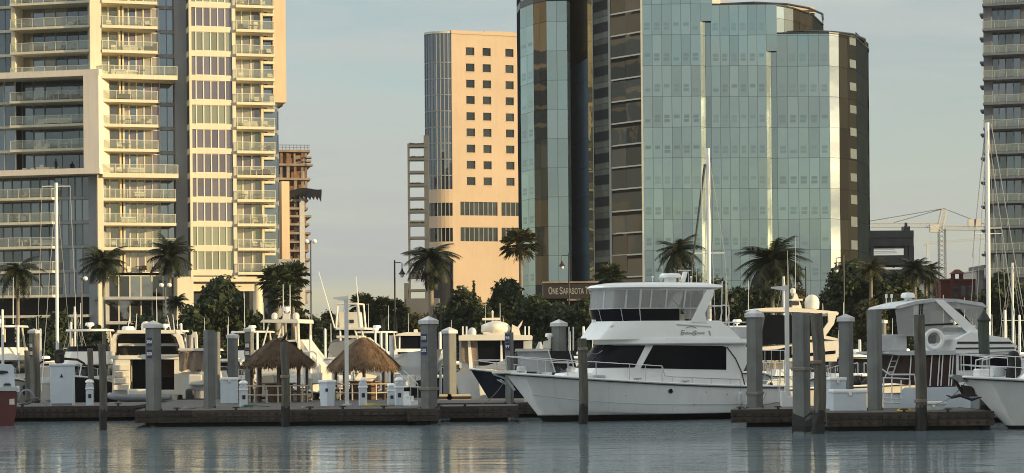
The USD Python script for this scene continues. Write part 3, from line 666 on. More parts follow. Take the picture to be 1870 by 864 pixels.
    # upper storey set back over the right wing
    u0, u1, u2, u3, u4 = P(1420, 281.3), P(1434, 282.4), P(1451, 284.2), P(1486, 290), P(1506, 300)
    facet(u0, u1, zC + .15, zB, 'mirror_pale', [Z(35, 282)], 1, .004)
    facet(u1, u2, zC + .15, zB, 'mirror_pale', [Z(35, 282)], 1, .004)
    facet(u2, u3, zC + .15, zB, 'mirror_dim', [Z(35, 282)], 3, .012)
    facet(u3, u4, zC + .15, zB, 'navy_darkened', [Z(35, 282)], 1, 0)
    MB().plan([tuple(u0 + [0, .6]), tuple(u1 + [0, .5]), tuple(u2 + [-.1, .5]), tuple(u3 + [-.2, .3]), tuple(u4 + [-.3, 0]), tuple(u4 + [-.3, 12]), tuple(u0 + [0, 18])], zC, zB - .1).build('core', 'navy_darkened', t)
    MB().plan([tuple(P(1303, 281)), tuple(P(1421, 281.9)), tuple(P(1421, 299)), tuple(P(1303, 299))], 0, zB - .1).build('core', 'glass_back', t)
    MB().plan([tuple(P(1516.5, 281.5)), tuple(P(1516.5, 299)), tuple(P(1421, 299)), tuple(P(1421, 281.5))], 0, zC - .1).build('core', 'glass_back', t)
    MB().plan([tuple(P(1178, 280.2)), tuple(P(1303, 281)), tuple(P(1303, 305)), tuple(P(1130, 305)), tuple(P(1119, 285))], 0, zA).build('core', 'glass_back', t)
    # railings on the two roofs
    def rail(pts, z, nm='roof_rail'):
        m = MB(); q = [(*p, z) for p in pts]; m.tube(q, .16, 5); 
        for a in q[::1]: m.tube([(a[0], a[1], z - .9), a], .07, 4)
        m.build(nm, 'roof_dark', t)
    curve = lambda A: [P(*a) for a in A]
    rail(curve([(1440, 283), (1470, 282), (1500, 282.5), (1530, 283.5), (1560, 285.5), (1581, 290), (1583, 296)]), zC + .45)
    rail(curve([(1318, 283), (1380, 282), (1440, 283.5), (1480, 287), (1504, 292), (1505, 297)]), zB + .5)
    MB().plan(curve([(1516, 280.9), (1534, 281.9), (1566, 285.8), (1589, 296.8), (1589, 300), (1421, 300), (1421, 281)]), zC + .003, zC + .16).build('roof_coping', 'roof_dark', t)
    MB().plan(curve([(1303, 280.1), (1421, 281), (1435, 282.1), (1452, 283.9), (1487, 289.6), (1507, 299), (1303, 299)]), zB + .003, zB + .16).build('roof_coping', 'roof_dark', t)
    MB().plan(curve([(1303, 281), (1318, 281.4), (1318, 290), (1303, 290)]), zB + .17, zB + 4).build('roof_wall', 'tower_trim', t)
    MB().plan(curve([(1316, 284), (1490, 289), (1490, 298), (1316, 298)]), zB + .17, zB + 1.0).build('roof_plant', 'tan_panel', t)
    MB().box(*(P(1481, 284)[0] + np.array([0, .55])), 5, 5.6, zC + .17, zC + 1.1).build('roof_unit', 'roof_dark', t)
    # left stack: facets toned after the condominium they mirror, recess, and the turret
    zr2 = [Z(r * .985 + 8) for r in rows]
    h0, h1, g0, g1 = P(1117, 284.2), P(1172, 279.8), P(1085, 288), P(1113, 284.6)
    fl = [Z(-20 + 40.3 * k, 282) for k in range(0, 16)]
    facet(h0, h1, bot, ztop, 'mirror_grey', fl, 2, .012)
    facet(g0, g1, bot, ztop, 'mirror_grey', fl, 1, .008)
    facet(P(1075, 289), g0, bot, ztop, 'mirror_tan', fl, 1, .004)
    facet(P(1044, 299), P(1075, 289), bot, Z(105, 290), 'navy_lightened', zr2, 1, 0)
    facet(P(1044, 299), P(1075, 289), Z(105, 290), ztop, 'mirror_dim', zr2, 1, .004)  # tone changes partway up to copy what the recess reflects
    m = MB()
    for z in fl:
        for a, b in ((g0, g1),):
            d = b - a
            if z < ztop - 2: m.plan([tuple(a + d * .02 - [.02, .03]), tuple(b - d * .02 - [.02, .03]), tuple(b - d * .02 + [0, .01]), tuple(a + d * .02 + [0, .01])], z - 2.0, z - .75)
    m.build('window_slot', 'smoked', t, kind='stuff')  # dark slots drawn on the glass as mirrored condominium windows
    for z in fl:
        if bot < z < ztop - .1:  # pale lines and dark bands imitate mirrored floors and the shade below them
            MB().plan([tuple(h0 - [.0, .06]), tuple(h1 - [.0, .06]), tuple(h1 + [.1, .02]), tuple(h0 + [.1, .02])], z - .10, z + .08).build('transom', 'tower_trim', t)
            MB().plan([tuple(h0 - [.0, .035]), tuple(h1 - [.0, .035]), tuple(h1 + [.1, .02]), tuple(h0 + [.1, .02])], z - rng.uniform(.25, .55), z - .10).build('shadow_gap', 'smoked', t)
    for p, w in ((P(1114.5, 284.3), .14), (P(1173.5, 279.6), .12), (P(1084, 288), .05)): MB().box(p[0] - w, p[0] + w, p[1] - .1, p[1] + .2, bot, ztop).build('edge_trim', 'tower_trim', t)
    q = [P(946, 301), P(952, 296.5), P(976, 292.2), P(1000, 290), P(1037.5, 290), P(1043, 290.8)]
    ttop = Z(4, 291, 990)
    facet(q[0], q[1], bot, ttop, 'navy_darkened', zr2, 1, 0)
    facet(q[1], q[2], bot, ttop, 'mirror_teal', zr2, 2, .006, vision=True)
    facet(q[2], q[3], Z(125, 290), ttop, 'mirror_dim', zr2, 2, .01); facet(q[2], q[3], bot, Z(125, 290), 'mirror_dark', zr2, 2, .01)  # one facet in two tones, imitating its reflection
    facet(q[3], q[4], bot, ttop, 'mirror_teal', zr2, 2, .003)
    facet(q[4], q[5], bot, ttop, 'mirror_pale', zr2, 1, .003)
    MB().plan([tuple(p + [0, .35]) for p in q] + [tuple(P(1043.5, 303)), tuple(P(950, 306))], 0, ttop).build('turret_core', 'glass_back', t)
    MB().plan([tuple(p - [0, .15]) for p in q] + [tuple(P(1044, 303)), tuple(P(946, 306))], ttop, ttop + .9).build('turret_cornice', 'roof_dark', t)
    facet(q[0] + [.3, .6], q[1] + [.3, .6], ttop + .9, ztop, 'mirror_teal', zr2, 1)
    for i in range(1, 5): facet(q[i] + [.1, .6], q[i + 1] + [.1, .6], ttop + .9, ztop, 'mirror_teal', zr2, 2, .004)
    MB().plan([tuple(p + [0, .9]) for p in q] + [tuple(P(1043.5, 303)), tuple(P(950, 306))], ttop + .9, ztop).build('turret_core', 'navy_darkened', t)
    MB().plan([tuple(P(1043, 303)), tuple(P(1075, 289.8)), tuple(P(1086, 288.6)), tuple(P(1114, 285.2)), tuple(P(1130, 305)), tuple(P(1050, 310))], 0, ztop).build('core', 'navy_darkened', t)
    # entrance canopy with the tower's name
    c0 = P(990, 276); c1 = P(1110, 276)
    MB().box(c0[0], c1[0], c0[1], 6, Z(545, 276, 1040), Z(517, 276, 1040)).build('sign_band', 'sign_brown', t)
    MB().box(c0[0] - .1, c1[0] + .1, c0[1] - .25, 6, Z(517, 276, 1040) + .003, Z(514, 276, 1040)).build('sign_coping', 'raw_concrete', t)
    MB().box(c0[0] + 3, c1[0] + .1, c0[1] - .2, 6, Z(549, 276, 1040), Z(546, 276, 1040)).build('sign_ledge', 'raw_concrete', t)
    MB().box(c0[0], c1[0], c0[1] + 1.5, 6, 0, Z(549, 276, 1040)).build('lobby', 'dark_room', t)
    x = P(999, 276)[0]; z = Z(537, 276, 1040); bits = []
    for big, small in (('O', 'NE'), ('S', 'ARASOTA'), ('T', 'OWER')):
        for s, h in ((big, .88), (small, .72)):
            mm = meshkit.text_mesh(s, h, .05, bold=True); w = mm.bounds[1][0]
            v = mm.vertices; bits.append((np.stack([x + v[:, 0] * .56, np.full(len(v), c0[1]) - .003 - v[:, 2], z + v[:, 1]], 1), mm.faces)); x += w * .56 + .02
        x += .12
    mb = MB()
    for v, fc in bits: mb.add(v, fc)
    mb.build('lettering', 'sign_letter', t)
glass_tower()

def right_tower():
    rng = random.Random(21)
    D = 290; f = frame_px(1799, D, 1.9, -16)
    t = thing('balcony_tower', 'grey balcony tower cut off by the right edge of the frame', 'tower', f.o, f.rot)
    X = lambda px, y=0.: f.x(px, y, 300); Z = lambda py: f.z(py, 0, 1830)
    zs = [Z(6 + 45.2 * k) for k in range(-2, 12)]
    for k in range(1, len(zs)):
        z, z2 = zs[k], zs[k - 1]
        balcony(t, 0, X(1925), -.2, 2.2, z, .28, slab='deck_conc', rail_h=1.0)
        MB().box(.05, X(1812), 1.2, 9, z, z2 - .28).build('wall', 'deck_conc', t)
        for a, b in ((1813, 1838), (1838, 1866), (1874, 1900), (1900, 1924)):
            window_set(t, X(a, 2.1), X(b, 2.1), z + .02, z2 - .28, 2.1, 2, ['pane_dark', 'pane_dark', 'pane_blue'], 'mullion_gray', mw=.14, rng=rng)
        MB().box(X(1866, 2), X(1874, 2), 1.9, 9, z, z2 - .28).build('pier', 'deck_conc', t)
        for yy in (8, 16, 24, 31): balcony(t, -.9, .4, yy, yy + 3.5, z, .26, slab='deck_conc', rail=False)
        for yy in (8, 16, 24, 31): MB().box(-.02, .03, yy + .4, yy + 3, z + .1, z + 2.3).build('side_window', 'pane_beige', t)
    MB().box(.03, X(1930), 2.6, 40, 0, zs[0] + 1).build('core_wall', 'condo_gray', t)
right_tower()

def parking_deck():
    D = 312; f = frame_px(1630, D, 1.9, 0); X = lambda px, y=0.: f.x(px, y, 450); Z = lambda py: f.z(py, 0, 1630)
    t = thing('parking_deck', 'dark concrete parking deck with one open storey right of the glass tower', 'building', f.o, 0)
    xl, xr = X(1580), X(1669)
    for a, b in ((421, 434), (434.5, 449)): MB().box(xl, xr, 0 if a < 430 else .12, 9, Z(b), Z(a)).build('parapet_beam', 'parking_grey', t)
    MB().box(xl, X(1652.5), .05, 9, Z(471), Z(466)).build('rail_beam', 'parking_grey', t)
    for a, b in ((471, 484), (492, 501)): MB().box(xl, xr, 0, 9, Z(b), Z(a)).build('parapet_beam', 'parking_grey', t)
    for a in (1652.5, 1659.5): MB().box(X(a), X(a + (6 if a < 1655 else 9.4)), -.06 if a > 1655 else .3, 1, 0, Z(449)).build('column', 'parking_grey', t)
    MB().box(xl, X(1596), .2, 9, 0, Z(449)).build('column', 'parking_grey', t)
    MB().box(xl, xr, 1, 9, 0, Z(501)).build('base_wall', 'parking_grey', t)
    MB().box(X(1653), X(1664), .8, 3, Z(421), Z(413)).box(X(1656.5), X(1660), 1.2, 2, Z(413), Z(406)).build('stair_head', 'parking_grey', t)
    for i in range(3): MB().box(xl, X(1652), 6 + i, 6.1 + i, Z(459) + i * .3, Z(458.3) + i * .3).build('cable_rail', 'pale_wall', t)
parking_deck()

def brick_building():
    D = 330; f = frame_px(1740, D, 1.9, 0); X = lambda px, y=0.: f.x(px, y, 520); Z = lambda py: f.z(py, 0, 1740)
    t = thing('brick_building', 'low red brick building with a small square lookout tower on its roof', 'building', f.o, 0)
    MB().box(X(1718), X(1785), 0, 9, 0, Z(513)).build('wall', 'brick_red', t)
    MB().box(X(1716), X(1787), -.2, 9.2, Z(513), Z(510)).build('cornice', 'brick_red', t)
    for a in (1741, 1755, 1769): MB().box(X(a), X(a + 8), -.05, .2, Z(542), Z(522)).build('window', 'pane_dark', t)
    tw = MB()
    for a in (1740, 1755): tw.box(X(a), X(a + 4), -.1, .3, Z(513), Z(500)).box(X(a), X(a + 4), 1.2, 1.5, Z(513), Z(500))
    tw.box(X(1740), X(1759), -.1, 1.5, Z(513), Z(509)); tw.build('lookout', 'brick_red', t)
    MB().hexa([(X(1737), -.4, Z(500)), (X(1762), -.4, Z(500)), (X(1762), 1.8, Z(500)), (X(1737), 1.8, Z(500)), (X(1746), .4, Z(492)), (X(1753), .4, Z(492)), (X(1753), 1.0, Z(492)), (X(1746), 1.0, Z(492))]).build('lookout_roof', 'brick_red', t)
    MB().box(X(1735), X(1741), -.35, 8, 0, Z(508)).build('pilaster', 'brick_red', t)
    g = thing('service_building', 'pale grey flat roofed building beside the red brick one', 'building', f.o, 0)
    MB().box(X(1781), X(1800), -1, 9, 0, Z(496)).build('wall', 'pale_wall', g); MB().box(X(1793), X(1806), -2, 9.5, 0, Z(485)).build('stair_block', 'frame_gray', g)
    MB().box(X(1780), X(1801), -1.2, 9, Z(496), Z(494)).build('coping', 'pale_wall', g)
    w = thing('white_building', 'small white building partly hidden left of the red brick one', 'building', f.o, 0)
    MB().box(X(1700), X(1727), 3, 12, 0, Z(512)).build('wall', 'pale_wall', w)
    MB().box(X(1698), X(1729), 2.6, 12.4, Z(512), Z(508)).build('roof', 'alu_white', w)
    for k in range(3): MB().box(X(1702 + 8 * k), X(1707 + 8 * k), 2.92, 3.05, Z(540), Z(522)).build('window', 'pane_dark', w)
brick_building()

# ------------------------------------------------------------------ cranes on the horizon
def truss(m, a, b, w, n, r=.11):
    a, b = np.asarray(a, float), np.asarray(b, float); d = b - a; L = np.linalg.norm(d); d /= L
    e1 = np.cross(d, [0, 1.0, 0]); e1 /= np.linalg.norm(e1); e2 = np.cross(d, e1); C = [e1 * w / 2 + e2 * w / 2, -e1 * w / 2 + e2 * w / 2, -e1 * w / 2 - e2 * w / 2, e1 * w / 2 - e2 * w / 2]
    for c in C: m.tube([a + c, b + c], r, 4)
    for i in range(n):
        for k in range(4): m.tube([a + d * L * i / n + C[k], a + d * L * (i + 1) / n + C[(k + 1) % 4]], r * .7, 3, False)
def crane(px, D, rows, jib, back, col, label, apex=True):
    f = frame_px(px, D, 1.9); Z = lambda py: f.z(py, 0, px); X = lambda p: f.x(p, 0, rows[1])
    t = thing('tower_crane', label, 'crane', f.o, 0)
    m = MB(); truss(m, (0, 0, 0), (0, 0, Z(rows[1])), 2.4 if apex else 1.3, 26, .14 if apex else .11); m.build('mast', 'frame_gray' if apex else 'crane_pale', t)
    m = MB(); zj = Z(rows[1]); truss(m, (0, 0, zj + 1.2), (X(jib[0]), 0, zj + (jib[1] if len(jib) > 1 else 0)), 1.5 if apex else 1.0, 30, .11 if apex else .09); m.build('jib', col, t)
    m = MB(); truss(m, (0, 0, zj + .4), (X(back), 0, zj), 1.5 if apex else 1.0, 12, .13 if apex else .09); m.build('counter_jib', col, t)
    if apex:
        za = Z(rows[0]); m = MB(); truss(m, (-.8, 0, zj), (.9, 0, za), 1.8, 7, .14); m.build('apex', col, t)
        m = MB()
        for q in (.55, .95): m.tube([(.8, 0, za), (X(jib[0]) * q, 0, zj + 2.4)], .12, 4)
        m.tube([(.8, 0, za), (X(back) * .8, 0, zj + 1)], .12, 4); m.build('stay', 'frame_gray', t)
        MB().box(-4.5, -1.5, -1.5, 1, zj - 1.2, zj + 1.5).build('cab', 'crane_pale', t)
        for q in (.45, .55, .8): MB().box(X(back) * q, X(back) * q + 2.6, -1, 1, zj + .8, zj + 3.4).build('counterweight', 'crane_pale', t)
crane(1722, 800, (381, 418), (1560, 1.5), 1826, 'crane_yellow_hazed', 'yellow tower crane with its jib pointing left behind the brick building')
crane(1696, 1250, (0, 447), (1840, 4), 1688, 'crane_pale', 'faint pale tower crane farther off, behind the yellow crane', apex=False)

# ------------------------------------------------------------------ trees and palms
def leaf_cloud(rng, lobes, n, size, flat=0.5):
    """n small leaf faces through several lobes (centre, radii), thicker near each lobe's skin and ragged outside it."""
    w = np.array([l[1][0] * l[1][1] * l[1][2] for l in lobes]) ** .67; w /= w.sum()
    k = rng.choice(len(lobes), n, p=w); C = np.array([l[0] for l in lobes])[k]; R = np.array([l[1] for l in lobes])[k]
    d = rng.normal(size=(n, 3)); d /= np.linalg.norm(d, axis=1, keepdims=True)
    r = np.clip(rng.normal(.82, .20, n), .05, 1.30)[:, None]
    p = C + d * R * r
    keep = meshkit.noise(p * .9, 3) > .20; p, d = p[keep], d[keep]; n = len(p)
    nrm = d + rng.normal(size=(n, 3)) * .7; nrm /= np.linalg.norm(nrm, axis=1, keepdims=True)
    a = np.cross(nrm, rng.normal(size=(n, 3))); a /= np.linalg.norm(a, axis=1, keepdims=True); b = np.cross(nrm, a)
    s = size * rng.uniform(.5, 1.4, (n, 1)); q = s * rng.uniform(.35, .8, (n, 1))
    v = np.stack([p - a * s, p - b * q + a * s * .1, p + a * s, p + b * q + a * s * .1], 1).reshape(-1, 3)
    i = np.arange(n)[:, None] * 4
    return v, np.vstack([i + [0, 1, 2], i + [0, 2, 3]])
def tree(px, top, wpx, D, label, name='broadleaf_tree', material='leaf_dark', n=2600, seed=0, base=2.0, low=0.25, size=.26, spire=False, group=None):
    rng = np.random.default_rng(seed + int(px) * 7); f = frame_px(px, D, base); H = f.z(top, 0, px); w = wpx / F * D
    t = thing(name, label, 'tree', f.o, 0, group)
    lobes = []
    if spire: lobes = [((0, 0, H * q), (w / 2 * (1.1 - q), w / 2 * (1.1 - q), H * .16)) for q in np.linspace(.25, .9, 6)]
    else:
        for i in range(12):
            a = rng.uniform(0, 6.28); q = rng.uniform(.1, .33) * w; zz = H * rng.uniform(low + .18, .78); rr = w * rng.uniform(.22, .34)
            lobes.append(((q * math.cos(a), q * math.sin(a), zz), (rr, rr, min(rr * .85, H - zz))))
        lobes.append(((0, 0, H * .80), (w * .32, w * .32, H * .19)))
        for sx in (-.2, .22): lobes.append(((sx * w, .1 * w, H * rng.uniform(.70, .78)), (w * .25, w * .25, H * .17)))
        for sx in (-.36, .36): lobes.append(((sx * w, 0, H * rng.uniform(.4, .62)), (w * .17, w * .17, H * .17)))
    MB().add(*leaf_cloud(rng, lobes, int(n * 2.6), size * 1.05)).build('crown', material, t)
    m = MB(); m.tube([(0, 0, -.2), (.08, 0, H * .25), (0, .1, H * .5), (.05, 0, H * .7)], [.035 * H * .5, .028 * H * .5, .02 * H * .5, .05], 7)
    for c, r in lobes[:6]: m.tube([(0.05, 0, H * .3), (c[0] * .5, c[1] * .5, (H * .3 + c[2]) / 2 + .2), c], [.10, .07, .03], 5)
    m.build('trunk', 'bark', t, smooth=40)
    return t
def frond(L, droop, wid, rng, n=26, split=0.0):
    """One feather frond along +x: a bent rib with leaflets hanging from both sides."""
    s = np.linspace(0, 1, n); ang0 = rng.uniform(-.06, .06)
    x = L * (s - .18 * droop * s ** 2.2); z = L * (.30 * s * (1 - droop * .4) - droop * .62 * s ** 2.1); y = L * ang0 * s ** 2
    rib = np.stack([x, y, z], 1); V, Fc = [], []; k = 0
    for i in range(2, n):
        t = rib[i] - rib[i - 1]; t /= np.linalg.norm(t); side = np.array([-t[1], t[0], 0]); side /= np.linalg.norm(side) + 1e-9
        q = s[i]; l = 1.6 * wid * (math.sin(math.pi * min(1, q * .85 + .12)) ** .6) * rng.uniform(.8, 1.15)
        for sg in (-1, 1):
            tip = rib[i] + sg * side * l * .75 + t * l * .45 + np.array([0, 0, -l * rng.uniform(.25, .75)])
            wv = t * (L / n) * .72
            V += [rib[i] - wv, rib[i] + wv, tip]; Fc.append((k, k + 1, k + 2) if sg > 0 else (k + 1, k, k + 2)); k += 3
    m = MB().add(V, Fc); m.tube(rib[::3], np.linspace(.035, .01, len(rib[::3])), 4, False)
    return m
def palm(px, crown, basepx, D, label, L=2.6, n=20, seed=0, trunk=.17, lean=0., skirt=0, material='frond_green', wid=.62, up=.75, droopy=1.0, crownshaft=False):
    rng = np.random.default_rng(seed + int(px)); f = frame_px(px, D, 1.9); H = f.z(crown, 0, px); t = thing('palm_tree', label, 'palm tree', f.o, 0)
    zs = np.linspace(-.2, H, 12); q = zs / H
    MB().tube(np.stack([lean * (q - 1) ** 2 * -1 + 0 * q, .1 * np.sin(q * 3), zs], 1), trunk * (1.35 - .55 * np.clip(q, 0, 1) + .25 * np.exp(-q * 10)), 9).build('trunk', 'bark_palm', t, smooth=40)
    if crownshaft: MB().tube([(0, 0, H - 1.3), (0, 0, H - .6), (0, 0, H + .2)], [trunk * .85, trunk * .8, trunk * .45], 8).build('crown_shaft', 'frond_green', t, smooth=40)
    n += 6
    for i in range(n):
        a = i * 2.39996 + rng.uniform(-.2, .2); e = up * 1.5 - (i / n) * 2.25 * up + rng.uniform(-.12, .12)
        m = frond(L * rng.uniform(.85, 1.1), droopy * rng.uniform(.75, 1.15), wid, rng)
        m.move(ry=-e).move(rz=a).move((0, 0, H)); m.build('frond', material, t)
    for i in range(skirt):
        a = i * 2.39996; m = frond(L * rng.uniform(.7, 1.0), .5, wid * .8, rng, 18); m.move(ry=1.15 + rng.uniform(-.15, .25)).move(rz=a).move((0, 0, H - .2)); m.build('dry_frond', 'frond_dry' if rng.random() < .5 else material, t)
    return t
def fan_palm(px, crown, D, label, R=1.5, n=26, seed=0, material='frond_green', trunk=.2, skirt=False):
    rng = np.random.default_rng(seed + int(px)); f = frame_px(px, D, 1.9); H = f.z(crown, 0, px); t = thing('fan_palm', label, 'palm tree', f.o, 0)
    MB().tube([(0, 0, -.2), (.05, 0, H * .5), (0, 0, H)], [trunk * 1.2, trunk, trunk * .9], 9).build('trunk', 'bark_palm', t, smooth=40)
    for i in range(n):
        a = i * 2.39996; e = 1.25 - 1.9 * i / n + rng.uniform(-.15, .15); d = np.array([math.cos(a) * math.cos(e), math.sin(a) * math.cos(e), math.sin(e)])
        c = d * R * .5; side = np.cross(d, [0, 0, 1.]); side /= np.linalg.norm(side); upv = np.cross(side, d); V, Fc = [], []
        for j in range(15):
            b = (j - 7) / 7 * 1.9; dirv = d * math.cos(b) + side * math.sin(b); ln = R * .62 * (1 - .12 * abs(b)) * rng.uniform(.85, 1.1)
            wv = np.cross(dirv, upv) * .055; mid = c + dirv * ln * .6; tip = c + dirv * ln + np.array([0, 0, -ln * .28 * rng.uniform(.6, 1.4)])
            k = len(V); V += [c, mid - wv, tip, mid + wv]; Fc += [(k, k + 1, k + 2), (k, k + 2, k + 3)]
        m = MB().add(V, Fc); m.tube([(0, 0, 0), c], .02, 3, False); m.move((0, 0, H)); m.build('fan_leaf', material, t)
    if skirt:
        m = MB()
        for i in range(60):
            a = rng.uniform(0, 6.28); r0 = trunk + rng.uniform(0, .35); z0 = H - rng.uniform(0, 1.0); m.tube([(r0 * math.cos(a) * .5, r0 * math.sin(a) * .5, z0), (r0 * 1.8 * math.cos(a), r0 * 1.8 * math.sin(a), z0 - rng.uniform(.6, 1.3))], .03, 3, False)
        m.build('dead_skirt', 'frond_dry', t, kind='stuff')
    return t

palm(33, 497, 605, 222, 'palm with drooping fronds farthest left, before the balcony wing', 2.9, 22, droopy=1.25, wid=.6, crownshaft=True)
palm(190, 482, 612, 222, 'slim palm before the bright column of the condominium tower', 2.8, 24, droopy=1.0, crownshaft=True, up=.85, wid=.7)
palm(311, 470, 600, 224, 'palm with upright fronds before the grey pier of the condominium', 2.8, 22, droopy=.9, crownshaft=True, up=.95, wid=.7)
palm(322, 552, 600, 221, 'small low palm under the palm at the grey pier', 1.5, 16, droopy=.9, wid=.4)
palm(788, 474, 610, 214, 'royal palm with hanging dry fronds before the slim frame tower', 3.1, 22, skirt=12, droopy=1.1, trunk=.26, wid=.75)
fan_palm(952, 447, 228, 'tall fan palm between the cream office and the glass tower', 2.2, 34, material='leaf_olive', skirt=True)
palm(1240, 462, 560, 216, 'windblown palm behind the flybridge of the white yacht', 2.8, 20, droopy=1.1, wid=.7)
palm(1412, 482, 590, 200, 'wide coconut palm with arching fronds at the second sawtooth seam', 3.7, 32, droopy=1.15, wid=.95, up=.9, seed=4)
palm(1592, 492, 590, 208, 'pale palm over the dark tree beside the parking deck', 1.8, 16, material='leaf_olive', droopy=.8, wid=.5)
palm(1672, 492, 580, 214, 'short palm before the parking deck, left of the white building', 1.9, 18, droopy=.9, wid=.5)
palm(1692, 500, 580, 218, 'stout palm between the parking deck and the red brick building', 2.0, 18, droopy=1.0, wid=.6)
fan_palm(1115, 505, 222, 'fan palm bush rising behind the bow of the yacht hardtop', 1.7, 30, material='leaf_mid')
fan_palm(505, 512, 216, 'dark fan palm, left one of the clump under the unfinished tower', 1.9, 34, material='leaf_dark')
fan_palm(535, 505, 218, 'dark fan palm, right one of the clump under the unfinished tower', 1.9, 34, material='leaf_dark', seed=3)
fan_palm(520, 545, 214, 'low dark fan palm at the foot of the clump under the unfinished tower', 1.9, 30, material='leaf_dark', seed=5)
fan_palm(662, 556, 228, 'sabal palm right of the fishing boat tower against the sky', 1.5, 28, material='leaf_mid')
fan_palm(700, 562, 230, 'sabal palm with reddish trunk left of the street lamp', 1.5, 28, material='leaf_olive', seed=2)
fan_palm(722, 566, 226, 'sabal palm close behind the black street lamp', 1.4, 26, material='leaf_mid', seed=6)
T_ = [(405, 505, 82, 216, 'round dark tree before the lobby of the condominium', 'leaf_dark', 5200), (352, 556, 60, 214, 'low dark tree left of the round one at the lobby', 'leaf_dark', 2000), (448, 560, 50, 220, 'small dark tree between the lobby column and the round tree', 'leaf_dark', 1600),
      (601, 566, 34, 300, 'small round tree alone against the sky under the unfinished tower', 'leaf_dark', 1200), (640, 570, 40, 240, 'low tree behind the fishing boat tower', 'leaf_mid', 1500), (680, 548, 46, 238, 'bushy tree between the two sabal palms', 'leaf_mid', 2200), (735, 556, 50, 236, 'bushy tree at the foot of the slim frame tower', 'leaf_mid', 2000),
      (765, 572, 60, 220, 'low wide tree left of the royal palm foot', 'leaf_olive', 2000), (845, 523, 58, 222, 'ragged tree right of the royal palm with sky gaps', 'leaf_dark', 2600), (885, 560, 60, 218, 'low tree before the base of the cream office block', 'leaf_mid', 2200), (928, 508, 62, 224, 'layered tree with cloud shaped clumps before the cream office', 'leaf_dark', 3000),
      (975, 540, 76, 218, 'dark broad tree below the tall fan palm', 'leaf_dark', 3200), (1022, 556, 76, 216, 'dark broad tree under the tower name sign', 'leaf_dark', 3000), (1066, 546, 50, 214, 'dark tree at the right end of the tower name sign', 'leaf_dark', 2000), (1120, 520, 90, 226, 'dark tree behind the yacht windscreen', 'leaf_dark', 2600),
      (1262, 490, 66, 222, 'tree beside the windblown palm, behind the yacht radar', 'leaf_dark', 2600), (1310, 506, 58, 226, 'tree right of the bare yacht mast', 'leaf_mid', 2000), (1352, 524, 70, 218, 'dense dark tree behind the capped pile at the yacht stern', 'leaf_dark', 3000), (1402, 510, 80, 204, 'dense dark tree under the coconut palm', 'leaf_dark', 3800), (1458, 522, 44, 210, 'lit olive tree right of the coconut palm', 'leaf_olive', 1500),
      (1553, 474, 88, 218, 'big dark dense tree at the bronze corner of the glass tower', 'leaf_dark', 5600), (1602, 496, 70, 216, 'dark tree under the pale palm', 'leaf_dark', 3000), (1590, 546, 60, 206, 'low olive shrub tree behind the flat topped piles', 'leaf_olive', 2200), (1645, 492, 66, 218, 'dark tree before the open parking deck', 'leaf_dark', 3000), (1700, 540, 60, 214, 'low dark tree in front of the white building', 'leaf_dark', 1800),
      (1835, 494, 70, 224, 'dark tree at the foot of the grey balcony tower', 'leaf_dark', 3200), (1880, 520, 70, 220, 'dark tree cut by the right edge of the frame', 'leaf_dark', 2000), (1775, 552, 66, 220, 'low dark tree before the red brick building', 'leaf_dark', 1600), (110, 566, 60, 218, 'low shrub tree before the canopy of the left wing', 'leaf_dark', 1300), (265, 575, 70, 216, 'low dark tree right of the slim palm', 'leaf_dark', 1800)]
for k, a in enumerate(T_): tree(a[0], a[1], a[2], a[3], a[4], 'broadleaf_tree', a[5], a[6], seed=k * 13)
BACK = [(575, 578, 50, 262), (615, 584, 60, 258), (655, 574, 60, 262), (705, 570, 60, 262), (752, 574, 66, 255), (808, 552, 66, 250), (860, 556, 70, 252), (905, 548, 66, 250), (950, 552, 74, 246), (1000, 552, 74, 248), (1050, 556, 70, 246), (1095, 540, 70, 250), (1150, 530, 74, 250), (1205, 525, 70, 246), (1290, 520, 80, 250), (1335, 530, 70, 246), (1385, 540, 70, 244), (1435, 545, 64, 244), (1490, 545, 60, 246), (1530, 515, 60, 244), (1625, 515, 70, 246), (1665, 520, 60, 246), (1725, 556, 60, 244), (1800, 530, 70, 246), (1850, 520, 70, 250), (300, 575, 60, 232), (395, 560, 60, 232), (470, 570, 60, 232), (545, 560, 50, 236), (70, 580, 70, 230), (160, 590, 60, 230)]
NEAR = ['low against the open sky', 'low behind the dock light post', 'behind the two sabal palms', 'behind the black street lamp', 'behind the slim frame tower foot', 'behind the royal palm', 'before the cream office wall', 'behind the layered tree', 'under the tall fan palm', 'under the start of the name sign', 'under the end of the name sign', 'left of the yacht hardtop', 'behind the yacht enclosure', 'behind the yacht antenna', 'behind the thick bright mast', 'right of the thick bright mast', 'left of the coconut palm', 'right of the coconut palm', 'before the bright glass chamfer', 'at the bronze glass corner', 'under the parking deck', 'at the parking deck stair', 'before the brick building', 'at the foot of the balcony tower', 'at the right edge of the frame', 'before the condominium podium', 'before the condominium lobby', 'beside the round lobby column', 'under the unfinished tower', 'before the left wing canopy', 'between the globe lamp and the slim palm']
for k, (px, tp, w, D) in enumerate(BACK): tree(px, tp, w * 1.15, D, 'rounded green tree in the back row, ' + NEAR[k], 'broadleaf_tree', ['leaf_dark', 'leaf_mid', 'leaf_dark'][k % 3], 1300, seed=500 + k, low=.05, group=None)
tree(866, 520, 12, 232, 'thin dark spire shaped tree before the cream office wall', 'cypress_tree', 'leaf_dark', 700, spire=True, size=.2)
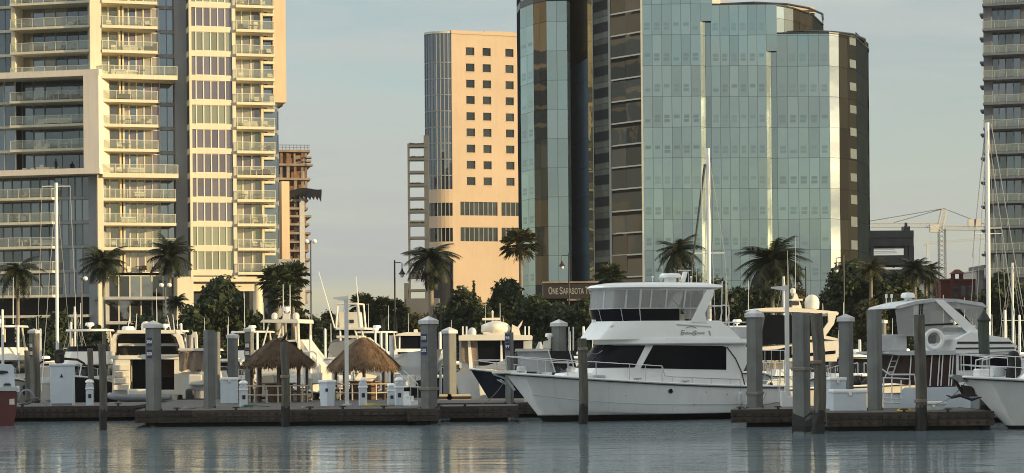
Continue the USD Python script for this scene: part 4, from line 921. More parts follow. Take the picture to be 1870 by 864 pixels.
def hedge():
    rng = np.random.default_rng(8); lobes = []
    for x in np.arange(-75, 80, 1.2):
        lobes.append(((x, 211 + rng.uniform(-1.5, 3), 2.8 + rng.uniform(0, .9)), (1.4, 1.2, rng.uniform(1.0, 2.4))))
    MB().add(*leaf_cloud(rng, lobes, 17000, .2)).build('hedge', 'leaf_dark', None, kind='stuff', label='dark clipped hedge along the seawall behind the marina', category=None) if False else tag(obj('hedge', leaf_cloud(rng, lobes, 34000, .2), 'leaf_dark'), 'dark hedge running along the top of the seawall behind the boats', 'hedge', kind='stuff')
hedge()

# ------------------------------------------------------------------ street lamps on the promenade
def street_lamp(px, top, D, label, kind='bell', side=1):
    f = frame_px(px, D, 1.9); H = f.z(top, 0, px); t = thing('street_lamp', label, 'street lamp', f.o, 0)
    MB().tube([(0, 0, 0), (0, 0, H)], [.11, .07], 8).lathe([(.22, 0), (.22, .5), (.14, .9)], n=10).build('post', 'lamp_black' if kind == 'bell' else 'frame_gray', t, smooth=40)
    if kind == 'bell':
        MB().tube([(0, 0, H - .25), (side * .5, 0, H - .25), (side * .72, 0, H - .3), (side * .72, 0, H - .9)], .05, 6).build('arm', 'lamp_black', t)
        MB().lathe([(.06, 0), (.12, -.25), (.34, -.55), (.36, -.6)], (side * .72, 0, H - .8), 12).build('shade', 'lamp_black', t, smooth=40)
        MB().ball((side * .72, 0, H - 1.5), (.2, .2, .22)).build('globe', 'globe', t, smooth=True)
    else:
        MB().tube([(-.35, 0, H), (.35, 0, H)], .04, 5).build('arm', 'frame_gray', t)
        for s in ((-1, 1) if kind == 'twin' else (1,)): MB().ball((s * .38, 0, H - .05), (.24, .24, .22)).build('globe', 'globe', t, smooth=True)
street_lamp(722, 475, 214, 'tall black street lamp with a bell shade left of the slim frame tower')
street_lamp(1040, 462, 232, 'black street lamp in front of the tower name sign', side=-1)
street_lamp(806, 556, 212, 'low black street lamp behind the blue plate pile', side=-1)
street_lamp(1542, 466, 214, 'black street lamp before the bronze corner of the glass tower', side=-1)
street_lamp(150, 508, 214, 'grey lamp post with a single globe before the left wing', 'single')
street_lamp(303, 520, 214, 'lamp post with two small globes before the grey pier', 'twin')
street_lamp(569, 440, 216, 'very tall thin lamp post under the unfinished tower', 'twin')
street_lamp(1473, 487, 205, 'dark lamp post hung over by the coconut palm', side=-1)

# ------------------------------------------------------------------ docks
DECK = 0.80
def dock(name, label, corners, seed=0, planks=True, board=2.6):
    """A floating dock: deck on floats, a waler of two boards round its edge, each board a part, with a row of through bolts."""
    rng = random.Random(seed); t = thing(name, label, 'dock', (corners[0][0], corners[0][1], 0)); o = np.array(corners[0]); C = [np.array(c) - o for c in corners]
    P = Polygon([tuple(c) for c in C])
    m = MB(); m.plan(list(P.buffer(-.12, join_style=2).exterior.coords)[:-1], DECK - .16, DECK); m.build('deck', 'dock_deck', t)
    MB().plan(list(P.buffer(-.55, join_style=2).exterior.coords)[:-1], -.5, DECK - .17).build('float', 'dock_float', t)
    bolts = MB()
    ring = list(P.exterior.coords); ring = ring if Polygon(ring).exterior.is_ccw else ring[::-1]
    for a, b in zip(ring[:-1], ring[1:]):
        a, b = np.array(a), np.array(b); L = np.linalg.norm(b - a); d = (b - a) / L; nrm = np.array([d[1], -d[0]])
        if nrm[1] > .3: continue                            # the far edge is not built out in boards
        n = max(1, round(L / board)); 
        for k in range(n):
            for z0, z1, off in ((.50, .81, .0), (.21, .49, .025)):
                p, q = a + d * (L * k / n + .008), a + d * (L * (k + 1) / n - .008); j = off + rng.uniform(0, .012); w = .14
                e = rng.uniform(-.006, .006)
                MB().hexa([(*(p + nrm * -j), z0 + e), (*(q + nrm * -j), z0 + e), (*(q - nrm * w), z0 + e), (*(p - nrm * w), z0 + e), (*(p + nrm * -j), z1 + e), (*(q + nrm * -j), z1 + e), (*(q - nrm * w), z1 + e), (*(p - nrm * w), z1 + e)]).build('waler_board', 'dock_wood', t)
        for k in range(int(L / .42)):
            p = a + d * (.2 + k * .42)
            for z in (.64, .36): bolts.box(p[0] - .055, p[0] + .055, p[1] - .055 + nrm[1] * .012, p[1] + .055 + nrm[1] * .012, z - .05, z + .05)
    if bolts.v: bolts.build('bolt', 'bolt', t, kind='stuff')
    return t
def g2(px, D): return (ray(px, 650)[0] * D, D)
dock('dock', 'long timber edged floating dock carrying the thatched huts', [g2(245, 107), g2(762, 107), (ray(762, 650)[0] * 107, 132), (ray(245, 650)[0] * 107 - 2, 132)], 1)
dock('dock', 'dark floating dock at the left edge under the white locker', [g2(-60, 117.5), g2(244, 117.5), (ray(244, 650)[0] * 117.5, 127), (ray(-60, 650)[0] * 117.5, 127)], 2)
dock('dock', 'floating dock stub with the blue plate pile, left of the yacht bow', [g2(742, 106.2), g2(800, 106.2), (ray(800, 650)[0] * 106.2, 108.5), (ray(742, 650)[0] * 106.2, 108.5)], 3, board=1.6)
dock('dock', 'dark finger dock running behind the yacht bow', [g2(800, 110.5), g2(946, 110.5), (ray(946, 650)[0] * 110.5, 114.5), (ray(800, 650)[0] * 110.5, 114.5)], 4)
dock('dock', 'finger dock with the orange lit capped pile', [g2(765, 117), g2(1010, 117), (ray(1010, 650)[0] * 117, 128.5), (ray(765, 650)[0] * 117, 128.5)], 5)
dock('dock', 'floating dock at the yacht stern with a tall capped pile', [g2(1334, 100), g2(1512, 100), (ray(1512, 650)[0] * 100, 116), (ray(1362, 650)[0] * 103, 103)], 6)
dock('dock', 'dark floating dock on the right before the canvas topped boat', [g2(1509, 94), g2(1815, 94), (ray(1815, 650)[0] * 94, 101), (ray(1509, 650)[0] * 94, 101)], 7)

# ------------------------------------------------------------------ piles
def square_pile(px, D, top, wpx, rot, label, cap=True, base=-1.5, wet_z=.8, material='pile_conc', capm='cap_white', plates=0, group=None):
    f = frame_px(px, D, 0, rot); zt = Fr(f.o[0], D).z(top, 0, px); s = wpx / F * D / (abs(math.cos(math.radians(rot))) + abs(math.sin(math.radians(rot)))); h = s / 2
    t = thing('square_pile', label, 'pile', f.o, rot, group)
    ch = s * .62 if cap else 0
    m = manifold3d.CrossSection([[(-h + .04, -h), (h - .04, -h), (h, -h + .04), (h, h - .04), (h - .04, h), (-h + .04, h), (-h, h - .04), (-h, -h + .04)]]).extrude(zt - ch - base).translate((0, 0, base))
    obj('shaft', m, material, t)
    MB().rings([np.array([(x * (h + .012 + .02 * math.sin(z * 9 + x * 5)), y * (h + .012 + .02 * math.cos(z * 7 + y * 3)), z + (.10 * x * y if z > .5 else 0)) for x, y in ((-1, -1), (0, -1), (1, -1), (1, 0), (1, 1), (0, 1), (-1, 1), (-1, 0))]) for z in (base, 0, .3, .6, wet_z)]).build('wet_collar', 'pile_wet', t)
    if cap:
        c = h + .05; z = zt - ch; MB().box(-c, c, -c, c, z - .02, z + .16).add([(-c, -c, z + .16), (c, -c, z + .16), (c, c, z + .16), (-c, c, z + .16), (0, 0, zt)], [(0, 1, 4), (1, 2, 4), (2, 3, 4), (3, 0, 4)]).build('pile_cap', capm, t)
    return t, f, h, zt
def round_pile(px, D, top, wpx, label, bend=0.0, material='pile_wood', cap=False, wet=1.0, seed=0, group=None):
    rng = np.random.default_rng(seed + int(px)); f = frame_px(px, D, 0); zt = f.z(top, 0, px); r = wpx / F * D / 2
    t = thing('round_pile', label, 'pile', f.o, 0, group)
    def rings(z0, z1, k, rough):
        V = []
        for z in np.linspace(z0, z1, k):
            a = np.linspace(0, 2 * math.pi, 16, endpoint=False); rr = r * (1.0 - .012 * z) * (1 + rough * rng.normal(size=16)); q = (z / zt); cx = bend * math.sin(q * 3.0) + .03 * math.sin(z)
            V.append(np.stack([cx + rr * np.cos(a), rr * np.sin(a), np.full(16, z) + (rng.normal(size=16) * .01 if z1 == zt and z == z1 else 0)], 1))
        return V
    MB().rings(rings(wet - .1, zt, 14, .03)).build('shaft', material, t, smooth=50)
    b = MB().rings(rings(-1.5, wet, 12, .07)); b.build('wet_foot', 'pile_wet', t, smooth=60)
    if cap: MB().lathe([(r * 1.15, -.04), (r * 1.18, .05), (.01, r * 2.0)], (bend * math.sin(3.0), 0, zt), 8).build('pile_cap', 'cap_black', t)
    return t, f, zt, r, 0
P280 = square_pile(280, 107.8, 585, 29, -29, 'grey concrete pile with white cap at the left dock corner')
P783 = square_pile(783, 107.2, 577, 32, -43, 'tall concrete pile with white cap and two blue plates')
square_pile(821, 127, 597, 26, -48, 'white capped pile glowing orange on its right face')
square_pile(1021, 120.5, 583, 28, -40, 'white capped concrete pile behind the yacht foredeck')
P1378 = square_pile(1378, 103.5, 565, 31, -38, 'tall white capped concrete pile at the yacht stern')
square_pile(382, 112, 603, 23, -45, 'uncapped concrete pile with a pale paint mark left of the huts', cap=False)
square_pile(397, 134, 606, 12, -35, 'sunlit concrete pile close behind the uncapped one', cap=False)
square_pile(425, 128, 608, 19, -20, 'white capped pile just left of the first thatched hut')
square_pile(455.5, 134.5, 597, 17, -20, 'sunlit white capped pile with dark number frames behind the first hut')
square_pile(62, 139, 600, 17, -20, 'sunlit white capped pile with dark number frames at the far left')
P1463 = square_pile(1463, 92.5, 571, 35, -35, 'thick uncapped concrete pile standing in open water on the right', cap=False)
square_pile(1545, 101, 573, 29, -28, 'white capped concrete pile left of the flat topped one')
square_pile(1597, 97.5, 566, 30, -33, 'flat topped concrete pile left of the canvas topped boat', cap=False)
square_pile(1613, 124, 584, 13, -40, 'slim sunlit capped pile behind the flat topped pile')
P930 = square_pile(930, 116.5, 607, 17, -25, 'small grey pile with number plates beside the navy bow', cap=False)
def slip_plates(P, rows, txt, material='plate_blue', lm='letter_white', where='on the tall pile', w=.36, px=770):
    t, f, h, zt = P
    for z, s in zip(rows, txt):
        z = Fr(f.o[0], f.o[1]).z(z, 0, px)
        p = thing('number_plate', 'small blue plate reading %s, %s of the two %s' % (s, 'upper' if s == txt[0] else 'lower', where), 'sign', f.o, f.rot)
        MB().box(-w / 2, w / 2, -h - .035, -h - .005, z - .19, z + .19).build('plate', material, p)
        m = meshkit.text_mesh(s, .15, .012, bold=True); wd = m.bounds[1][0]; v = m.vertices
        MB().add(np.stack([v[:, 0] * .9 - wd * .45, -h - .036 - v[:, 2], z - .075 + v[:, 1]], 1), m.faces).build('lettering', lm, p)
slip_plates(P783, (617, 640), ('102', '101'))
slip_plates(P280, (624, 646), ('106', '105'), where='on the left corner pile', w=.27, px=273)
slip_plates(P930, (617, 633), ('98', '97'), where='by the navy bow', w=.25, px=928)
for x, D in ((455.5, 134.5), (62, 139)):
    f = frame_px(x, D, 0, -20)
    for q in (631, 645):
        z = f.z(q, -.27, x); p = thing('number_plate', 'dark framed slip number, %s of two on the sunlit pile %s' % ('upper' if q == 631 else 'lower', 'at the far left' if x < 100 else 'behind the first hut'), 'sign', f.o, f.rot)
        MB().box(-.2, .2, -.30, -.275, z - .19, z + .19).build('frame', 'lamp_black', p); MB().box(-.13, .13, -.31, -.301, z - .12, z + .12).build('plate', 'cap_white', p)
P520 = round_pile(520, 106, 625, 16, 'weathered timber pile in front of the first hut, the bird on top', .0, 'pile_wood')
round_pile(187, 103.5, 628, 14, 'slim dark timber pile in the water at the left')
P1064 = round_pile(1064, 106, 618, 17, 'weathered timber pile standing against the white yacht')
P1492 = round_pile(1492, 91.5, 572, 23, 'crooked timber pile with rope beside the thick concrete one', .10)
P1680 = round_pile(1680.5, 94.0, 575, 21, 'tall dark timber pile in front of the canvas topped boat', .0, wet=1.1)
round_pile(1797.5, 97.0, 586, 21, 'green stained pile with a black pointed cap at the right bow', 0, 'pile_green', True)
for x, tp, w, D, lb in ((49, 640, 9, 126, 'short timber pile beside the red boat'), (66, 611, 13, 127, 'brown weathered pile between the red boat and the locker'), (165, 636, 11, 128, 'short dark pile right of the white locker'), (346, 612, 8, 150, 'thin pile behind the boat with the tan canvas')):
    round_pile(x, D, tp, w, lb)
def pile_wrap(P, pys, name='rope', label=None):
    t, f = P[0], P[1]
    for py in pys:
        z = Fr(f.o[0], f.o[1]).z(py, 0, 935 + f.o[0] / f.o[1] * F)
        if len(P) == 4: h = P[2] + .02; pts = [(-h, -h), (h, -h), (h, h), (-h, h), (-h, -h)]
        else: h = P[3] + .015; pts = [(h * math.cos(a), h * math.sin(a)) for a in np.linspace(0, 6.283, 14)]
        m = MB()
        for k in range(3): m.tube([(p[0], p[1], z + .045 * k + .03 * i / len(pts)) for i, p in enumerate(pts)], .024, 5)
        m.build('rope_wrap', 'rope', t, smooth=50)
def rope(p, q, sag, label, r=.018):
    p, q = np.array(p, float), np.array(q, float); s = np.linspace(0, 1, 14)[:, None]
    m = MB().tube(p + (q - p) * s - np.array([0, 0, 1]) * sag * 4 * s * (1 - s), r, 5); tag(m.build('mooring_rope', 'rope'), label, 'rope', GROUPS['mooring_rope'])
for P_, q_ in ((P1463, (676,)), (P1064, (640,)), (P1492, (664,)), (P1680, (735,)), (P783, (712,)), (P1378, (720,)), (P520, (690,))): pile_wrap(P_, q_)
rope(W(1066, 634, 105.8), W(1100, 640, 108.5), .25, 'rope from the timber pile to the yacht rail')
rope(W(1692, 738, 94), W(1762, 700, 95), .3, 'rope from the dark timber pile to the right bow')

# ------------------------------------------------------------------ dock furniture
def pedestal(px, D, top, label, group='white power pedestals on the dock'):
    f = frame_px(px, D, DECK); H = f.z(top, 0, px); t = thing('power_pedestal', label, 'pedestal', f.o, 12, group)
    obj('body', rbox(.40, .34, H * .82, .04), 'box_white', t); obj('collar', rbox(.46, .40, .10, .03, (0, 0, H * .62)), 'gelcoat', t)
    MB().lathe([(.16, H * .82), (.16, H * .88), (.24, H * .885), (.23, H * .93), (.14, H * .99), (.02, H)], n=14).build('cap', 'gelcoat', t, smooth=40)
    MB().box(-.08, .08, -.19, -.168, H * .3, H * .45).build('outlet', 'lamp_black', t)
pedestal(163, 118.2, 693, 'white power pedestal right of the big white locker')
pedestal(444, 113, 695, 'white power pedestal left of the first hut')
pedestal(662, 113, 689, 'white power pedestal before the second hut')
pedestal(728, 112.5, 689, 'white power pedestal at the right end of the hut dock')
pedestal(714, 114, 700, 'small white power pedestal beside the end one of the hut dock')
def locker():
    f = frame_px(114, 118.5, DECK); t = thing('dock_locker', 'tall white locker with a small black emblem on the left dock', 'locker', f.o, 4); H = f.z(665, 0, 114)
    obj('body', rbox(1.22, .8, H - .1, .04), 'box_white', t); obj('lid', rbox(1.34, .9, .14, .05, (0, 0, H - .12)), 'box_white', t)
    MB().box(-.55, .55, -.43, -.403, .06, .16).build('plinth', 'deck_conc', t)
    MB().prism([(-.1, H - .72), (.1, H - .72), (.03, H - .62), (0, H - .5), (-.05, H - .62)], -.412, -.403).build('emblem', 'lamp_black', t)
locker()
def bin_():
    f = frame_px(597, 114, DECK); t = thing('dock_bin', 'white tapered bin with a small dark emblem between the two huts', 'bin', f.o, 22); H = f.z(694, 0, 597)
    a = np.linspace(0, 2 * math.pi, 6, endpoint=False) + .2
    ring = lambda r, z: np.stack([r * np.cos(a), r * np.sin(a), np.full(6, z)], 1)
    MB().rings([ring(.40, 0), ring(.50, H - .12)]).build('body', 'box_white', t); MB().rings([ring(.55, H - .12), ring(.55, H - .02), ring(.48, H)]).build('lid', 'gelcoat', t)
    MB().box(-.24, -.10, -.45, -.43, H * .55, H * .68).build('emblem', 'plate_blue', t)
bin_()
def light_post(px, top, D, arm, label):
    f = frame_px(px, D, DECK); H = f.z(top, 0, px); t = thing('light_post', label, 'light post', f.o, 0)
    MB().box(-.1, .1, -.1, .1, 0, H).build('post', 'alu_white', t); MB().box(-.22, .22, -.22, .22, 0, .06).build('foot', 'alu_white', t)
    MB().prism([(0, H - .02), (0, H - .28), (-.35, H - .24), (-arm, H - .15), (-arm, H - .08)], -.14, .14).build('head', 'alu_white', t)
light_post(633, 540, 115, .68, 'white dock light post with a flat head between the huts')
light_post(1437.5, 521, 111, .78, 'white dock light post right of the yacht stern pile')
def dock_box(px, D, top, wm, dm, label, lid='gelcoat', rot=8):
    f = frame_px(px, D, DECK); H = f.z(top, 0, px); t = thing('dock_box', label, 'dock box', f.o, rot)
    obj('body', rbox(wm, dm, H - .12, .04), 'box_white', t); obj('lid', rbox(wm + .08, dm + .08, .16, .05, (0, 0, H - .14)), lid, t); MB().box(-.07, .07, -dm / 2 - .06, -dm / 2 - .03, H - .24, H - .1).build('latch', 'steel', t)
dock_box(1548, 96.5, 712, 1.5, .8, 'wide white dock box at the foot of the capped pile', rot=4)
dock_box(1526, 99.5, 690, .75, .7, 'narrow white dock box left of the wide one')
dock_box(418, 121, 690, .95, .7, 'low grey white dock box left of the first hut')
for k, (x, w) in enumerate(((818, .95), (836, 1.35))):
    pass
def kerb_block(px, D, w, label):
    f = frame_px(px, D, DECK); t = thing('pile_guide', label, 'pile guide', f.o, 0); MB().box(-w / 2, w / 2, -.5, -.2, 0, .32).build('block', 'rail_cream', t); MB().box(-w / 2 - .05, w / 2 + .05, -.56, -.45, .05, .2).build('roller', 'rubber', t)
kerb_block(813, 126, .7, 'short sunlit guide block left of the orange lit pile foot')
kerb_block(838, 126, 1.3, 'long sunlit guide block right of the orange lit pile foot')

# ------------------------------------------------------------------ hoses, cords, cleats, steps and boxes that lie about on the docks
def hose_coil(px, D, r, material, label, upright=False, z=DECK):
    f = frame_px(px, D, z); t = thing('hose_coil', label, 'hose', f.o, 0); m = MB(); s = np.linspace(0, 2 * math.pi * 4, 80); k = r * (1 - .05 * s / 6.28)
    p = np.stack([k * np.cos(s), k * np.sin(s), .03 + .022 * s / 6.28], 1)
    if upright: p = np.stack([p[:, 0], -p[:, 2], p[:, 1] + r + .1], 1)
    m.tube(p, .022, 5); m.build('coil', material, t, smooth=50)
    m = MB().tube([p[-1], p[-1] + [.3, -.1, -.05], p[-1] + [.9, .1, -.1 if not upright else -.6]], .02, 5); m.build('tail', material, t)
hose_coil(452, 112.6, .26, 'hose_green', 'green hose coiled at the foot of the pedestal left of the first hut')
hose_coil(674, 112.6, .28, 'cord_yellow', 'yellow cord coiled beside the pedestal before the second hut')
hose_coil(48, 117.9, .42, 'rib_grey', 'grey hose hung in an upright coil between the red boat and the white locker', True)
hose_coil(345, 110, .3, 'rope', 'rope coiled on the dock left of the uncapped pile'); hose_coil(560, 109, .3, 'rope', 'rope coiled on the dock edge left of the white bin')
hose_coil(1350, 101.5, .28, 'rope', 'rope coiled on the dock at the tall capped pile'); hose_coil(1650, 94.8, .3, 'cord_yellow', 'yellow cord coiled on the right dock before the canvas topped boat')
def cleat(px, D, label):
    f = frame_px(px, D, DECK); t = thing('dock_cleat', label, 'cleat', f.o, 0, None); MB().box(-.06, .06, -.05, .05, 0, .09).build('base', 'lamp_black', t); MB().tube([(-.19, 0, .10), (-.1, 0, .12), (.1, 0, .12), (.19, 0, .10)], [.02, .03, .03, .02], 6).build('horn', 'lamp_black', t)
for px, D, w in ((40, 118, 'left of the white locker'), (215, 118, 'right of the slim dark pile'), (322, 107.4, 'beside the left corner pile'), (430, 107.4, 'below the first pedestal'), (565, 107.4, 'below the first hut'), (625, 107.4, 'below the dock light post'), (700, 107.4, 'below the second hut'), (848, 110.8, 'on the finger dock by the yacht bow'), (1350, 100.3, 'on the corner by the yacht stern'), (1420, 100.3, 'right of the tall stern pile'), (1650, 94.3, 'before the stern ladder'), (1730, 94.3, 'left of the hanging anchor')): cleat(px, D, 'black dock cleat ' + w)
def steps(px, D, label, rot=0, n=3):
    f = frame_px(px, D, DECK, rot); t = thing('boarding_steps', label, 'steps', f.o, rot)
    for k in range(n): MB().box(-.35, .35, k * .26 - .4, k * .26 - .14, 0, .24 * (k + 1)).build('step', 'gelcoat', t)
    m = MB()
    for s in (-.34, .34): m.tube([(s, -.4, .25), (s, -.4, 1.1), (s, n * .26 - .3, 1.1 + .24 * n), (s, n * .26 - .3, .24 * n)], .022, 5)
    m.build('handrail', 'steel', t)
steps(744, 113.6, 'white boarding steps with thin rails at the right end of the hut dock', 60); steps(1440, 105, 'white boarding steps beside the light post at the yacht stern', 90)
dock_box(1700, 96.5, 734, 1.1, .6, 'long low dock box under the dark timber pile', rot=6)
# ------------------------------------------------------------------ thatched huts
def hut(px, D, apex, eave, wpx, label, seed):
    rng = np.random.default_rng(seed); f = frame_px(px, D, DECK, -18); g = Fr(f.o[0], D, DECK); za, ze = g.z(apex, 0, px), g.z(eave, -1.5, px); R = wpx / F * D / 2 * 1.0
    t = thing('thatched_hut', label, 'hut', f.o, f.rot)
    nside = 8; a = np.linspace(0, 2 * math.pi, nside, endpoint=False) + .39
    ring = lambda r, z: np.stack([r * np.cos(a), r * np.sin(a), np.full(nside, z)], 1)
    roof = MB().rings([ring(R * .97, ze), ring(R * .55, ze + (za - ze) * .52), ring(R * .2, ze + (za - ze) * .88), ring(.08, za)]).build('roof', 'thatch', t)
    V, Fc = [], []
    for i in range(5200):                                  # straw blades laid down the slope, ragged at the eaves
        th = rng.uniform(0, 6.283); q = math.sqrt(rng.uniform(0.01, 1.0)); dirr = np.array([math.cos(th), math.sin(th), 0])
        k = (th - .39) / (2 * math.pi) * nside; rr = R * math.cos(math.pi / nside) / math.cos(((k % 1) - .5) * 2 * math.pi / nside)
        def at(qq):
            z = np.interp(qq, [0, .2, .55, .97, 1.1], [za, ze + (za - ze) * .88, ze + (za - ze) * .52, ze, ze - .35]); return dirr * rr * qq + np.array([0, 0, z])
        p0, p1 = at(q), at(min(1.08, q + rng.uniform(.07, .15))); lift = rng.uniform(.02, .09); p0 = p0 + [0, 0, lift]; p1 = p1 + [0, 0, lift * .6]
        if q > .86: p1 = p0 + dirr * rng.uniform(.02, .14) + np.array([0, 0, -rng.uniform(.2, .42)])
        sd = np.array([-dirr[1], dirr[0], 0]) * rng.uniform(.015, .04); j = np.array([*rng.normal(size=2) * .04, 0]); n_ = len(V)
        V += [p0 - sd, p0 + sd, p1 + sd * .4 + j, p1 - sd * .4 + j]; Fc += [(n_, n_ + 1, n_ + 2), (n_, n_ + 2, n_ + 3)]
    MB().add(V, Fc).build('straw', 'thatch', roof, kind='stuff')
    for i in range(0, nside): 
        c = ring(R * .72, 0)[i]; MB().tube([(c[0], c[1], 0), (c[0] + .02, c[1], ze + .25)], .085, 7).build('post', 'post_wood', t)
    # counter with stools round the middle, cream rail outside
    MB().lathe([(R * .40, 1.0), (R * .46, 1.02), (R * .46, 1.08), (R * .38, 1.08)], n=16).build('counter_top', 'teak', t); MB().lathe([(R * .36, 0), (R * .36, 1.0)], n=16).build('counter', 'post_wood', t)
    for i in range(6):
        b = i * 1.05 + .4; x, y = R * .60 * math.cos(b), R * .60 * math.sin(b)
        s = MB().lathe([(.17, .70), (.18, .76), (.02, .78)], (x, y, 0), 10).build('stool_seat', 'orange_seat' if i % 2 else 'teak', t)
        MB().tube([(x, y, 0), (x, y, .7)], .03, 6).lathe([(.16, 0), (.16, .03)], (x, y, 0), 10).build('stool_leg', 'steel', t)
    m = MB(); cr = ring(R * .86, 0)
    for i in range(nside):
        p, q = cr[i], cr[(i + 1) % nside]
        if i == 2: continue
        for z in (.42, .92): m.tube([p + [0, 0, z], q + [0, 0, z]], .035, 4)
        for s in (0, .5): w = p + (q - p) * s; m.tube([w, w + [0, 0, .92]], .04, 4)
    m.build('rail', 'rail_cream', t)
hut(509, 124, 617, 664, 140, 'thatched hut on the left with a ragged straw roof', 4)
hut(664, 128.5, 616, 671, 142, 'thatched hut on the right, its straw lit golden', 5)

# ------------------------------------------------------------------ the bird on the pile
def bird():
    f = P520[1]; zt = P520[2]; t = thing('bird', 'black bird perched on the timber pile before the first hut', 'bird', (f.o[0], f.o[1], zt), 0)
    m = [manifold3d.Manifold.sphere(r, 16).translate(p) for p, r in (((-.02, 0, .20), .075), ((.0, 0, .28), .085), ((.04, 0, .36), .062))]
    hull = lambda q: manifold3d.Manifold.batch_hull(q); sp = lambda p, r: manifold3d.Manifold.sphere(r, 14).translate(p)
    b = hull([sp((-.09, 0, .13), .05), sp((-.02, 0, .22), .085), sp((.04, 0, .32), .075)]) + hull([sp((.04, 0, .33), .06), sp((.07, 0, .42), .036)]) + hull([sp((.07, 0, .43), .04), sp((.10, 0, .45), .034)]) + hull([sp((.12, 0, .45), .016), sp((.20, 0, .435), .005)]) + hull([sp((-.1, 0, .12), .04), sp((-.22, 0, -.06), .02), sp((-.20, .03, -.05), .015), sp((-.2, -.03, -.05), .015)])
    obj('body', b.refine_to_length(.03), 'feather_black', t, smooth=60)
    for s in (-1, 1):
        w = hull([sp((.03, s * .075, .31), .03), sp((-.06, s * .085, .18), .035), sp((-.17, s * .05, .02), .012)]); obj('wing', w, 'feather_black', t, smooth=60)
        MB().tube([(.0, s * .04, .14), (.01, s * .04, .0)], .012, 5).build('leg', 'lamp_black', t)
bird()

# ------------------------------------------------------------------ boats: a hull along +x (bow forward), z = 0 at the waterline
def hull_sections(L, B, zs, zb, rake, full=.45, n=22, zc=.35, stern=.92, low=.22):
    S = []
    for u in np.linspace(0, 1, n):
        k = max(0, (u - full) / (1 - full)); b = B / 2 * (stern + (1 - stern) * min(1, u / .35)) * (1 - k ** 2.3) ** .62 + .02
        z = zs + (zb - zs) * u ** 1.5; kk = max(0, (u - .35) / .65); bc = b * (.90 - .52 * kk ** 1.5); cz = zc + (zb * .42 - zc) * kk ** 2.2; bl = bc * (.93 - .25 * kk)
        keel = -.55 + (.55 + .05) * max(0, (u - .8) / .2) ** 2
        X = lambda zz: u * L - rake * (1 - np.clip((zz - keel) / (z - keel), 0, 1)) * kk ** 2.6
        m = (cz * .45 + z * .55); bm = bc + (b - bc) * .42
        S.append([(X(z), b, z), (X(m), bm, m), (X(cz), bc, cz), (X(min(low, cz - .03)), bl, min(low, cz - .03)), (X(keel), .01, keel)])
    return S
def build_hull(t, L, B, zs, zb, rake, mat_='hull_white', full=.45, boot='antifoul', low=.22, name='hull', deckm='gelcoat', rub=True, stern=.92):
    S = hull_sections(L, B, zs, zb, rake, full, low=low, stern=stern)
    f = lambda p, s: (p[0], p[1] * s, p[2])
    up = MB()
    for s in (1, -1):
        R = [[f(p, s) for p in sec[:4]] for sec in S]; m = MB().rings(R if s < 0 else [r[::-1] for r in R], closed=False, cap=False); up.add(*m.get())
    st = S[0]; up.add([f(p, 1) for p in st[:4]] + [f(p, -1) for p in st[:4]], [[0, 1, 5, 4], [1, 2, 6, 5], [2, 3, 7, 6]])
    h = up.build(name, mat_, t, smooth=35)
    lo = MB(); R = [[f(sec[3], 1), f(sec[4], 1), f(sec[3], -1)] for sec in S]; lo.rings(R, closed=False, cap=False); lo.add([f(st[3], 1), f(st[4], 1), f(st[3], -1)], [[0, 1, 2]]); lo.build('hull_bottom', boot, t, smooth=35)
    d = MB(); R = [[(sec[0][0], sec[0][1] * .985, sec[0][2] - .03), (sec[0][0], 0, sec[0][2] + .05), (sec[0][0], -sec[0][1] * .985, sec[0][2] - .03)] for sec in S]; d.rings(R, closed=False, cap=False); d.build('deck', deckm, t, smooth=30)
    if rub:
        r = MB()
        for s in (1, -1): r.tube([(sec[0][0], (sec[0][1] + .015) * s, sec[0][2] - .02) for sec in S], .055, 6)
        r.build('rub_rail', 'gelcoat', t, smooth=50)
        r = MB()
        for s in (1, -1): r.tube([(sec[0][0], (sec[0][1] + .012) * s, sec[0][2] - .11) for sec in S], .028, 5)
        r.build('rub_strake', 'rubber', h)
    return S
def sheer_at(S, x):
    xs = [s[0][0] for s in S]; return np.interp(x, xs, [s[0][1] for s in S]), np.interp(x, xs, [s[0][2] for s in S])
NS, NA = 8, 14
def ring(z, xb, xn, dep, hw, p=2.0):
    """A deckhouse outline at one height: straight sides from xb to xn, an elliptic front that reaches dep farther."""
    a = np.linspace(-math.pi / 2, math.pi / 2, NA); q = [(xb + (xn - xb) * i / NS, -hw, z) for i in range(NS)]
    q += [(xn + dep * abs(math.cos(b)) ** (2 / p), hw * math.sin(b), z) for b in a]
    q += [(xn + (xb - xn) * (i + 1) / NS, hw, z) for i in range(NS)]
    return np.array(q)
def loft(t, name, levels, material, smooth=40, cap=True):
    return MB().rings([ring(*l) for l in levels], True, cap).build(name, material, t, smooth=smooth)
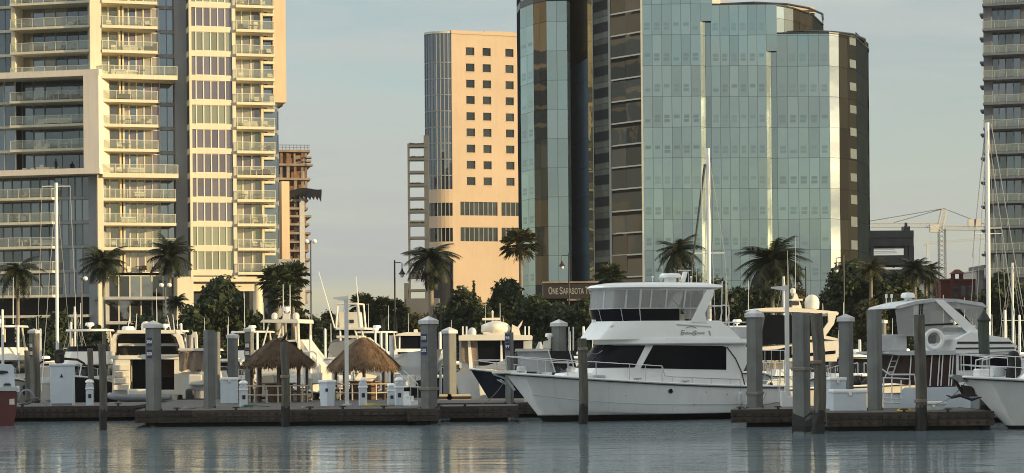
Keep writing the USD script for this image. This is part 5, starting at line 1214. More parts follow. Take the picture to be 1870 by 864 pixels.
def patch(levels, i0, i1, t0, t1, off=.012, nu=14, nt=3, thick=.02):
    """A pane that follows the loft: i along the outline (0..1), t up it (0..1)."""
    R = np.array([ring(*l) for l in levels]); n = R.shape[1]
    def at(u, tt):
        k = u * (n - 1); a = int(min(k, n - 2)); fr = k - a; lv = tt * (len(R) - 1); l = int(min(lv, len(R) - 2)); fl = lv - l
        P = lambda L_: R[L_][a] * (1 - fr) + R[L_][a + 1] * fr
        return P(l) * (1 - fl) + P(l + 1) * fl
    V, c = [], R.mean((0, 1))
    for tt in np.linspace(t0, t1, nt):
        row = []
        for u in np.linspace(i0, i1, nu):
            p = at(u, tt); d = at(min(1, u + .004), tt) - at(max(0, u - .004), tt); nrm = np.array([d[1], -d[0], 0]); nrm /= np.linalg.norm(nrm) + 1e-9; row.append((p, nrm))
        V.append(row)
    o = MB().rings([[p + q * off for p, q in r] for r in V], False, False); i = MB().rings([[p + q * (off - thick) for p, q in r][::-1] for r in V], False, False)
    return o.add(*i.get())
def rail(t, pts, posts, h, r=.022, material='steel', mid=False, name='bow_rail', lean=(0, 0, 0)):
    m = MB(); pts = np.array(pts, float); m.tube(pts + [0, 0, h], r, 5)
    if mid: m.tube(pts + [0, 0, h * .52], r * .8, 5)
    for p in posts: p = np.array(p, float); m.tube([p, p + np.array([0, 0, h]) + lean], r, 5)
    return m.build(name, material, t, smooth=50)
def radar_dome(t, p, r=.32, h=.24, nm='radar_dome', m_='gelcoat'):
    MB().lathe([(r * .5, -.08), (r * .55, 0), (r, .03), (r, h * .6), (r * .8, h * .92), (.02, h)], p, 18).build(nm, m_, t, smooth=40)
def sat_dome(t, p, r=.3, m_='gelcoat_warm'): MB().lathe([(r * .5, -.12), (r * .6, 0), (r * .95, .04), (r, r), (r * .85, r * 1.55), (r * .45, r * 1.9), (.02, r * 2)], p, 18).build('satellite_dome', m_, t, smooth=40)
def antenna(t, p, h, lean=0.0, r=.018): MB().tube([p, (p[0] + lean * .5, p[1], p[2] + h * .5), (p[0] + lean, p[1], p[2] + h)], [r, r * .8, r * .5], 5).build('antenna', 'alu_white', t)

def person(loc, rot, label, top, trousers, hair='hair_dark', pose='stand', h=1.72, part_of=None):
    """One continuous body from hulls between joint spheres; clothing and hair are its children."""
    sp = lambda p, r: manifold3d.Manifold.sphere(r, 14).translate(tuple(p)); k = h / 1.72
    J = dict(ankL=(.02, .10, .07), ankR=(.02, -.10, .07), kneeL=(.04, .10, .48), kneeR=(.05, -.11, .48), hipL=(0, .09, .90), hipR=(0, -.09, .90), waist=(0, 0, 1.05), chest=(.0, 0, 1.28), neck=(0, 0, 1.47), head=(.03, 0, 1.60), shL=(0, .19, 1.39), shR=(0, -.19, 1.39), elL=(-.02, .25, 1.12), elR=(-.02, -.25, 1.12), wrL=(.14, .23, .92), wrR=(.14, -.23, .92))
    if pose == 'sit':
        J.update(hipL=(0, .09, .50), hipR=(0, -.09, .50), kneeL=(.42, .11, .50), kneeR=(.42, -.11, .50), ankL=(.44, .11, .07), ankR=(.44, -.11, .07), waist=(-.02, 0, .66), chest=(-.02, 0, .88), neck=(0, 0, 1.06), head=(.03, 0, 1.19), shL=(-.01, .19, .99), shR=(-.01, -.19, .99), elL=(.08, .25, .74), elR=(.08, -.25, .74), wrL=(.30, .20, .70), wrR=(.30, -.20, .70))
    Rr = dict(ank=.045, knee=.062, hip=.10, waist=.125, chest=.15, neck=.055, head=.10, sh=.068, el=.046, wr=.032)
    rad = lambda n: Rr[n.rstrip('LR')]
    B = lambda a, b, g=0.: manifold3d.Manifold.batch_hull([sp(np.array(J[a]) * 1, rad(a) + g), sp(J[b], rad(b) + g)])
    body = None
    segs = [('ank' + s, 'knee' + s) for s in 'LR'] + [('knee' + s, 'hip' + s) for s in 'LR'] + [('hip' + s, 'waist') for s in 'LR'] + [('waist', 'chest'), ('chest', 'neck')] + [('sh' + s, 'chest') for s in 'LR'] + [('sh' + s, 'el' + s) for s in 'LR'] + [('el' + s, 'wr' + s) for s in 'LR']
    parts = [B(a, b) for a, b in segs]
    hd = np.array(J['head']); parts += [manifold3d.Manifold.batch_hull([sp(hd + [0, 0, .03], .093), sp(hd + [.03, 0, -.06], .06)]), manifold3d.Manifold.batch_hull([sp(J['neck'], .055), sp(hd, .055)]), sp(hd + [.115, 0, -.015], .018), sp(hd + [.02, .095, -.01], .022), sp(hd + [.02, -.095, -.01], .022)]
    for s, y in (('L', 1), ('R', -1)):
        a = np.array(J['ank' + s]); parts.append(manifold3d.Manifold.batch_hull([sp(a + [-.04, 0, -.03], .04), sp(a + [.16, 0, -.04], .03)]))
        w = np.array(J['wr' + s]); parts.append(manifold3d.Manifold.batch_hull([sp(w, .03), sp(w + [.06, 0, -.05], .032), sp(w + [.05, y * .03, -.05], .028)]))
        for j in range(4): parts.append(manifold3d.Manifold.batch_hull([sp(w + [.06, (j - 1.5) * .02, -.06], .010), sp(w + [.10 - abs(j - 1) * .008, (j - 1.5) * .022, -.09], .009), sp(w + [.105, (j - 1.5) * .022, -.125], .008)]))
        parts.append(manifold3d.Manifold.batch_hull([sp(w + [.02, -y * .03, -.02], .012), sp(w + [.07, -y * .055, -.05], .010)]))
    U = manifold3d.Manifold.batch_boolean(parts, manifold3d.OpType.Add)
    sc = lambda m: m.scale((k, k, k))
    t = thing('person', label, 'person', loc, rot); obj('body', sc(U), 'skin', t, smooth=60)
    cl = manifold3d.Manifold.batch_boolean([B(a, b, .016) for a, b in segs if a[:3] in ('wai', 'che', 'shL', 'shR') or a[:2] == 'sh' or (a[:2] == 'el' and top[1])], manifold3d.OpType.Add); obj('shirt', sc(cl), top[0], t, smooth=60)
    tr = manifold3d.Manifold.batch_boolean([B(a, b, .018) for a, b in segs if a[:3] in ('kne', 'hip') or (a[:3] == 'ank')], manifold3d.OpType.Add); obj('trousers', sc(tr), trousers, t, smooth=60)
    obj('hair', sc(manifold3d.Manifold.batch_hull([sp(hd + [-.02, 0, .05], .100), sp(hd + [-.05, 0, -.02], .075)])), hair, t, smooth=60)
    return t

# ---- the white yacht in the middle
def yacht():
    TH = 20; f = Fr(W(1398, 700, 114.6)[0], 114.6, 0, 180 + TH); t = thing('motor_yacht', 'large white motor yacht with dark windows and enclosed flybridge, bow to the left', 'yacht', f.o, f.rot)
    X = lambda px, py, y: f.at(px, py, y)[0]; Z = lambda px, py, y: f.at(px, py, y)[1]
    L = f.at(921, 684, 0)[0]; B = 4.5
    S = build_hull(t, L, B, 1.66, 2.50, 2.0, 'hull_white', .40, low=.31)
    sh = lambda x: sheer_at(S, x)
    # boot stripe, knuckle line along the topsides, porthole and fittings
    m = MB()
    for s in (1, -1): m.tube([((sec[1][0] * .5 + sec[2][0] * .5), (sec[1][1] * .5 + sec[2][1] * .5 + .012) * s, (sec[1][2] + sec[2][2]) * .5 + .02) for sec in S[1:-1]], .022, 5)
    m.build('knuckle', 'gelcoat_grey', t, smooth=50)
    x, z = f.at(1225, 714, 2.2); b, zz = sh(x); MB().lathe([(.001, 0), (.13, 0), (.16, .02), (.16, .05), (.001, .05)], n=16).move(rx=-math.pi / 2).move((x, b * .955 - .04, z)).build('porthole', 'steel', t); MB().lathe([(.001, 0), (.11, 0), (.11, .03), (.001, .03)], n=16).move(rx=-math.pi / 2).move((x, b * .955 + .006, z)).build('porthole_glass', 'smoked', t)
    m = MB()
    for s in (1, -1): m.tube([(sec[3][0] * .94 + sec[2][0] * .06, (sec[3][1] * .94 + sec[2][1] * .06 + .006) * s, sec[3][2] + .03) for sec in S], .028, 5)
    m.build('waterline_stain', 'scum_line', t, smooth=50)
    for px, py in ((1290, 716), (1330, 720), (1145, 722), (1268, 738), (1085, 735)): x, z = f.at(px, py, 2.2); b, zz = sh(x); MB().ball((x, b * .965 - .03, z), (.05, .05, .05), 1).build('through_hull', 'gelcoat_grey', t)
    for px in (1010, 1120, 1240): x = f.at(px, 700, 2.2)[0]; i = int(np.argmin([abs(q[0][0] - x) for q in S])); MB().tube([(S[i][k][0], S[i][k][1] + .004, S[i][k][2]) for k in (0, 1, 2)], .006, 4).build('hull_seam', 'gelcoat_grey', t)
    # bow pulpit with roller and anchor
    MB().plan([(L - 1.0, -.5), (L - 1.0, .5), (L + .45, .24), (L + .62, .12), (L + .62, -.12), (L + .45, -.24)], 2.46, 2.60).build('pulpit', 'gelcoat', t)
    m = MB().tube([(L + .55, 0, 2.42), (L - .05, 0, 2.20), (L - .55, 0, 1.6)], .06, 6); m.tube([(L + .30, -.25, 2.15), (L - .02, 0, 1.95), (L + .30, .25, 2.15)], [.03, .07, .03], 6); m.build('anchor', 'gelcoat_grey', t)
    MB().box(L - .5, L + .3, -.2, .2, 2.36, 2.455).build('anchor_roller', 'rubber', t)
    # deckhouse
    hw = 1.92; xb = X(1341, 650, hw)
    xn0, xn1 = X(1166, 672, hw), X(1187, 629, hw - .08)
    z0, z1, z2 = 1.72, Z(1170, 673, hw), Z(1187, 628, hw)
    H = [(z0, xb, xn0 + .25, 2.8, hw + .02, 2.2), (z1, xb, xn0, 2.55, hw, 2.2), (z2, xb, xn1, 2.1, hw - .08, 2.2)]
    loft(t, 'deckhouse', H, 'gelcoat')
    WL = H[1:]; n = 2 * NS + NA; iA0, iA1 = NS / (n - 1), (NS + NA - 1) / (n - 1)
    patch(WL, iA0 + .008, iA1 - .012, .04, .97, .016, 34, 3).build('windscreen', 'smoked', t, smooth=60)
    m = MB()
    for q in (iA0 + (iA1 - iA0) * .32, iA0 + (iA1 - iA0) * .62): m.add(*patch(WL, q - .002, q + .002, .04, .97, .03, 3, 3).get())
    m.build('windscreen_bar', 'rubber', t)
    for s in (1, -1):
        w = [f.at(*p, hw) for p in ((1170, 672.5), (1326, 675.5), (1326, 634), (1320, 632), (1193, 630.5))] if s > 0 else None
        if s < 0: w = [f.at(*p, hw) for p in ((1170, 672.5), (1326, 675.5), (1326, 634), (1193, 630.5))]
        MB().prism(w, s * (hw - .06), s * (hw + .022)).build('side_window', 'smoked', t)
        MB().prism([(p[0] * 1.0, p[1]) for p in [f.at(*q, hw) for q in ((1167, 675.5), (1329, 678.5), (1329, 630), (1318, 629.5), (1190, 627.5))]], s * (hw - .08), s * (hw + .010)).build('window_surround', 'gelcoat', t)
    # roof brow running aft over the cockpit, its wing support
    hb = 2.12; xB = X(1364, 625, hb); zb0, zb1 = Z(1260, 630, hb), Z(1260, 619, hb)
    loft(t, 'roof_brow', [(zb0, xB, xn1 - .3, 2.35, hb, 2.3), (zb0 + .10, xB - .05, xn1 - .3, 2.5, hb + .06, 2.3), (zb1, xB, xn1 - .25, 2.45, hb + .02, 2.3)], 'gelcoat')
    for s in (1, -1):
        MB().prism([f.at(*q, hw) for q in ((1326, 628), (1362, 628), (1364, 664), (1352, 690), (1364, 700), (1365, 708), (1330, 708))], s * (hw - .05), s * (hw + .004)).build('wing', 'gelcoat', t)
        m = MB(); q = [f.at(*p, hw) for p in ((1327, 634), (1343, 655), (1354, 680), (1360, 704))]; m.tube([(a, s * (hw + .02), b) for a, b in q], .03, 5); m.build('wing_trim', 'canvas_black', t)
    # flybridge coaming
    zf0, zf1 = zb1 - .002, Z(1180, 586, 1.95); xa0, xa1 = X(1352, 620, 2.0), X(1316, 588, 1.95)
    FB = [(zf0, xa0, X(1180, 620, 2.05), X(1062, 622, 0) - X(1180, 620, 2.05), 2.05, 2.2), ((zf0 + zf1) / 2, (xa0 + xa1) / 2 - .05, X(1180, 604, 2.0), X(1074, 604, 0) - X(1180, 604, 2.0), 2.0, 2.2), (zf1, xa1, X(1185, 586, 1.95), X(1086, 589, 0) - X(1185, 586, 1.95), 1.93, 2.2)]
    loft(t, 'flybridge', FB, 'gelcoat')
    MB().prism([f.at(*q, 2.06) for q in ((1210, 623), (1216, 617), (1322, 617), (1352, 622), (1352, 626))], 1.9, 2.10).build('flybridge_step', 'gelcoat', t)
    MB().prism([f.at(*q, 1.99) for q in ((1236, 591.5), (1298, 595.5), (1300, 598), (1236, 593.5))], 1.9, 2.0).build('flybridge_trim', 'gelcoat_grey', t)
    # dark venturi band and clear enclosure, hardtop
    zv, zt0, zt1 = Z(1150, 564, 1.9), Z(1200, 528, 1.9), Z(1200, 516, 1.9)
    xe = X(1264, 586, 1.9); dep = FB[2][3]; xn = FB[2][2]
    VB = [(zf1 - .01, xe, xn, dep, 1.90, 2.2), (zv, xe, xn + .05, dep + .12, 1.93, 2.2)]
    n0 = (NS - 1) / (n - 1) * .0
    MB().add(*patch(VB, .08, .92, 0.0, 1.0, .0, 60, 3, .03).get()).build('venturi_screen', 'smoked', t, smooth=60)
    m = MB()
    for q in (.30, .36, .45, .55, .64, .70): m.add(*patch(VB, q - .0012, q + .0012, 0, 1, .012, 3, 3).get())
    m.build('screen_joint', 'gelcoat_grey', t)
    EN = [(zv, X(1298, 560, 1.88), xn + .05, dep + .10, 1.91, 2.2), (zt0, X(1302, 528, 1.88), xn - .05, dep + .12, 1.93, 2.2)]
    zs_ = Z(1262, 586, 1.9)
    patch(EN, .0, 1.0, 0.0, 1.0, .0, 70, 4, .012).build('clear_enclosure', 'clear_vinyl', t, smooth=60)
    patch([(zs_ - .0, X(1298, 585, 1.88), X(1200, 575, 1.9), .1, 1.905), (zv, X(1298, 563, 1.88), X(1200, 575, 1.9), .1, 1.905)], .86, 1.0, 0.15, 1.0, .0, 6, 2, .012).build('clear_panel', 'clear_vinyl', t)
    fr = MB()
    for q in (.245, .30, .37, .47, .57, .655, .70, .735, .80, .88, .96): fr.add(*patch(EN, q - .0035, q + .0035, 0, 1, .012, 3, 4, .035).get())
    for tt in (0.0, .97): fr.add(*patch(EN, 0, 1, tt, tt + .05, .014, 60, 2, .035).get())
    fr.build('enclosure_frame', 'canvas_grey', t)
    xh = X(1313, 522, 1.5)
    HT = [(zt0 - .02, xh + .3, xn - .1, dep + .15, 1.85, 2.3), (zt0 + .10, xh, xn - .05, dep + .32, 2.0, 2.3), (zt0 + .22, xh + .05, xn - .1, dep + .22, 1.95, 2.3), (zt1 + .02, xh + .9, xn - .5, dep - .2, 1.4, 2.3), (zt1 + .07, xh + 2.0, xn - 1.2, dep - 1.2, .5, 2.3)]
    loft(t, 'hardtop', HT, 'gelcoat')
    for s in (1, -1):
        q = [f.at(*p, 1.94) for p in ((1262, 588), (1290, 530), (1303, 529), (1302, 540), (1287, 572), (1291, 590))]
        MB().prism(q, s * 1.80, s * 1.98).build('arch_leg', 'gelcoat', t)
    # inside: helm, seats; on top: radar, horns, antennas
    zd = zf1 - .55
    MB().box(xn + .6, xn + 1.6, -1.0, 1.0, zd, zf1 + .35).build('helm_console', 'gelcoat_grey', t)
    obj('helm_seat', rbox(.5, .55, 1.25, .08, (xn - .3, .55, zd)), 'cover_white', t); obj('helm_seat', rbox(.5, .55, 1.25, .08, (xn - .3, -.45, zd)), 'cover_white', t); obj('bench', rbox(1.6, .6, .9, .08, (xe + 1.0, 1.2, zd)), 'cover_white', t)
    m = MB().rings([[(xn - 1.0, 1.6, zt0 - .05), (xe + .2, 1.6, zv - .2), (xe + .2, 1.58, zv - .3)], [(xn - 1.0, 1.55, zt0 - .1), (xe + .2, 1.5, zv - .25), (xe + .2, 1.5, zv - .35)]], False, False); m.build('curtain', 'canvas_grey', t)
    zr = zt1 + .05; xr = X(1224, 512, 0)
    obj('radar_base', rbox(.5, .5, .22, .05, (xr, 0, zr)), 'gelcoat', t); radar_dome(t, (xr, 0, zr + .24), .56, .26)
    m = MB().prism([f.at(*p, .1) for p in ((1244, 514), (1250, 496), (1256, 496), (1251, 515))], -.1, .1); m.build('mast_fin', 'gelcoat', t); MB().tube([f_ := (X(1238, 494, 0), 0, Z(1238, 494, 0)), (X(1262, 494, 0), 0, Z(1262, 494, 0))], .03, 5).build('light_bar', 'gelcoat_grey', t)
    for px, tp, y in ((1175.5, 383, 1.6), (1257, 488, .3), (1272, 484, -.6), (1283, 300, -1.7)): antenna(t, (X(px, 516, y), y, zr - .12), Z(px, tp, y) - zr, 0)
    MB().lathe([(.05, 0), (.05, .12), (.12, .2), (.12, .26)], (X(1207, 514, .5), .5, zr), 10).build('horn', 'gelcoat_grey', t)
    for px in (1192, 1262): MB().lathe([(.02, 0), (.02, .25), (.06, .26), (.06, .34)], (X(px, 517, .2), .2, zr), 8).build('light', 'gelcoat', t)
    MB().ball((X(1118, 597, 1.3), 1.3, Z(1118, 597, 1.3) + .05), (.14, .14, .10)).build('searchlight', 'gelcoat', t, smooth=True); MB().box(X(1087, 590, .9), X(1082, 590, .9), .8, 1.0, zf1 - .05, zf1 + .08).build('horn', 'gelcoat', t)
    # name on the flybridge side with its little arc and mark
    def put_text(txt, px, py, h, y, lm, slant=.28, sx=1.0):
        x0, zz = f.at(px, py, y); mm = meshkit.text_mesh(txt, h, .006); v = mm.vertices
        return MB().add(np.stack([x0 - (v[:, 0] + v[:, 1] * slant) * sx, y + v[:, 2], zz + v[:, 1]], 1), mm.faces)
    y = 2.045
    put_text('E', 1242, 612, .26, y, 0).add(*put_text('ndless', 1247.5, 610.5, .13, y, 0).get()).add(*put_text('S', 1264, 612.5, .24, y, 0).get()).add(*put_text('ummit', 1269.5, 610.5, .13, y, 0).get()).build('lettering', 'letter_grey', t)
    MB().tube([(p[0], y + .006, p[1]) for p in (f.at(1252 + 20 * q, 599.5 - 3.0 * math.sin(math.pi * q), y) for q in np.linspace(0, 1, 9))], .014, 4).build('name_arc', 'letter_grey', t)
    MB().tube([(p[0], y + .006, p[1]) for p in (f.at(*q, y) for q in ((1294.5, 604), (1296.5, 608), (1297, 613)))], .022, 4).build('emblem', 'letter_grey', t)
    # bow rail in two heights, cleats, fender, foredeck pieces
    for s in (1, -1):
        xs = [L - .1, L - 1.4, L - 2.8, L - 4.2, X(1150, 690, 2.1), X(1178, 690, 2.1), X(1208, 690, 2.1)]
        pts = [(x, s * max(.1, sh(x)[0] - .10), sh(x)[1]) for x in np.linspace(xs[0], xs[-1], 16)]
        rail(t, pts, [(x, s * max(.1, sh(x)[0] - .08), sh(x)[1]) for x in xs], .82, .022, mid=False, lean=(-.10 * 0, 0, 0))
        m = MB()
        lo = [(x, s * (sh(x)[0] - .10), sh(x)[1] + (.82 if k == 0 else .30)) for k, x in enumerate(np.linspace(X(1209, 690, 2.1), X(1352, 700, 2.1), 9))]
        lo.insert(1, (X(1213, 690, 2.1), s * (sh(lo[0][0])[0] - .1), sh(lo[0][0])[1] + .32)); m.tube(lo, .024, 5)
        for p in lo[2::2]: m.tube([(p[0], p[1], p[2] - .30), p], .022, 5)
        m.build('side_rail', 'steel', t)
    for px in (1092, 1165, 1252, 950): x = X(px, 690, 2.0 if px > 1000 else .4); b, zz = sh(x); MB().box(x - .2, x + .2, b - .35, b - .22, zz + .1, zz + .15).box(x - .06, x + .06, b - .33, b - .24, zz, zz + .1).build('cleat', 'steel', t)
    loft(t, 'trunk_cabin', [(2.0, X(1150, 680, 1), L - 4.2, 1.8, 1.25), (2.42, X(1150, 680, 1), L - 4.4, 1.6, 1.15), (2.5, X(1150, 680, 1), L - 4.8, 1.2, .9)], 'gelcoat')
    MB().box(L - 5.6, L - 4.9, -.35, .35, 2.45, 2.56).build('hatch', 'smoked', t)
    obj('windlass', rbox(.4, .35, .3, .06, (L - .9, 0, 2.5)), 'gelcoat_grey', t)
    obj('deck_cushion', rbox(.7, .8, .16, .05, (X(1088, 686, 1.4), 1.5, sh(X(1088, 686, 1.4))[1] + .02)), 'canvas_grey', t)
    # cockpit, swim platform, aft deck clutter on the boat deck
    MB().box(-.85, .1, -1.9, 1.9, .42, .55).build('swim_platform', 'teak', t)
    MB().prism([(0, .4), (0, 1.68), (-.25, 1.62), (-.62, .55)], 1.9, 2.12).prism([(0, .4), (0, 1.68), (-.25, 1.62), (-.62, .55)], -2.12, -1.9).build('transom_side', 'gelcoat', t)
    zq = zb1
    obj('raft_box', rbox(.85, .7, .62, .08, (X(1350, 612, 1.0), 1.0, zq)), 'canvas_grey', t)
    m = MB(); q = [(X(px, py, .9), .9, Z(px, py, .9)) for px, py in ((1302, 560), (1322, 557.5), (1331, 559), (1332, 570), (1329, 584))]; m.tube(q, .035, 6); m.tube([(a, b - .9, c) for a, b, c in q], .035, 6); m.tube([(X(1333, 583, .9), .9, zq), q[-1]], .03, 6); m.build('boat_deck_rail', 'alu_white', t)
    MB().tube([(X(1318, 584, .5), .5, zq + .85), (X(1362, 586, .5), .5, zq + .85)], .03, 5).tube([(X(1340, 586, .5), .5, zq), (X(1340, 586, .5), .5, zq + .85)], .03, 5).build('boat_deck_rail', 'alu_white', t)
    MB().tube([(X(1316, 540, .2), .2, zq), (X(1318, 530, .2), .2, zq + 2.2), (X(1319, 512, .2), .2, zq + 3.0)], .03, 5).build('rod_holder', 'alu_white', t)
    # a person at the helm seat behind the clear curtain
    p = f.world((xe + 1.25, .75, zd + .05)); person(p, f.rot, 'person with dark hair and a white shirt seated on the yacht flybridge', ('cloth_white', False), 'cloth_black', pose='sit')
    m = MB(); 
    return f
F_YACHT = yacht()

# ---- bow of the white boat at the right edge
def right_bow():
    f = Fr(W(1752, 690, 94.5)[0] + 14.2 * math.cos(math.radians(16)), 94.5 + 14.2 * math.sin(math.radians(16)), 0, 180 + 16)
    t = thing('sport_boat', 'white sport boat cut by the right edge, anchor hanging from its bow', 'boat', f.o, f.rot); L = 14.2
    S = build_hull(t, L, 4.6, 1.7, 2.32, 2.3, 'hull_white', .35, low=.16); sh = lambda x: sheer_at(S, x)
    m = MB()
    for s in (1, -1): m.tube([(sec[2][0] * .8 + sec[1][0] * .2, (sec[2][1] * .8 + sec[1][1] * .2 + .012) * s, sec[2][2] * .8 + sec[1][2] * .2) for sec in S[4:-4]], .02, 5)
    m.build('spray_rail', 'gelcoat_grey', t)
    # anchor, roller cheeks and chain
    MB().prism([(L - .6, 2.30), (L + .35, 2.40), (L + .45, 2.30), (L + .1, 2.05), (L - .5, 2.1)], -.16, .16).build('anchor_roller', 'rib_grey', t)
    m = MB().tube([(L + .25, 0, 2.2), (L - .05, 0, 1.75), (L - .25, 0, 1.45)], .07, 6)
    m.add(*MB().prism([(L - .05, 1.95), (L - .62, 1.85), (L - .75, 1.45), (L - .20, 1.40)], .02, .10).get()).tube([(L - .05, 0, 1.5), (L - .45, .25, 1.30), (L - .85, .42, 1.42)], [.09, .07, .02], 6).tube([(L - .05, 0, 1.5), (L + .25, -.25, 1.40), (L + .4, -.42, 1.5)], [.09, .07, .02], 6); m.build('anchor', 'pile_wet', t)
    for s in (1, -1):
        xs = [L - .15, L - 1.0, L - 2.0, L - 3.2, L - 4.5]; pts = [(x, s * max(.12, sh(x)[0] - .12), sh(x)[1]) for x in np.linspace(L - .1, L - 5, 12)]
        rail(t, pts, [(x, s * max(.12, sh(x)[0] - .12), sh(x)[1]) for x in xs], .95, .024, mid=True)
    b = MB().tube([(L - .9, -.3, 2.3), (L - .95, -.3, 3.0), (L - 1.5, -.3, 3.12)], .03, 5).tube([(L - .9, .3, 2.3), (L - .95, .3, 3.0), (L - 1.5, .3, 3.12)], .03, 5); b.build('bow_seat_frame', 'steel', t)
    loft(t, 'trunk_cabin', [(2.0, L - 9, L - 4.6, 1.8, 1.5), (2.5, L - 9, L - 4.9, 1.5, 1.35), (2.6, L - 9, L - 5.3, 1.1, 1.0)], 'gelcoat')
    loft(t, 'deckhouse', [(2.2, L - 11, L - 6.0, 1.6, 1.7), (3.4, L - 11, L - 7.0, 1.2, 1.6)], 'smoked'); loft(t, 'roof', [(3.4, L - 11.5, L - 6.8, 1.3, 1.75), (3.6, L - 11.5, L - 7.0, 1.2, 1.7)], 'gelcoat')
    m = MB(); rng = np.random.default_rng(4)
    x, z = f.at(1851, 672, .6)
    for q in range(9): m.ball((x + rng.uniform(-.12, .12), .6 + rng.uniform(-.1, .1), 2.3 + q * .12), (rng.uniform(.16, .28), .2, .14), 2)
    obj('bow_cover', trimesh.convex.convex_hull(np.vstack(m.v[:6])), 'canvas_black', t, smooth=50); obj('bow_cover', trimesh.convex.convex_hull(np.vstack(m.v[5:])), 'canvas_black', t, smooth=50)
    obj('foredeck_box', rbox(.7, .6, .35, .06, (f.at(1800, 690, .5)[0], .3, 2.28)), 'gelcoat', t); obj('foredeck_box', rbox(.5, .5, .45, .06, (f.at(1830, 690, .5)[0], .1, 2.28)), 'gelcoat_grey', t)
right_bow()

# ---- canvas topped flybridge boat on the right, bow to the right
def canvas_boat():
    f = Fr(W(1640, 700, 104)[0], 104, 0, 12); t = thing('flybridge_boat', 'white flybridge boat with grey canvas enclosure and maroon cockpit curtains', 'boat', f.o, f.rot); A = lambda px, py, y=-2.0: f.at(px, py, y)
    PL = lambda pts, y=-2.0: [f.at(a, b, y) for a, b in pts]
    S = build_hull(t, 13.0, 4.4, 1.35, 2.0, 1.8, 'gelcoat_grey', .45, low=.25)
    MB().prism(PL(((1646, 748), (1646, 712), (1652, 708), (1772, 706), (1772, 748)), -2.2), -2.25, -2.18).build('hull_panel', 'box_white', t)
    # cockpit curtains and windows
    MB().prism(PL(((1652, 700), (1648, 648), (1745, 648), (1745, 706)), -1.9), -1.9, 1.9).build('cockpit_curtain', 'canvas_maroon', t)
    m = MB()
    for px in (1664, 1690, 1702, 1716, 1722, 1736, 1741): m.tube([(*PL(((px, 648),), -1.95)[0][:1], -1.95, A(px, 648)[1]), (A(px - 3, 705)[0], -1.95, A(px - 3, 705)[1])], .03, 5)
    m.build('curtain_pole', 'alu_white', t)
    # flybridge deck, fairing stripes
    MB().prism(PL(((1622, 642), (1744, 640), (1744, 648), (1640, 649), (1622, 646))), -2.1, 2.1).build('flybridge_deck', 'gelcoat_grey', t)
    MB().prism(PL(((1742, 646), (1748, 620), (1772, 606), (1842, 618), (1858, 632), (1852, 640), (1800, 644))), -2.0, 2.0).build('flybridge_fairing', 'gelcoat', t)
    for q in (((1749, 624), (1845, 624), (1850, 628), (1748, 628)), ((1746, 635), (1852, 634), (1854, 637), (1745, 638))): MB().prism(PL(q, -2.03), -2.03, -1.9).build('fairing_stripe', 'rubber', t)
    MB().prism(PL(((1746, 644), (1860, 640), (1880, 680), (1880, 706), (1746, 706)), -1.85), -1.85, 1.85).build('deckhouse', 'gelcoat', t)
    MB().prism(PL(((1752, 676), (1752, 650), (1855, 647), (1868, 676)), -1.88), -1.88, 1.88).build('side_window', 'smoked', t)
    # canvas enclosure on the flybridge
    prof = PL(((1640, 614), (1634, 580), (1636, 560), (1670, 551), (1705, 546), (1745, 547), (1790, 553), (1800, 560), (1806, 612), (1770, 612)), -1.6)
    top = [p for p in PL(((1632, 563), (1636, 559), (1670, 550), (1705, 545), (1745, 546), (1792, 553), (1802, 562), (1790, 559), (1745, 552), (1705, 551), (1670, 556), (1640, 564)), -1.6)]
    MB().prism(top, -1.75, 1.75).build('bimini', 'canvas_grey', t)
    z0 = A(1700, 614)[1]
    def panel(pts, name, material, y=-1.65): MB().prism(PL(pts, y), y - .015, y).build(name, material, t)
    panel(((1640, 614), (1635, 565), (1668, 556), (1668, 614)), 'canvas_panel', 'fogged_vinyl')
    panel(((1668, 614), (1668, 556), (1682, 553), (1681, 613)), 'canvas_panel', 'canvas_grey')
    panel(((1684, 592), (1686, 556), (1706, 550), (1716, 552), (1740, 570), (1743, 592)), 'clear_panel', 'fogged_vinyl')
    panel(((1744, 552), (1796, 560), (1800, 612), (1788, 610)), 'canvas_panel', 'fogged_vinyl')
    panel(((1681, 613), (1684, 592), (1743, 592), (1775, 610)), 'canvas_panel', 'fogged_vinyl')
    MB().prism(PL(((1706, 548), (1722, 548), (1760, 580), (1788, 607), (1770, 612), (1745, 588)), -1.7), -1.78, -1.69).build('arch_leg', 'gelcoat', t)
    MB().tube([(*[A(1683, 594)[0]], -1.7, A(1683, 594)[1]), (A(1745, 591)[0], -1.7, A(1745, 591)[1])], .04, 5).tube([(A(1682, 612)[0], -1.7, z0), (A(1685, 555)[0], -1.7, A(1685, 555)[1])], .04, 5).build('enclosure_frame', 'canvas_black', t)
    x, z = A(1697, 620, -1.2); 
    tr = trimesh.creation.torus(.42, .11, 22, 10); tr.apply_transform(trimesh.transformations.rotation_matrix(math.pi / 2, [1, 0, 0])); tr.apply_translation((x, -1.75, z)); obj('lifebuoy', tr, 'gelcoat', t, smooth=60)
    obj('seat', rbox(.5, .5, 1.5, .1, (A(1733, 610)[0], -.6, z0 - .3)), 'cover_white', t); obj('console', rbox(.6, 1.0, 1.0, .1, (A(1716, 610)[0], -.5, z0 - .35)), 'rib_grey', t)
    MB().lathe([(.06, 0), (.06, .22)], (A(1688, 546)[0], 0, A(1688, 549)[1]), 10).build('radar_post', 'gelcoat', t); radar_dome(t, (A(1688, 540)[0], 0, A(1688, 543)[1]), .33, .28)
    for px, tp in ((1654, 536), (1664, 545)): MB().lathe([(.025, 0), (.025, .4), (.06, .42), (.06, .6)], (A(px, 556)[0], .4, A(px, 558)[1]), 8).build('light', 'gelcoat', t)
    # stern: rails, ladder, steps
    m = MB()
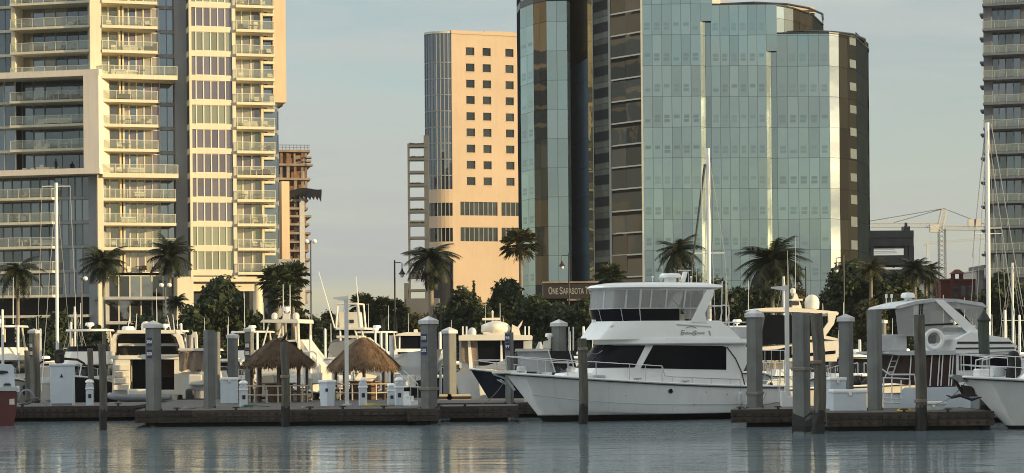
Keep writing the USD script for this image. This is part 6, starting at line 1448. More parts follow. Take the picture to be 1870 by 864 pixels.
    for a, b, c in ((1612, 690, 738), (1627, 690, 738), (1644, 694, 738), (1660, 694, 735)): m.tube([(A(a, b)[0], -2.1, A(a, b)[1]), (A(a, c)[0], -2.1, A(a, c)[1])], .035, 5)
    for b in (690, 727, 735): m.tube([(A(1611, b)[0], -2.1, A(1611, b)[1]), (A(1660, b + 2)[0], -2.1, A(1660, b + 2)[1])], .035, 5)
    m.tube([(A(1606, 672)[0], -2.1, A(1606, 672)[1]), (A(1622, 684)[0], -2.1, A(1622, 684)[1]), (A(1668, 684)[0], -2.1, A(1668, 684)[1]), (A(1672, 710)[0], -2.1, A(1672, 710)[1])], .04, 5)
    m.build('stern_rail', 'alu_white', t)
    m = MB()
    for a in (1622, 1634): m.tube([(A(a + 14, 650)[0], -1.6, A(a, 650)[1]), (A(a, 690)[0], -1.6, A(a, 690)[1])], .03, 5)
    for b in (660, 670, 680): m.tube([(A(1623 + (690 - b) * .35, b)[0], -1.6, A(1623, b)[1]), (A(1635 + (690 - b) * .35, b)[0], -1.6, A(1623, b)[1])], .025, 5)
    m.build('ladder', 'alu_white', t)
    MB().box(A(1600, 745)[0], A(1650, 745)[0], -2.0, 2.0, .45, .6).build('swim_platform', 'gelcoat_grey', t)
    obj('stern_locker', rbox(1.4, .8, .8, .06, (A(1640, 625)[0], -1.0, A(1640, 642)[1])), 'canvas_grey', t); obj('stern_locker', rbox(.9, .8, .55, .06, (A(1650, 620)[0], .2, A(1640, 642)[1])), 'rib_grey', t)
canvas_boat()

# ---- sunlit cruiser behind the yacht stern
def hardtop_cruiser():
    f = Fr(W(1372, 690, 123)[0], 123, 0, 6); t = thing('hardtop_cruiser', 'sunlit cruiser with a sweeping white arch behind the yacht stern', 'boat', f.o, f.rot); A = lambda px, py, y=-1.8: f.at(px, py, y); PL = lambda pts, y=-1.8: [f.at(a, b, y) for a, b in pts]
    build_hull(t, 11.5, 4.2, 1.35, 1.75, 1.6, 'gelcoat_warm', .45)
    MB().prism(PL(((1384, 566), (1394, 562.5), (1440, 561), (1530, 569), (1533, 572), (1530, 576), (1520, 574), (1460, 570), (1390, 569))), -1.7, 1.7).build('hardtop', 'gelcoat_warm', t)
    for s in (1, -1): MB().prism(PL(((1512, 571), (1528, 573), (1523, 592), (1508, 613), (1530, 618), (1530, 622), (1478, 616), (1502, 604), (1513, 588))), s * 1.62, s * 1.78).build('arch', 'gelcoat_warm', t)
    MB().prism(PL(((1380, 660), (1384, 634), (1440, 630), (1530, 622), (1532, 640), (1528, 660)), -1.75), -1.75, 1.75).build('deckhouse', 'gelcoat_warm', t)
    MB().prism(PL(((1388, 630), (1398, 575), (1500, 577), (1480, 618), (1440, 629)), -1.6), -1.55, 1.55).build('saloon_glass', 'smoked', t)
    MB().prism(PL(((1386, 658), (1390, 640), (1420, 638), (1446, 632), (1446, 650), (1430, 658)), -1.78), -1.79, -1.5).build('side_window', 'smoked', t)
    MB().prism(PL(((1440, 648), (1526, 640), (1526, 646), (1440, 654)), -1.78), -1.79, -1.5).build('side_window', 'smoked', t)
    m = MB()
    for px in (1396, 1408, 1424, 1432): m.tube([(A(px, 690)[0], -1.9, A(px, 700)[1]), (A(px, 640)[0], -1.9, A(px, 640)[1])], .025, 5)
    for py in (640, 662, 695): m.tube([(A(1392, py)[0], -1.9, A(1392, py)[1]), (A(1436, py)[0], -1.9, A(1436, py)[1])], .025, 5)
    m.build('boarding_rail', 'steel', t)
    sat_dome(t, (A(1497, 562)[0], 0, A(1497, 564)[1]), .42); x = A(1470, 566)[0]; z = A(1470, 566)[1]
    MB().prism([(x - .35, z), (x + .3, z), (x - .05, z + .95), (x - .2, z + .95)], -.12, .12).prism([(x - .4, z + .55), (x + .25, z + .55), (x + .25, z + .65), (x - .4, z + .65)], -.3, .3).build('mast', 'gelcoat_warm', t)
    sat_dome(t, (x - .25, 0, z + .95), .16); MB().box(x - .45, x + .05, -.2, .2, z + .3, z + .5).build('floodlight', 'rubber', t)
    antenna(t, (A(1457, 565)[0], .5, z), 3.4); antenna(t, (A(1474, 565)[0], .9, z), 4.2); antenna(t, (A(1519, 568)[0], .2, z - .1), .5)
    obj('tender_chock', rbox(.7, .4, .5, .08, (A(1434, 595)[0], -1.2, A(1434, 606)[1])), 'gelcoat_warm', t)
hardtop_cruiser()

# ---- navy bow and pilothouse boat left of the yacht
def navy_boat():
    f = Fr(W(866, 700, 131)[0] + 9.1, 132, 0, 180 + 6); t = thing('navy_boat', 'dark navy hulled boat with its bow pointing left behind the yacht bow', 'boat', f.o, f.rot); L = 9.4
    S = build_hull(t, L, 3.2, 1.75, 2.55, 1.5, 'hull_navy', .4, boot='gelcoat', low=.52)
    for s in (1, -1): pts = [(x, s * max(.1, sheer_at(S, x)[0] - .1), sheer_at(S, x)[1]) for x in np.linspace(L - .3, L - 3.6, 9)]; rail(t, pts, pts[::3], .5, .02)
    MB().prism([(L - 2.6, 2.45), (L - .9, 2.55), (L - .3, 2.6), (L - 1.1, 2.72), (L - 2.0, 2.98), (L - 2.4, 2.95)], -.15, .15).build('bow_cushion', 'cover_white', t)
    loft(t, 'cabin', [(1.8, 1.0, L - 5.0, 1.2, 1.35), (2.9, 1.0, L - 5.6, .9, 1.25)], 'gelcoat_grey'); obj('outboard_cover', rbox(1.3, 1.0, 1.3, .2, (L - 3.3, .5, 2.2)), 'canvas_black', t, smooth=40)
    MB().rings([ring(2.2, L - 4.6, L - 4.1, .5, .5), ring(3.3, L - 4.5, L - 4.2, .42, .45), ring(4.1, L - 4.3, L - 4.25, .1, .1)]).build('deck_cover', 'canvas_grey', t, smooth=60)
    g = Fr(W(838, 690, 138)[0], 138, 0, 0); t = thing('trawler', 'trawler with dark wraparound windows and a covered white dinghy on its roof', 'boat', g.o, 0); A = lambda px, py, y=0: g.at(px, py, y); PL = lambda pts, y=0: [g.at(a, b, y) for a, b in pts]
    # seen bow first: hull tapers toward the viewer
    h = Fr(*( (lambda c: (c[0], 145.5))(W(905, 690, 141)) ), 0, -90 - 8); 
    m = MB(); HS = hull_sections(8.0, 4.2, 1.5, 2.5, 1.4)
    for s in (1, -1):
        R = [[(p[0], p[1] * s, p[2]) for p in sec] for sec in HS]; m.rings(R if s < 0 else [r[::-1] for r in R], False, False)
    m.move(rz=math.radians(-98)).move((h.o[0] - g.o[0], h.o[1] - g.o[1], 0)); m.build('hull', 'gelcoat', t, smooth=35)
    MB().prism(PL(((838, 672), (838, 622), (972, 622), (972, 674))), 1.0, 5.0).build('deckhouse', 'gelcoat_grey', t)
    MB().prism(PL(((838, 622), (838, 613), (850, 611), (970, 612), (973, 615), (972, 621))), -.3, 5.2).build('roof', 'gelcoat_warm', t)
    MB().prism(PL(((874, 668), (872, 622), (956, 622), (956, 668)), .95), .94, 1.2).build('windscreen', 'smoked', t); MB().prism(PL(((843, 660), (842, 623), (870, 623), (871, 668)), .9), .90, 1.2).build('side_window', 'canvas_tan', t)
    for a, b in ((857, 861), (914, 916.5)): MB().prism(PL(((a, 674), (a - 3 if a < 900 else a, 622), (b - 2 if a < 900 else b, 622), (b + 3, 674)), .85), .80, .95).build('pillar', 'gelcoat', t)
    for a, b in ((656, 659), (668, 671)): MB().prism(PL(((874, b), (874, a), (930, a), (930, b)), .8), .84, .90).build('grab_rail', 'steel', t)
    rng = np.random.default_rng(3); c = np.array([A(905, 600)[0], 1.8, A(905, 600)[1]]); mm = trimesh.creation.icosphere(3); v = mm.vertices.copy(); v *= (1 + .16 * (meshkit.noise(v * 2.2 + 4, 2)[:, None] - .5)); obj('dinghy_cover', trimesh.Trimesh(v * [.98, .8, .50] + c, mm.faces), 'cover_white', t, smooth=70)
    MB().box(A(882, 604)[0], A(926, 604)[0], 1.2, 2.2, A(900, 612)[1], A(900, 606)[1]).build('dinghy_chock', 'gelcoat_warm', t)
    MB().prism(PL(((934, 613), (935, 592), (945, 597), (955, 584), (953, 592), (948, 600), (951, 612))), 1.2, 1.9).build('covered_motor', 'cover_white', t)
    sat_dome(t, (A(862, 612)[0], .8, A(862, 613)[1]), .26, 'gelcoat_grey')
    MB().prism(PL(((880, 584), (880, 580), (913, 579.5), (913, 584))), 1.9, 2.1).lathe([(.05, 0), (.05, .35), (.09, .36), (.02, .5)], (A(899, 580)[0], 2.0, A(899, 580)[1]), 8).build('radar_scanner', 'gelcoat_warm', t)
    MB().tube([(A(899, 600)[0], 2.3, A(899, 612)[1]), (A(899, 583)[0], 2.0, A(899, 584)[1])], .06, 6).build('radar_post', 'gelcoat_warm', t)
    for px, tp in ((886, 555), (913, 552), (919, 580)): antenna(t, (A(px, 590)[0], 2.6, A(px, 600)[1]), A(px, tp)[1] - A(px, 600)[1])
    m = MB()
    for px in (845, 852, 959, 966): m.tube([(A(px, 613)[0], 0, A(px, 614)[1]), (A(px, 596)[0], 0, A(px, 596)[1])], .05, 5)
    m.build('rod_holder', 'alu_white', t)
    # open cruiser with a black bimini just behind the yacht foredeck
    k = Fr(W(960, 690, 116)[0], 120.2, 0, -4); t = thing('bimini_cruiser', 'low cruiser with folded black bimini behind the yacht foredeck', 'boat', k.o, k.rot); P2 = lambda pts, y=0: [k.at(a, b, y) for a, b in pts]
    build_hull(t, 9.0, 3.0, 1.4, 1.9, 1.2, 'gelcoat', .4)
    MB().prism(P2(((946, 678), (945, 642), (1000, 641), (1008, 660), (1012, 680)), -.9), -.9, .9).build('windscreen_cover', 'canvas_grey', t)
    MB().prism(P2(((940, 642), (942, 637), (1000, 637), (1003, 641)), -.9), -1.1, 1.1).build('hardtop', 'gelcoat_warm', t)
    MB().prism(P2(((1003, 641), (1044, 641), (1052, 672), (1040, 668), (1030, 676), (1018, 667), (1010, 672)), -1.0), -1.0, -.2).build('bimini', 'canvas_black', t)
    m = MB()
    for a, b in ((1001, 1014), (1040, 1050)): p, q = k.at(a, 640, -1.1), k.at(b, 680, -1.1); m.tube([(p[0], -1.1, p[1]), (q[0], -1.1, q[1])], .035, 5)
    p, q = k.at(1005, 662, -1.1), k.at(1048, 663, -1.1); m.tube([(p[0], -1.1, p[1]), (q[0], -1.1, q[1])], .03, 5); m.build('bimini_frame', 'alu_white', t)
    p = k.at(1003, 636, .3); MB().prism(P2(((990, 636), (992, 623), (1000, 622), (1003, 612), (1006, 613), (1005, 637))), .2, .8).build('radar_arch', 'gelcoat_warm', t); radar_dome(t, (k.at(1003, 618)[0], .5, k.at(1003, 616)[1]), .26, .24)
    m = MB()
    for px in (1039, 1047): p, q = k.at(px, 640, .4), k.at(px, 597, .4); m.tube([(p[0], .4, p[1]), (q[0], .4, q[1])], .04, 5)
    m.build('rod_holder', 'alu_white', t)
navy_boat()

# ---- stern-on boat at the left with its inflatable dinghy
def stern_boat():
    f = frame_px(268, 137.5, 0, 4); t = thing('sedan_cruiser', 'cream flybridge cruiser seen from the stern behind the left dock pile', 'boat', f.o, f.rot); A = lambda px, py, y=0: f.at(px, py, y); PL = lambda pts, y=0: [f.at(a, b, y) for a, b in pts]
    g = MB(); HS = hull_sections(12, 4.3, 1.3, 1.9, 1.6)
    for s in (1, -1):
        R = [[(p[0], p[1] * s, p[2]) for p in sec] for sec in HS]; g.rings(R if s < 0 else [r[::-1] for r in R], False, False)
    g.add([(HS[0][k][0], HS[0][k][1] * s, HS[0][k][2]) for s in (1, -1) for k in range(4)], [[0, 1, 5, 4], [1, 2, 6, 5], [2, 3, 7, 6]]); g.move(rz=math.pi / 2); g.build('hull', 'gelcoat_warm', t, smooth=35)
    x0, x1 = A(200, 650)[0], A(333, 650)[0]
    MB().prism(PL(((199, 656), (199, 649), (328, 649), (330, 656))), -.4, 8).build('flybridge_deck', 'gelcoat_warm', t)
    MB().prism(PL(((206, 648), (207, 618), (214, 609), (322, 609), (325, 648))), 1.5, 6).build('flybridge_interior', 'canvas_black', t)
    for s, pts in ((0, ((202, 652), (203, 625), (207, 612), (216, 604), (222, 604), (222, 609), (214, 612), (209, 622), (208, 652))), (1, ((311, 604), (322, 606), (330, 614), (334, 630), (338, 652), (330, 652), (328, 632), (322, 616), (313, 610)))): MB().prism(PL(pts), -.2, 1.2).build('arch', 'gelcoat_warm', t)
    MB().prism(PL(((214, 609), (216, 603), (322, 603), (324, 609))), -.3, 5).build('hardtop', 'gelcoat_warm', t)
    MB().prism(PL(((212, 632), (212, 627), (322, 627), (322, 632))), 1.2, 1.4).build('flybridge_rail', 'gelcoat_grey', t)
    MB().prism(PL(((238, 712), (238, 656), (318, 656), (318, 712)), 1.5), 1.5, 8).build('saloon_bulkhead', 'smoked', t)
    MB().prism(PL(((204, 726), (206, 656), (237, 656), (237, 726)), -.3), -.3, 7).build('quarter', 'gelcoat_warm', t); MB().prism(PL(((318, 720), (318, 656), (334, 656), (340, 690), (340, 722)), -.3), -.3, 7).build('quarter', 'gelcoat_warm', t)
    for k in range(4): MB().prism(PL(((208, 712 - 12 * k), (208, 703 - 12 * k), (236, 703 - 12 * k), (236, 712 - 12 * k)), -.6), -.75 + k * .1, -.28).build('step', 'cover_white', t)
    for px, w in ((302, .8), (330, .8)): pass
    MB().prism(PL(((296, 655), (297, 689), (318, 689), (318, 656)), 1.2), 1.2, 1.45).build('cockpit_seat', 'canvas_maroon', t)
    sat_dome(t, (A(258, 600)[0], 3, A(258, 605, 3)[1]), .32); radar_dome(t, (A(228, 602)[0], 2, A(228, 604, 2)[1]), .4, .3)
    for px, tp, l in ((228, 570, .2), (243, 572, .1), (308, 575, -.2), (315, 573, -.1)): antenna(t, (A(px, 604)[0], 1.5, A(px, 605)[1]), A(px, tp)[1] - A(px, 605)[1], l, .03)
    m = MB().box(x0, x1, -.9, .2, .45, .58); m.build('swim_platform', 'gelcoat', t)
    d = thing('inflatable_dinghy', 'grey inflatable dinghy carried across the stern of the cream cruiser', 'dinghy', f.world((0, -.75, .6)), f.rot)
    a0, a1 = A(199, 720, -.75)[0], A(312, 720, -.75)[0]
    p = [(a0 + .3, -.45, .42), (a0 + .05, -.2, .46), (a0 + .05, .2, .46), (a0 + .3, .45, .42)]
    MB().tube([(a1, -.5, .26), (a1 - 1.2, -.52, .26), (a0 + .9, -.5, .28), (a0 + .25, -.3, .36), (a0 + .05, 0, .40), (a0 + .25, .3, .36), (a0 + .9, .5, .28), (a1, .5, .26)], [.16, .22, .22, .21, .2, .21, .22, .16], 10).build('tube', 'rib_grey', d, smooth=50)
    MB().prism([(a0 + .5, .12), (a1 - .2, .05), (a1 - .1, .2), (a0 + .5, .25)], -.4, .4).build('floor', 'gelcoat', d)
    obj('seat', rbox(1.9, .6, .55, .12, ((a0 + a1) / 2 + .2, 0, .25)), 'gelcoat_warm', d, smooth=40)
stern_boat()

def small_boats():
    # boat with the tan canvas
    f = frame_px(352, 136, 0, -8); t = thing('canvas_cruiser', 'small cruiser with a drooping tan canvas beside the uncapped pile', 'boat', f.o, f.rot); PL = lambda pts, y=0: [f.at(a, b, y) for a, b in pts]; A = lambda px, py, y=0: f.at(px, py, y)
    MB().prism(PL(((326, 640), (328, 636), (378, 637), (382, 641))), -.2, 3.5).build('hardtop', 'gelcoat_warm', t)
    m = MB(); rows = []
    for j in range(6):
        rows.append([(A(327 + (i / 9) * 52, 642 + j * 7 + 2.5 * math.sin(i * 1.7) * (j / 5) + (5 * math.sin(i / 9 * 3.14) if j == 5 else 0))[0], -.1 + .12 * math.sin(i * 1.9 + j * .4), A(327 + (i / 9) * 52, 642 + j * 7 + 2.5 * math.sin(i * 1.7) * (j / 5))[1]) for i in range(10)])
    v, fc = MB().rings(rows, False, False).get(); MB().add(np.vstack([v, v + [0, .04, 0]]), np.vstack([fc, fc[:, ::-1] + len(v)])).build('canvas', 'canvas_tan', t, smooth=60)
    MB().prism(PL(((332, 728), (330, 680), (382, 678), (392, 728))), .2, 4).build('hull', 'gelcoat_warm', t); MB().prism(PL(((350, 712), (350, 700), (378, 699), (380, 712)), .1), .1, .22).build('stern_door', 'gelcoat_grey', t)
    obj('stern_locker', rbox(.9, .6, .7, .1, (A(360, 690)[0], -.1, A(360, 704)[1])), 'gelcoat_warm', t)
    MB().prism(PL(((344, 636), (345, 612), (349, 606), (353, 606), (355, 612), (356, 636), (352, 636), (351, 616), (348, 616), (348, 636))), .5, .7).build('radar_stand', 'gelcoat_warm', t)
    obj('engine', rbox(.55, .6, 1.1, .14, (A(352, 714)[0], -.5, .3)), 'rubber', t, smooth=40)
    for px, tp in ((347, 604), (369, 580), (336, 610)): antenna(t, (A(px, 636)[0], .6, A(px, 637)[1]), A(px, tp)[1] - A(px, 637)[1], 0, .025)
    # open boat with a targa arch at the far left
    f = frame_px(108, 140.5, 0, 6); t = thing('targa_boat', 'open cream boat with a dark targa arch behind the white locker', 'boat', f.o, f.rot); PL = lambda pts, y=0: [f.at(a, b, y) for a, b in pts]; A = lambda px, py, y=0: f.at(px, py, y)
    MB().rings([np.array([(*PL(((a, b),))[0][:1], y, PL(((a, b),))[0][1]) for a, b in ((64, 700), (68, 722), (78, 730), (150, 730), (158, 722), (160, 700))]) for y in (0, 2.4)] + [np.array([(A(112, 715)[0] + (A(a, b)[0] - A(112, 715)[0]) * .15, 5.6, A(a, b)[1] + .35) for a, b in ((64, 700), (68, 722), (78, 730), (150, 730), (158, 722), (160, 700))])]).build('hull', 'gelcoat_warm', t)
    m = MB(); m.tube([(A(a, b)[0], .6, A(a, b)[1]) for a, b in ((64, 704), (66, 680), (70, 664), (80, 658), (112, 655), (140, 657), (152, 664), (157, 682), (158, 704))], .08, 7); m.build('targa_arch', 'canvas_black', t, smooth=50)
    MB().prism(PL(((66, 700), (66, 690), (158, 688), (158, 700))), -.05, .3).build('coaming', 'gelcoat', t); obj('outboard', rbox(.6, .7, .9, .16, (A(108, 656)[0], .2, A(108, 664)[1])), 'canvas_black', t, smooth=40)
    m = MB()
    for px in (72, 84, 142): m.tube([(A(px, 690)[0], 1.0, A(px, 692)[1]), (A(px + 3, 662)[0], 1.6, A(px + 3, 662)[1])], .05, 5)
    m.build('windscreen_frame', 'alu_white', t); obj('console', rbox(.9, .8, .9, .1, (A(82, 690)[0], 1.2, A(82, 694)[1])), 'gelcoat_warm', t)
    # red hulled workboat cut by the left edge
    f = frame_px(20, 111, 0, 14); t = thing('red_boat', 'red hulled boat with a white cabin cut by the left edge', 'boat', f.o, 14); PL = lambda pts, y=0: [f.at(a, b, y) for a, b in pts]; A = lambda px, py, y=0: f.at(px, py, y)
    x1 = A(32, 730)[0]
    V = []
    for y, k in ((0, 1.0), (2.6, 1.0), (4.2, .9)): V.append(np.array([(-6, y, -.4), (-6, y, A(10, 712)[1]), (x1 * k, y, A(10, 714)[1]), (x1 * k - .05, y, .8), (x1 * k - .3, y, -.4)]))
    MB().rings(V).build('hull', 'hull_red', t); MB().prism(PL(((-60, 714), (-60, 707), (30, 707), (34, 710), (33, 714))), -.12, 4).build('gunwale', 'gelcoat_grey', t)
    MB().prism(PL(((-60, 707), (-60, 668), (-6, 664), (22, 666), (26, 671), (27, 707)), .3), .3, 3).build('cabin', 'box_white', t)
    MB().prism([A(*q, .28) for q in ((-4, 680), (2, 676.5), (14, 678), (15, 681), (6, 683), (-4, 684))], .24, .32).build('emblem', 'lamp_black', t)
    MB().prism([A(*q, .28) for q in ((6, 704), (9, 700), (18, 700), (21, 704))], .2, .32).build('vent', 'rubber', t)
    MB().box(x1 - .05, x1 + .1, -.1, .3, A(30, 712)[1] - .1, A(30, 705)[1]).build('fender', 'gelcoat', t)
    MB().prism([A(*q, -.02) for q in ((17, 739), (17, 729), (26, 728), (27, 739))], -.03, .02).build('registration_patch', 'cover_white', t)
    # hardtop boat behind the left hut, with two domes
    f = frame_px(520, 140, 0, -10); t = thing('hardtop_boat', 'sunlit boat with a flat hardtop carrying two white domes behind the left hut', 'boat', f.o, f.rot); PL = lambda pts, y=0: [f.at(a, b, y) for a, b in pts]; A = lambda px, py, y=0: f.at(px, py, y)
    MB().prism(PL(((478, 589), (482, 584), (546, 583), (548, 590))), -.4, 3.4).build('hardtop', 'gelcoat_warm', t)
    m = MB()
    for a, b in ((544, 546), (516, 518), (492, 478)): m.tube([(A(a, 588)[0], 0, A(a, 588)[1]), (A(b, 640)[0], 0, A(b, 640)[1])], .10 if a == 544 else .05, 6); m.tube([(A(a, 588)[0], 3, A(a, 588)[1]), (A(b, 640)[0], 3, A(b, 640)[1])], .06, 6)
    m.build('hardtop_leg', 'gelcoat_warm', t); sat_dome(t, (A(494, 583)[0], 1, A(494, 583)[1]), .22); sat_dome(t, (A(533, 583)[0], 1, A(533, 583)[1]), .22)
    MB().prism(PL(((509, 583), (512, 572), (522, 572), (523, 583))), .8, 1.2).build('instrument_mast', 'gelcoat_warm', t); radar_dome(t, (A(516, 565)[0], 1, A(516, 568)[1]), .2, .3)
    for px, tp in ((508, 518), (520.5, 519)): antenna(t, (A(px, 580)[0], 1.2, A(px, 583)[1]), A(px, tp)[1] - A(px, 583)[1], 0, .035)
    rr = [ring(z, -3.5, 2.0, 1.6, w) for z, w in ((.2, 1.7), (2.2, 2.0))]; build_hull_local(t, f, 10.5, 4.0, 1.4, 2.2)
    MB().prism(PL(((470, 700), (472, 640), (500, 622), (545, 620), (560, 640), (584, 668), (584, 700))), .3, 3.2).build('cabin', 'gelcoat_warm', t); MB().prism(PL(((478, 660), (482, 642), (502, 626), (540, 624), (552, 640), (556, 658)), .28), .27, .5).build('windscreen', 'smoked', t)
    m = MB(); m.tube([(A(a, b)[0], -.2, A(a, b)[1]) for a, b in ((556, 642), (574, 642), (580, 648), (583, 690))], .06, 6); m.build('davit', 'alu_white', t)
    # fishing boat with the tall tower
    f = frame_px(636, 150, 0, -6); t = thing('fishing_boat', 'sport fishing boat with a tall white lookout tower behind the right hut', 'boat', f.o, f.rot); PL = lambda pts, y=0: [f.at(a, b, y) for a, b in pts]; A = lambda px, py, y=0: f.at(px, py, y)
    build_hull_local(t, f, 12, 4.2, 1.4, 2.3)
    MB().prism(PL(((592, 700), (600, 644), (618, 624), (660, 616), (690, 640), (700, 700)), 1), 1, 4.6).build('cabin', 'gelcoat_warm', t)
    MB().prism(PL(((598, 640), (606, 622), (625, 615), (634, 618), (634, 650), (612, 650)), .9), .85, 3.5).build('windscreen_cover', 'rib_grey', t)
    MB().prism(PL(((614, 602), (616, 598), (666, 598), (667, 602))), -.3, 3.2).build('hardtop', 'gelcoat_warm', t)
    MB().prism(PL(((618, 598), (616, 570), (652, 570), (655, 598)), .5), .5, 2.4).build('tower_console', 'gelcoat_warm', t); MB().prism(PL(((638, 590), (638, 584), (646, 584), (646, 590)), .45), .44, .6).build('console_opening', 'rubber', t)
    m = MB()
    for y in (0, 2.6):
        for a, b in ((617, 614), (652, 656), (621, 622), (648, 654)): MB().tube([(A(a, 554)[0] if a in (617, 652) else A(a, 602)[0], y, A(a, 554 if a in (617, 652) else 602)[1]), (A(b, 600)[0] if a in (617, 652) else A(b, 622)[0], y, A(b, 600 if a in (617, 652) else 622)[1])], .07, 5).build('tower_leg', 'gelcoat_warm', t)
    MB().prism(PL(((616, 556), (617, 553.5), (652, 553), (653, 556))), -.2, 2.8).build('tower_roof', 'gelcoat_warm', t)
    MB().prism(PL(((615, 617), (615, 613), (656, 613), (656, 617))), -.1, 2.8).build('flybridge_coaming', 'gelcoat_warm', t)
    for px, tp, l in ((612, 496, -1.1), (659, 505, -.3)): antenna(t, (A(px, 600)[0], -.1, A(px, 600)[1]), A(px, tp)[1] - A(px, 600)[1], l, .05)
    MB().tube([(A(683, 640)[0], .5, A(683, 640)[1]), (A(683, 604)[0], .5, A(683, 604)[1])], .09, 6).build('outrigger_post', 'alu_white', t); radar_dome(t, (A(683, 603)[0], .5, A(683, 604)[1]), .24, .2)
    # small pilothouse boat held up on a lift
    f = frame_px(748, 132, 0, 4); t = thing('pilothouse_boat', 'small pilothouse boat with a grey hull raised on a lift', 'boat', f.o, f.rot); PL = lambda pts, y=0: [f.at(a, b, y) for a, b in pts]; A = lambda px, py, y=0: f.at(px, py, y)
    MB().prism(PL(((722, 613), (727, 609), (745, 606), (772, 607), (776, 613))), 1.4, 4.5).build('roof', 'gelcoat_warm', t); MB().prism(PL(((731, 637), (732, 613), (769, 613), (769, 637)), 1.8), 1.8, 4).build('windscreen', 'smoked', t)
    for a in (728.5, 769): MB().prism(PL(((a, 640), (a, 612), (a + 2.5, 612), (a + 2.5, 640)), 1.75), 1.7, 1.9).build('pillar', 'gelcoat', t)
    zt = A(748, 638)[1]; HS = hull_sections(6.5, 2.5, 1.0, 1.35, 1.2)
    g = MB()
    for s in (1, -1):
        R = [[(p[0], p[1] * s, p[2]) for p in sec] for sec in HS]; g.rings(R if s < 0 else [r[::-1] for r in R], False, False)
    g.move(rz=-math.pi / 2 + .3).move((0, 5, zt - 1.35)); g.build('hull', 'gelcoat_grey', t, smooth=35)
    MB().prism(PL(((721, 643), (723, 637), (775, 637), (777, 643)), 1.2), 1.2, 4.6).build('gunwale', 'gelcoat', t)
    m = MB()
    for px in (716, 778): m.tube([(A(px, 605)[0], 2.4, -1), (A(px, 605)[0], 2.4, A(px, 612)[1])], .14, 8)
    m.build('lift_pile', 'alu_white', t); MB().box(A(728, 690)[0], A(774, 690)[0], 1.2, 1.5, A(748, 693)[1], A(748, 686)[1]).build('lift_beam', 'gelcoat', t)
    obj('motor', rbox(.5, .5, .9, .12, (A(752, 690)[0], .6, A(752, 712)[1])), 'gelcoat_warm', t, smooth=40)
    MB().prism(PL(((756, 607), (756, 602), (762, 601), (764, 607)), 2), 2, 2.5).build('searchlight', 'gelcoat_warm', t); antenna(t, (A(747, 606)[0], 2, A(747, 607)[1]), 1.2)
def build_hull_local(t, f, L, B, zs, zb):
    g = MB(); HS = hull_sections(L, B, zs, zb, 1.6)
    for s in (1, -1):
        R = [[(p[0], p[1] * s, p[2]) for p in sec] for sec in HS]; g.rings(R if s < 0 else [r[::-1] for r in R], False, False)
    R = [[(sec[0][0], sec[0][1] * .98, sec[0][2] - .04), (sec[0][0], 0, sec[0][2] + .03), (sec[0][0], -sec[0][1] * .98, sec[0][2] - .04)] for sec in HS]; g.rings(R, False, False)
    g.move(rz=-math.pi / 2).move((0, L * .75, 0)); g.build('hull', 'gelcoat_warm', t, smooth=35)
small_boats()

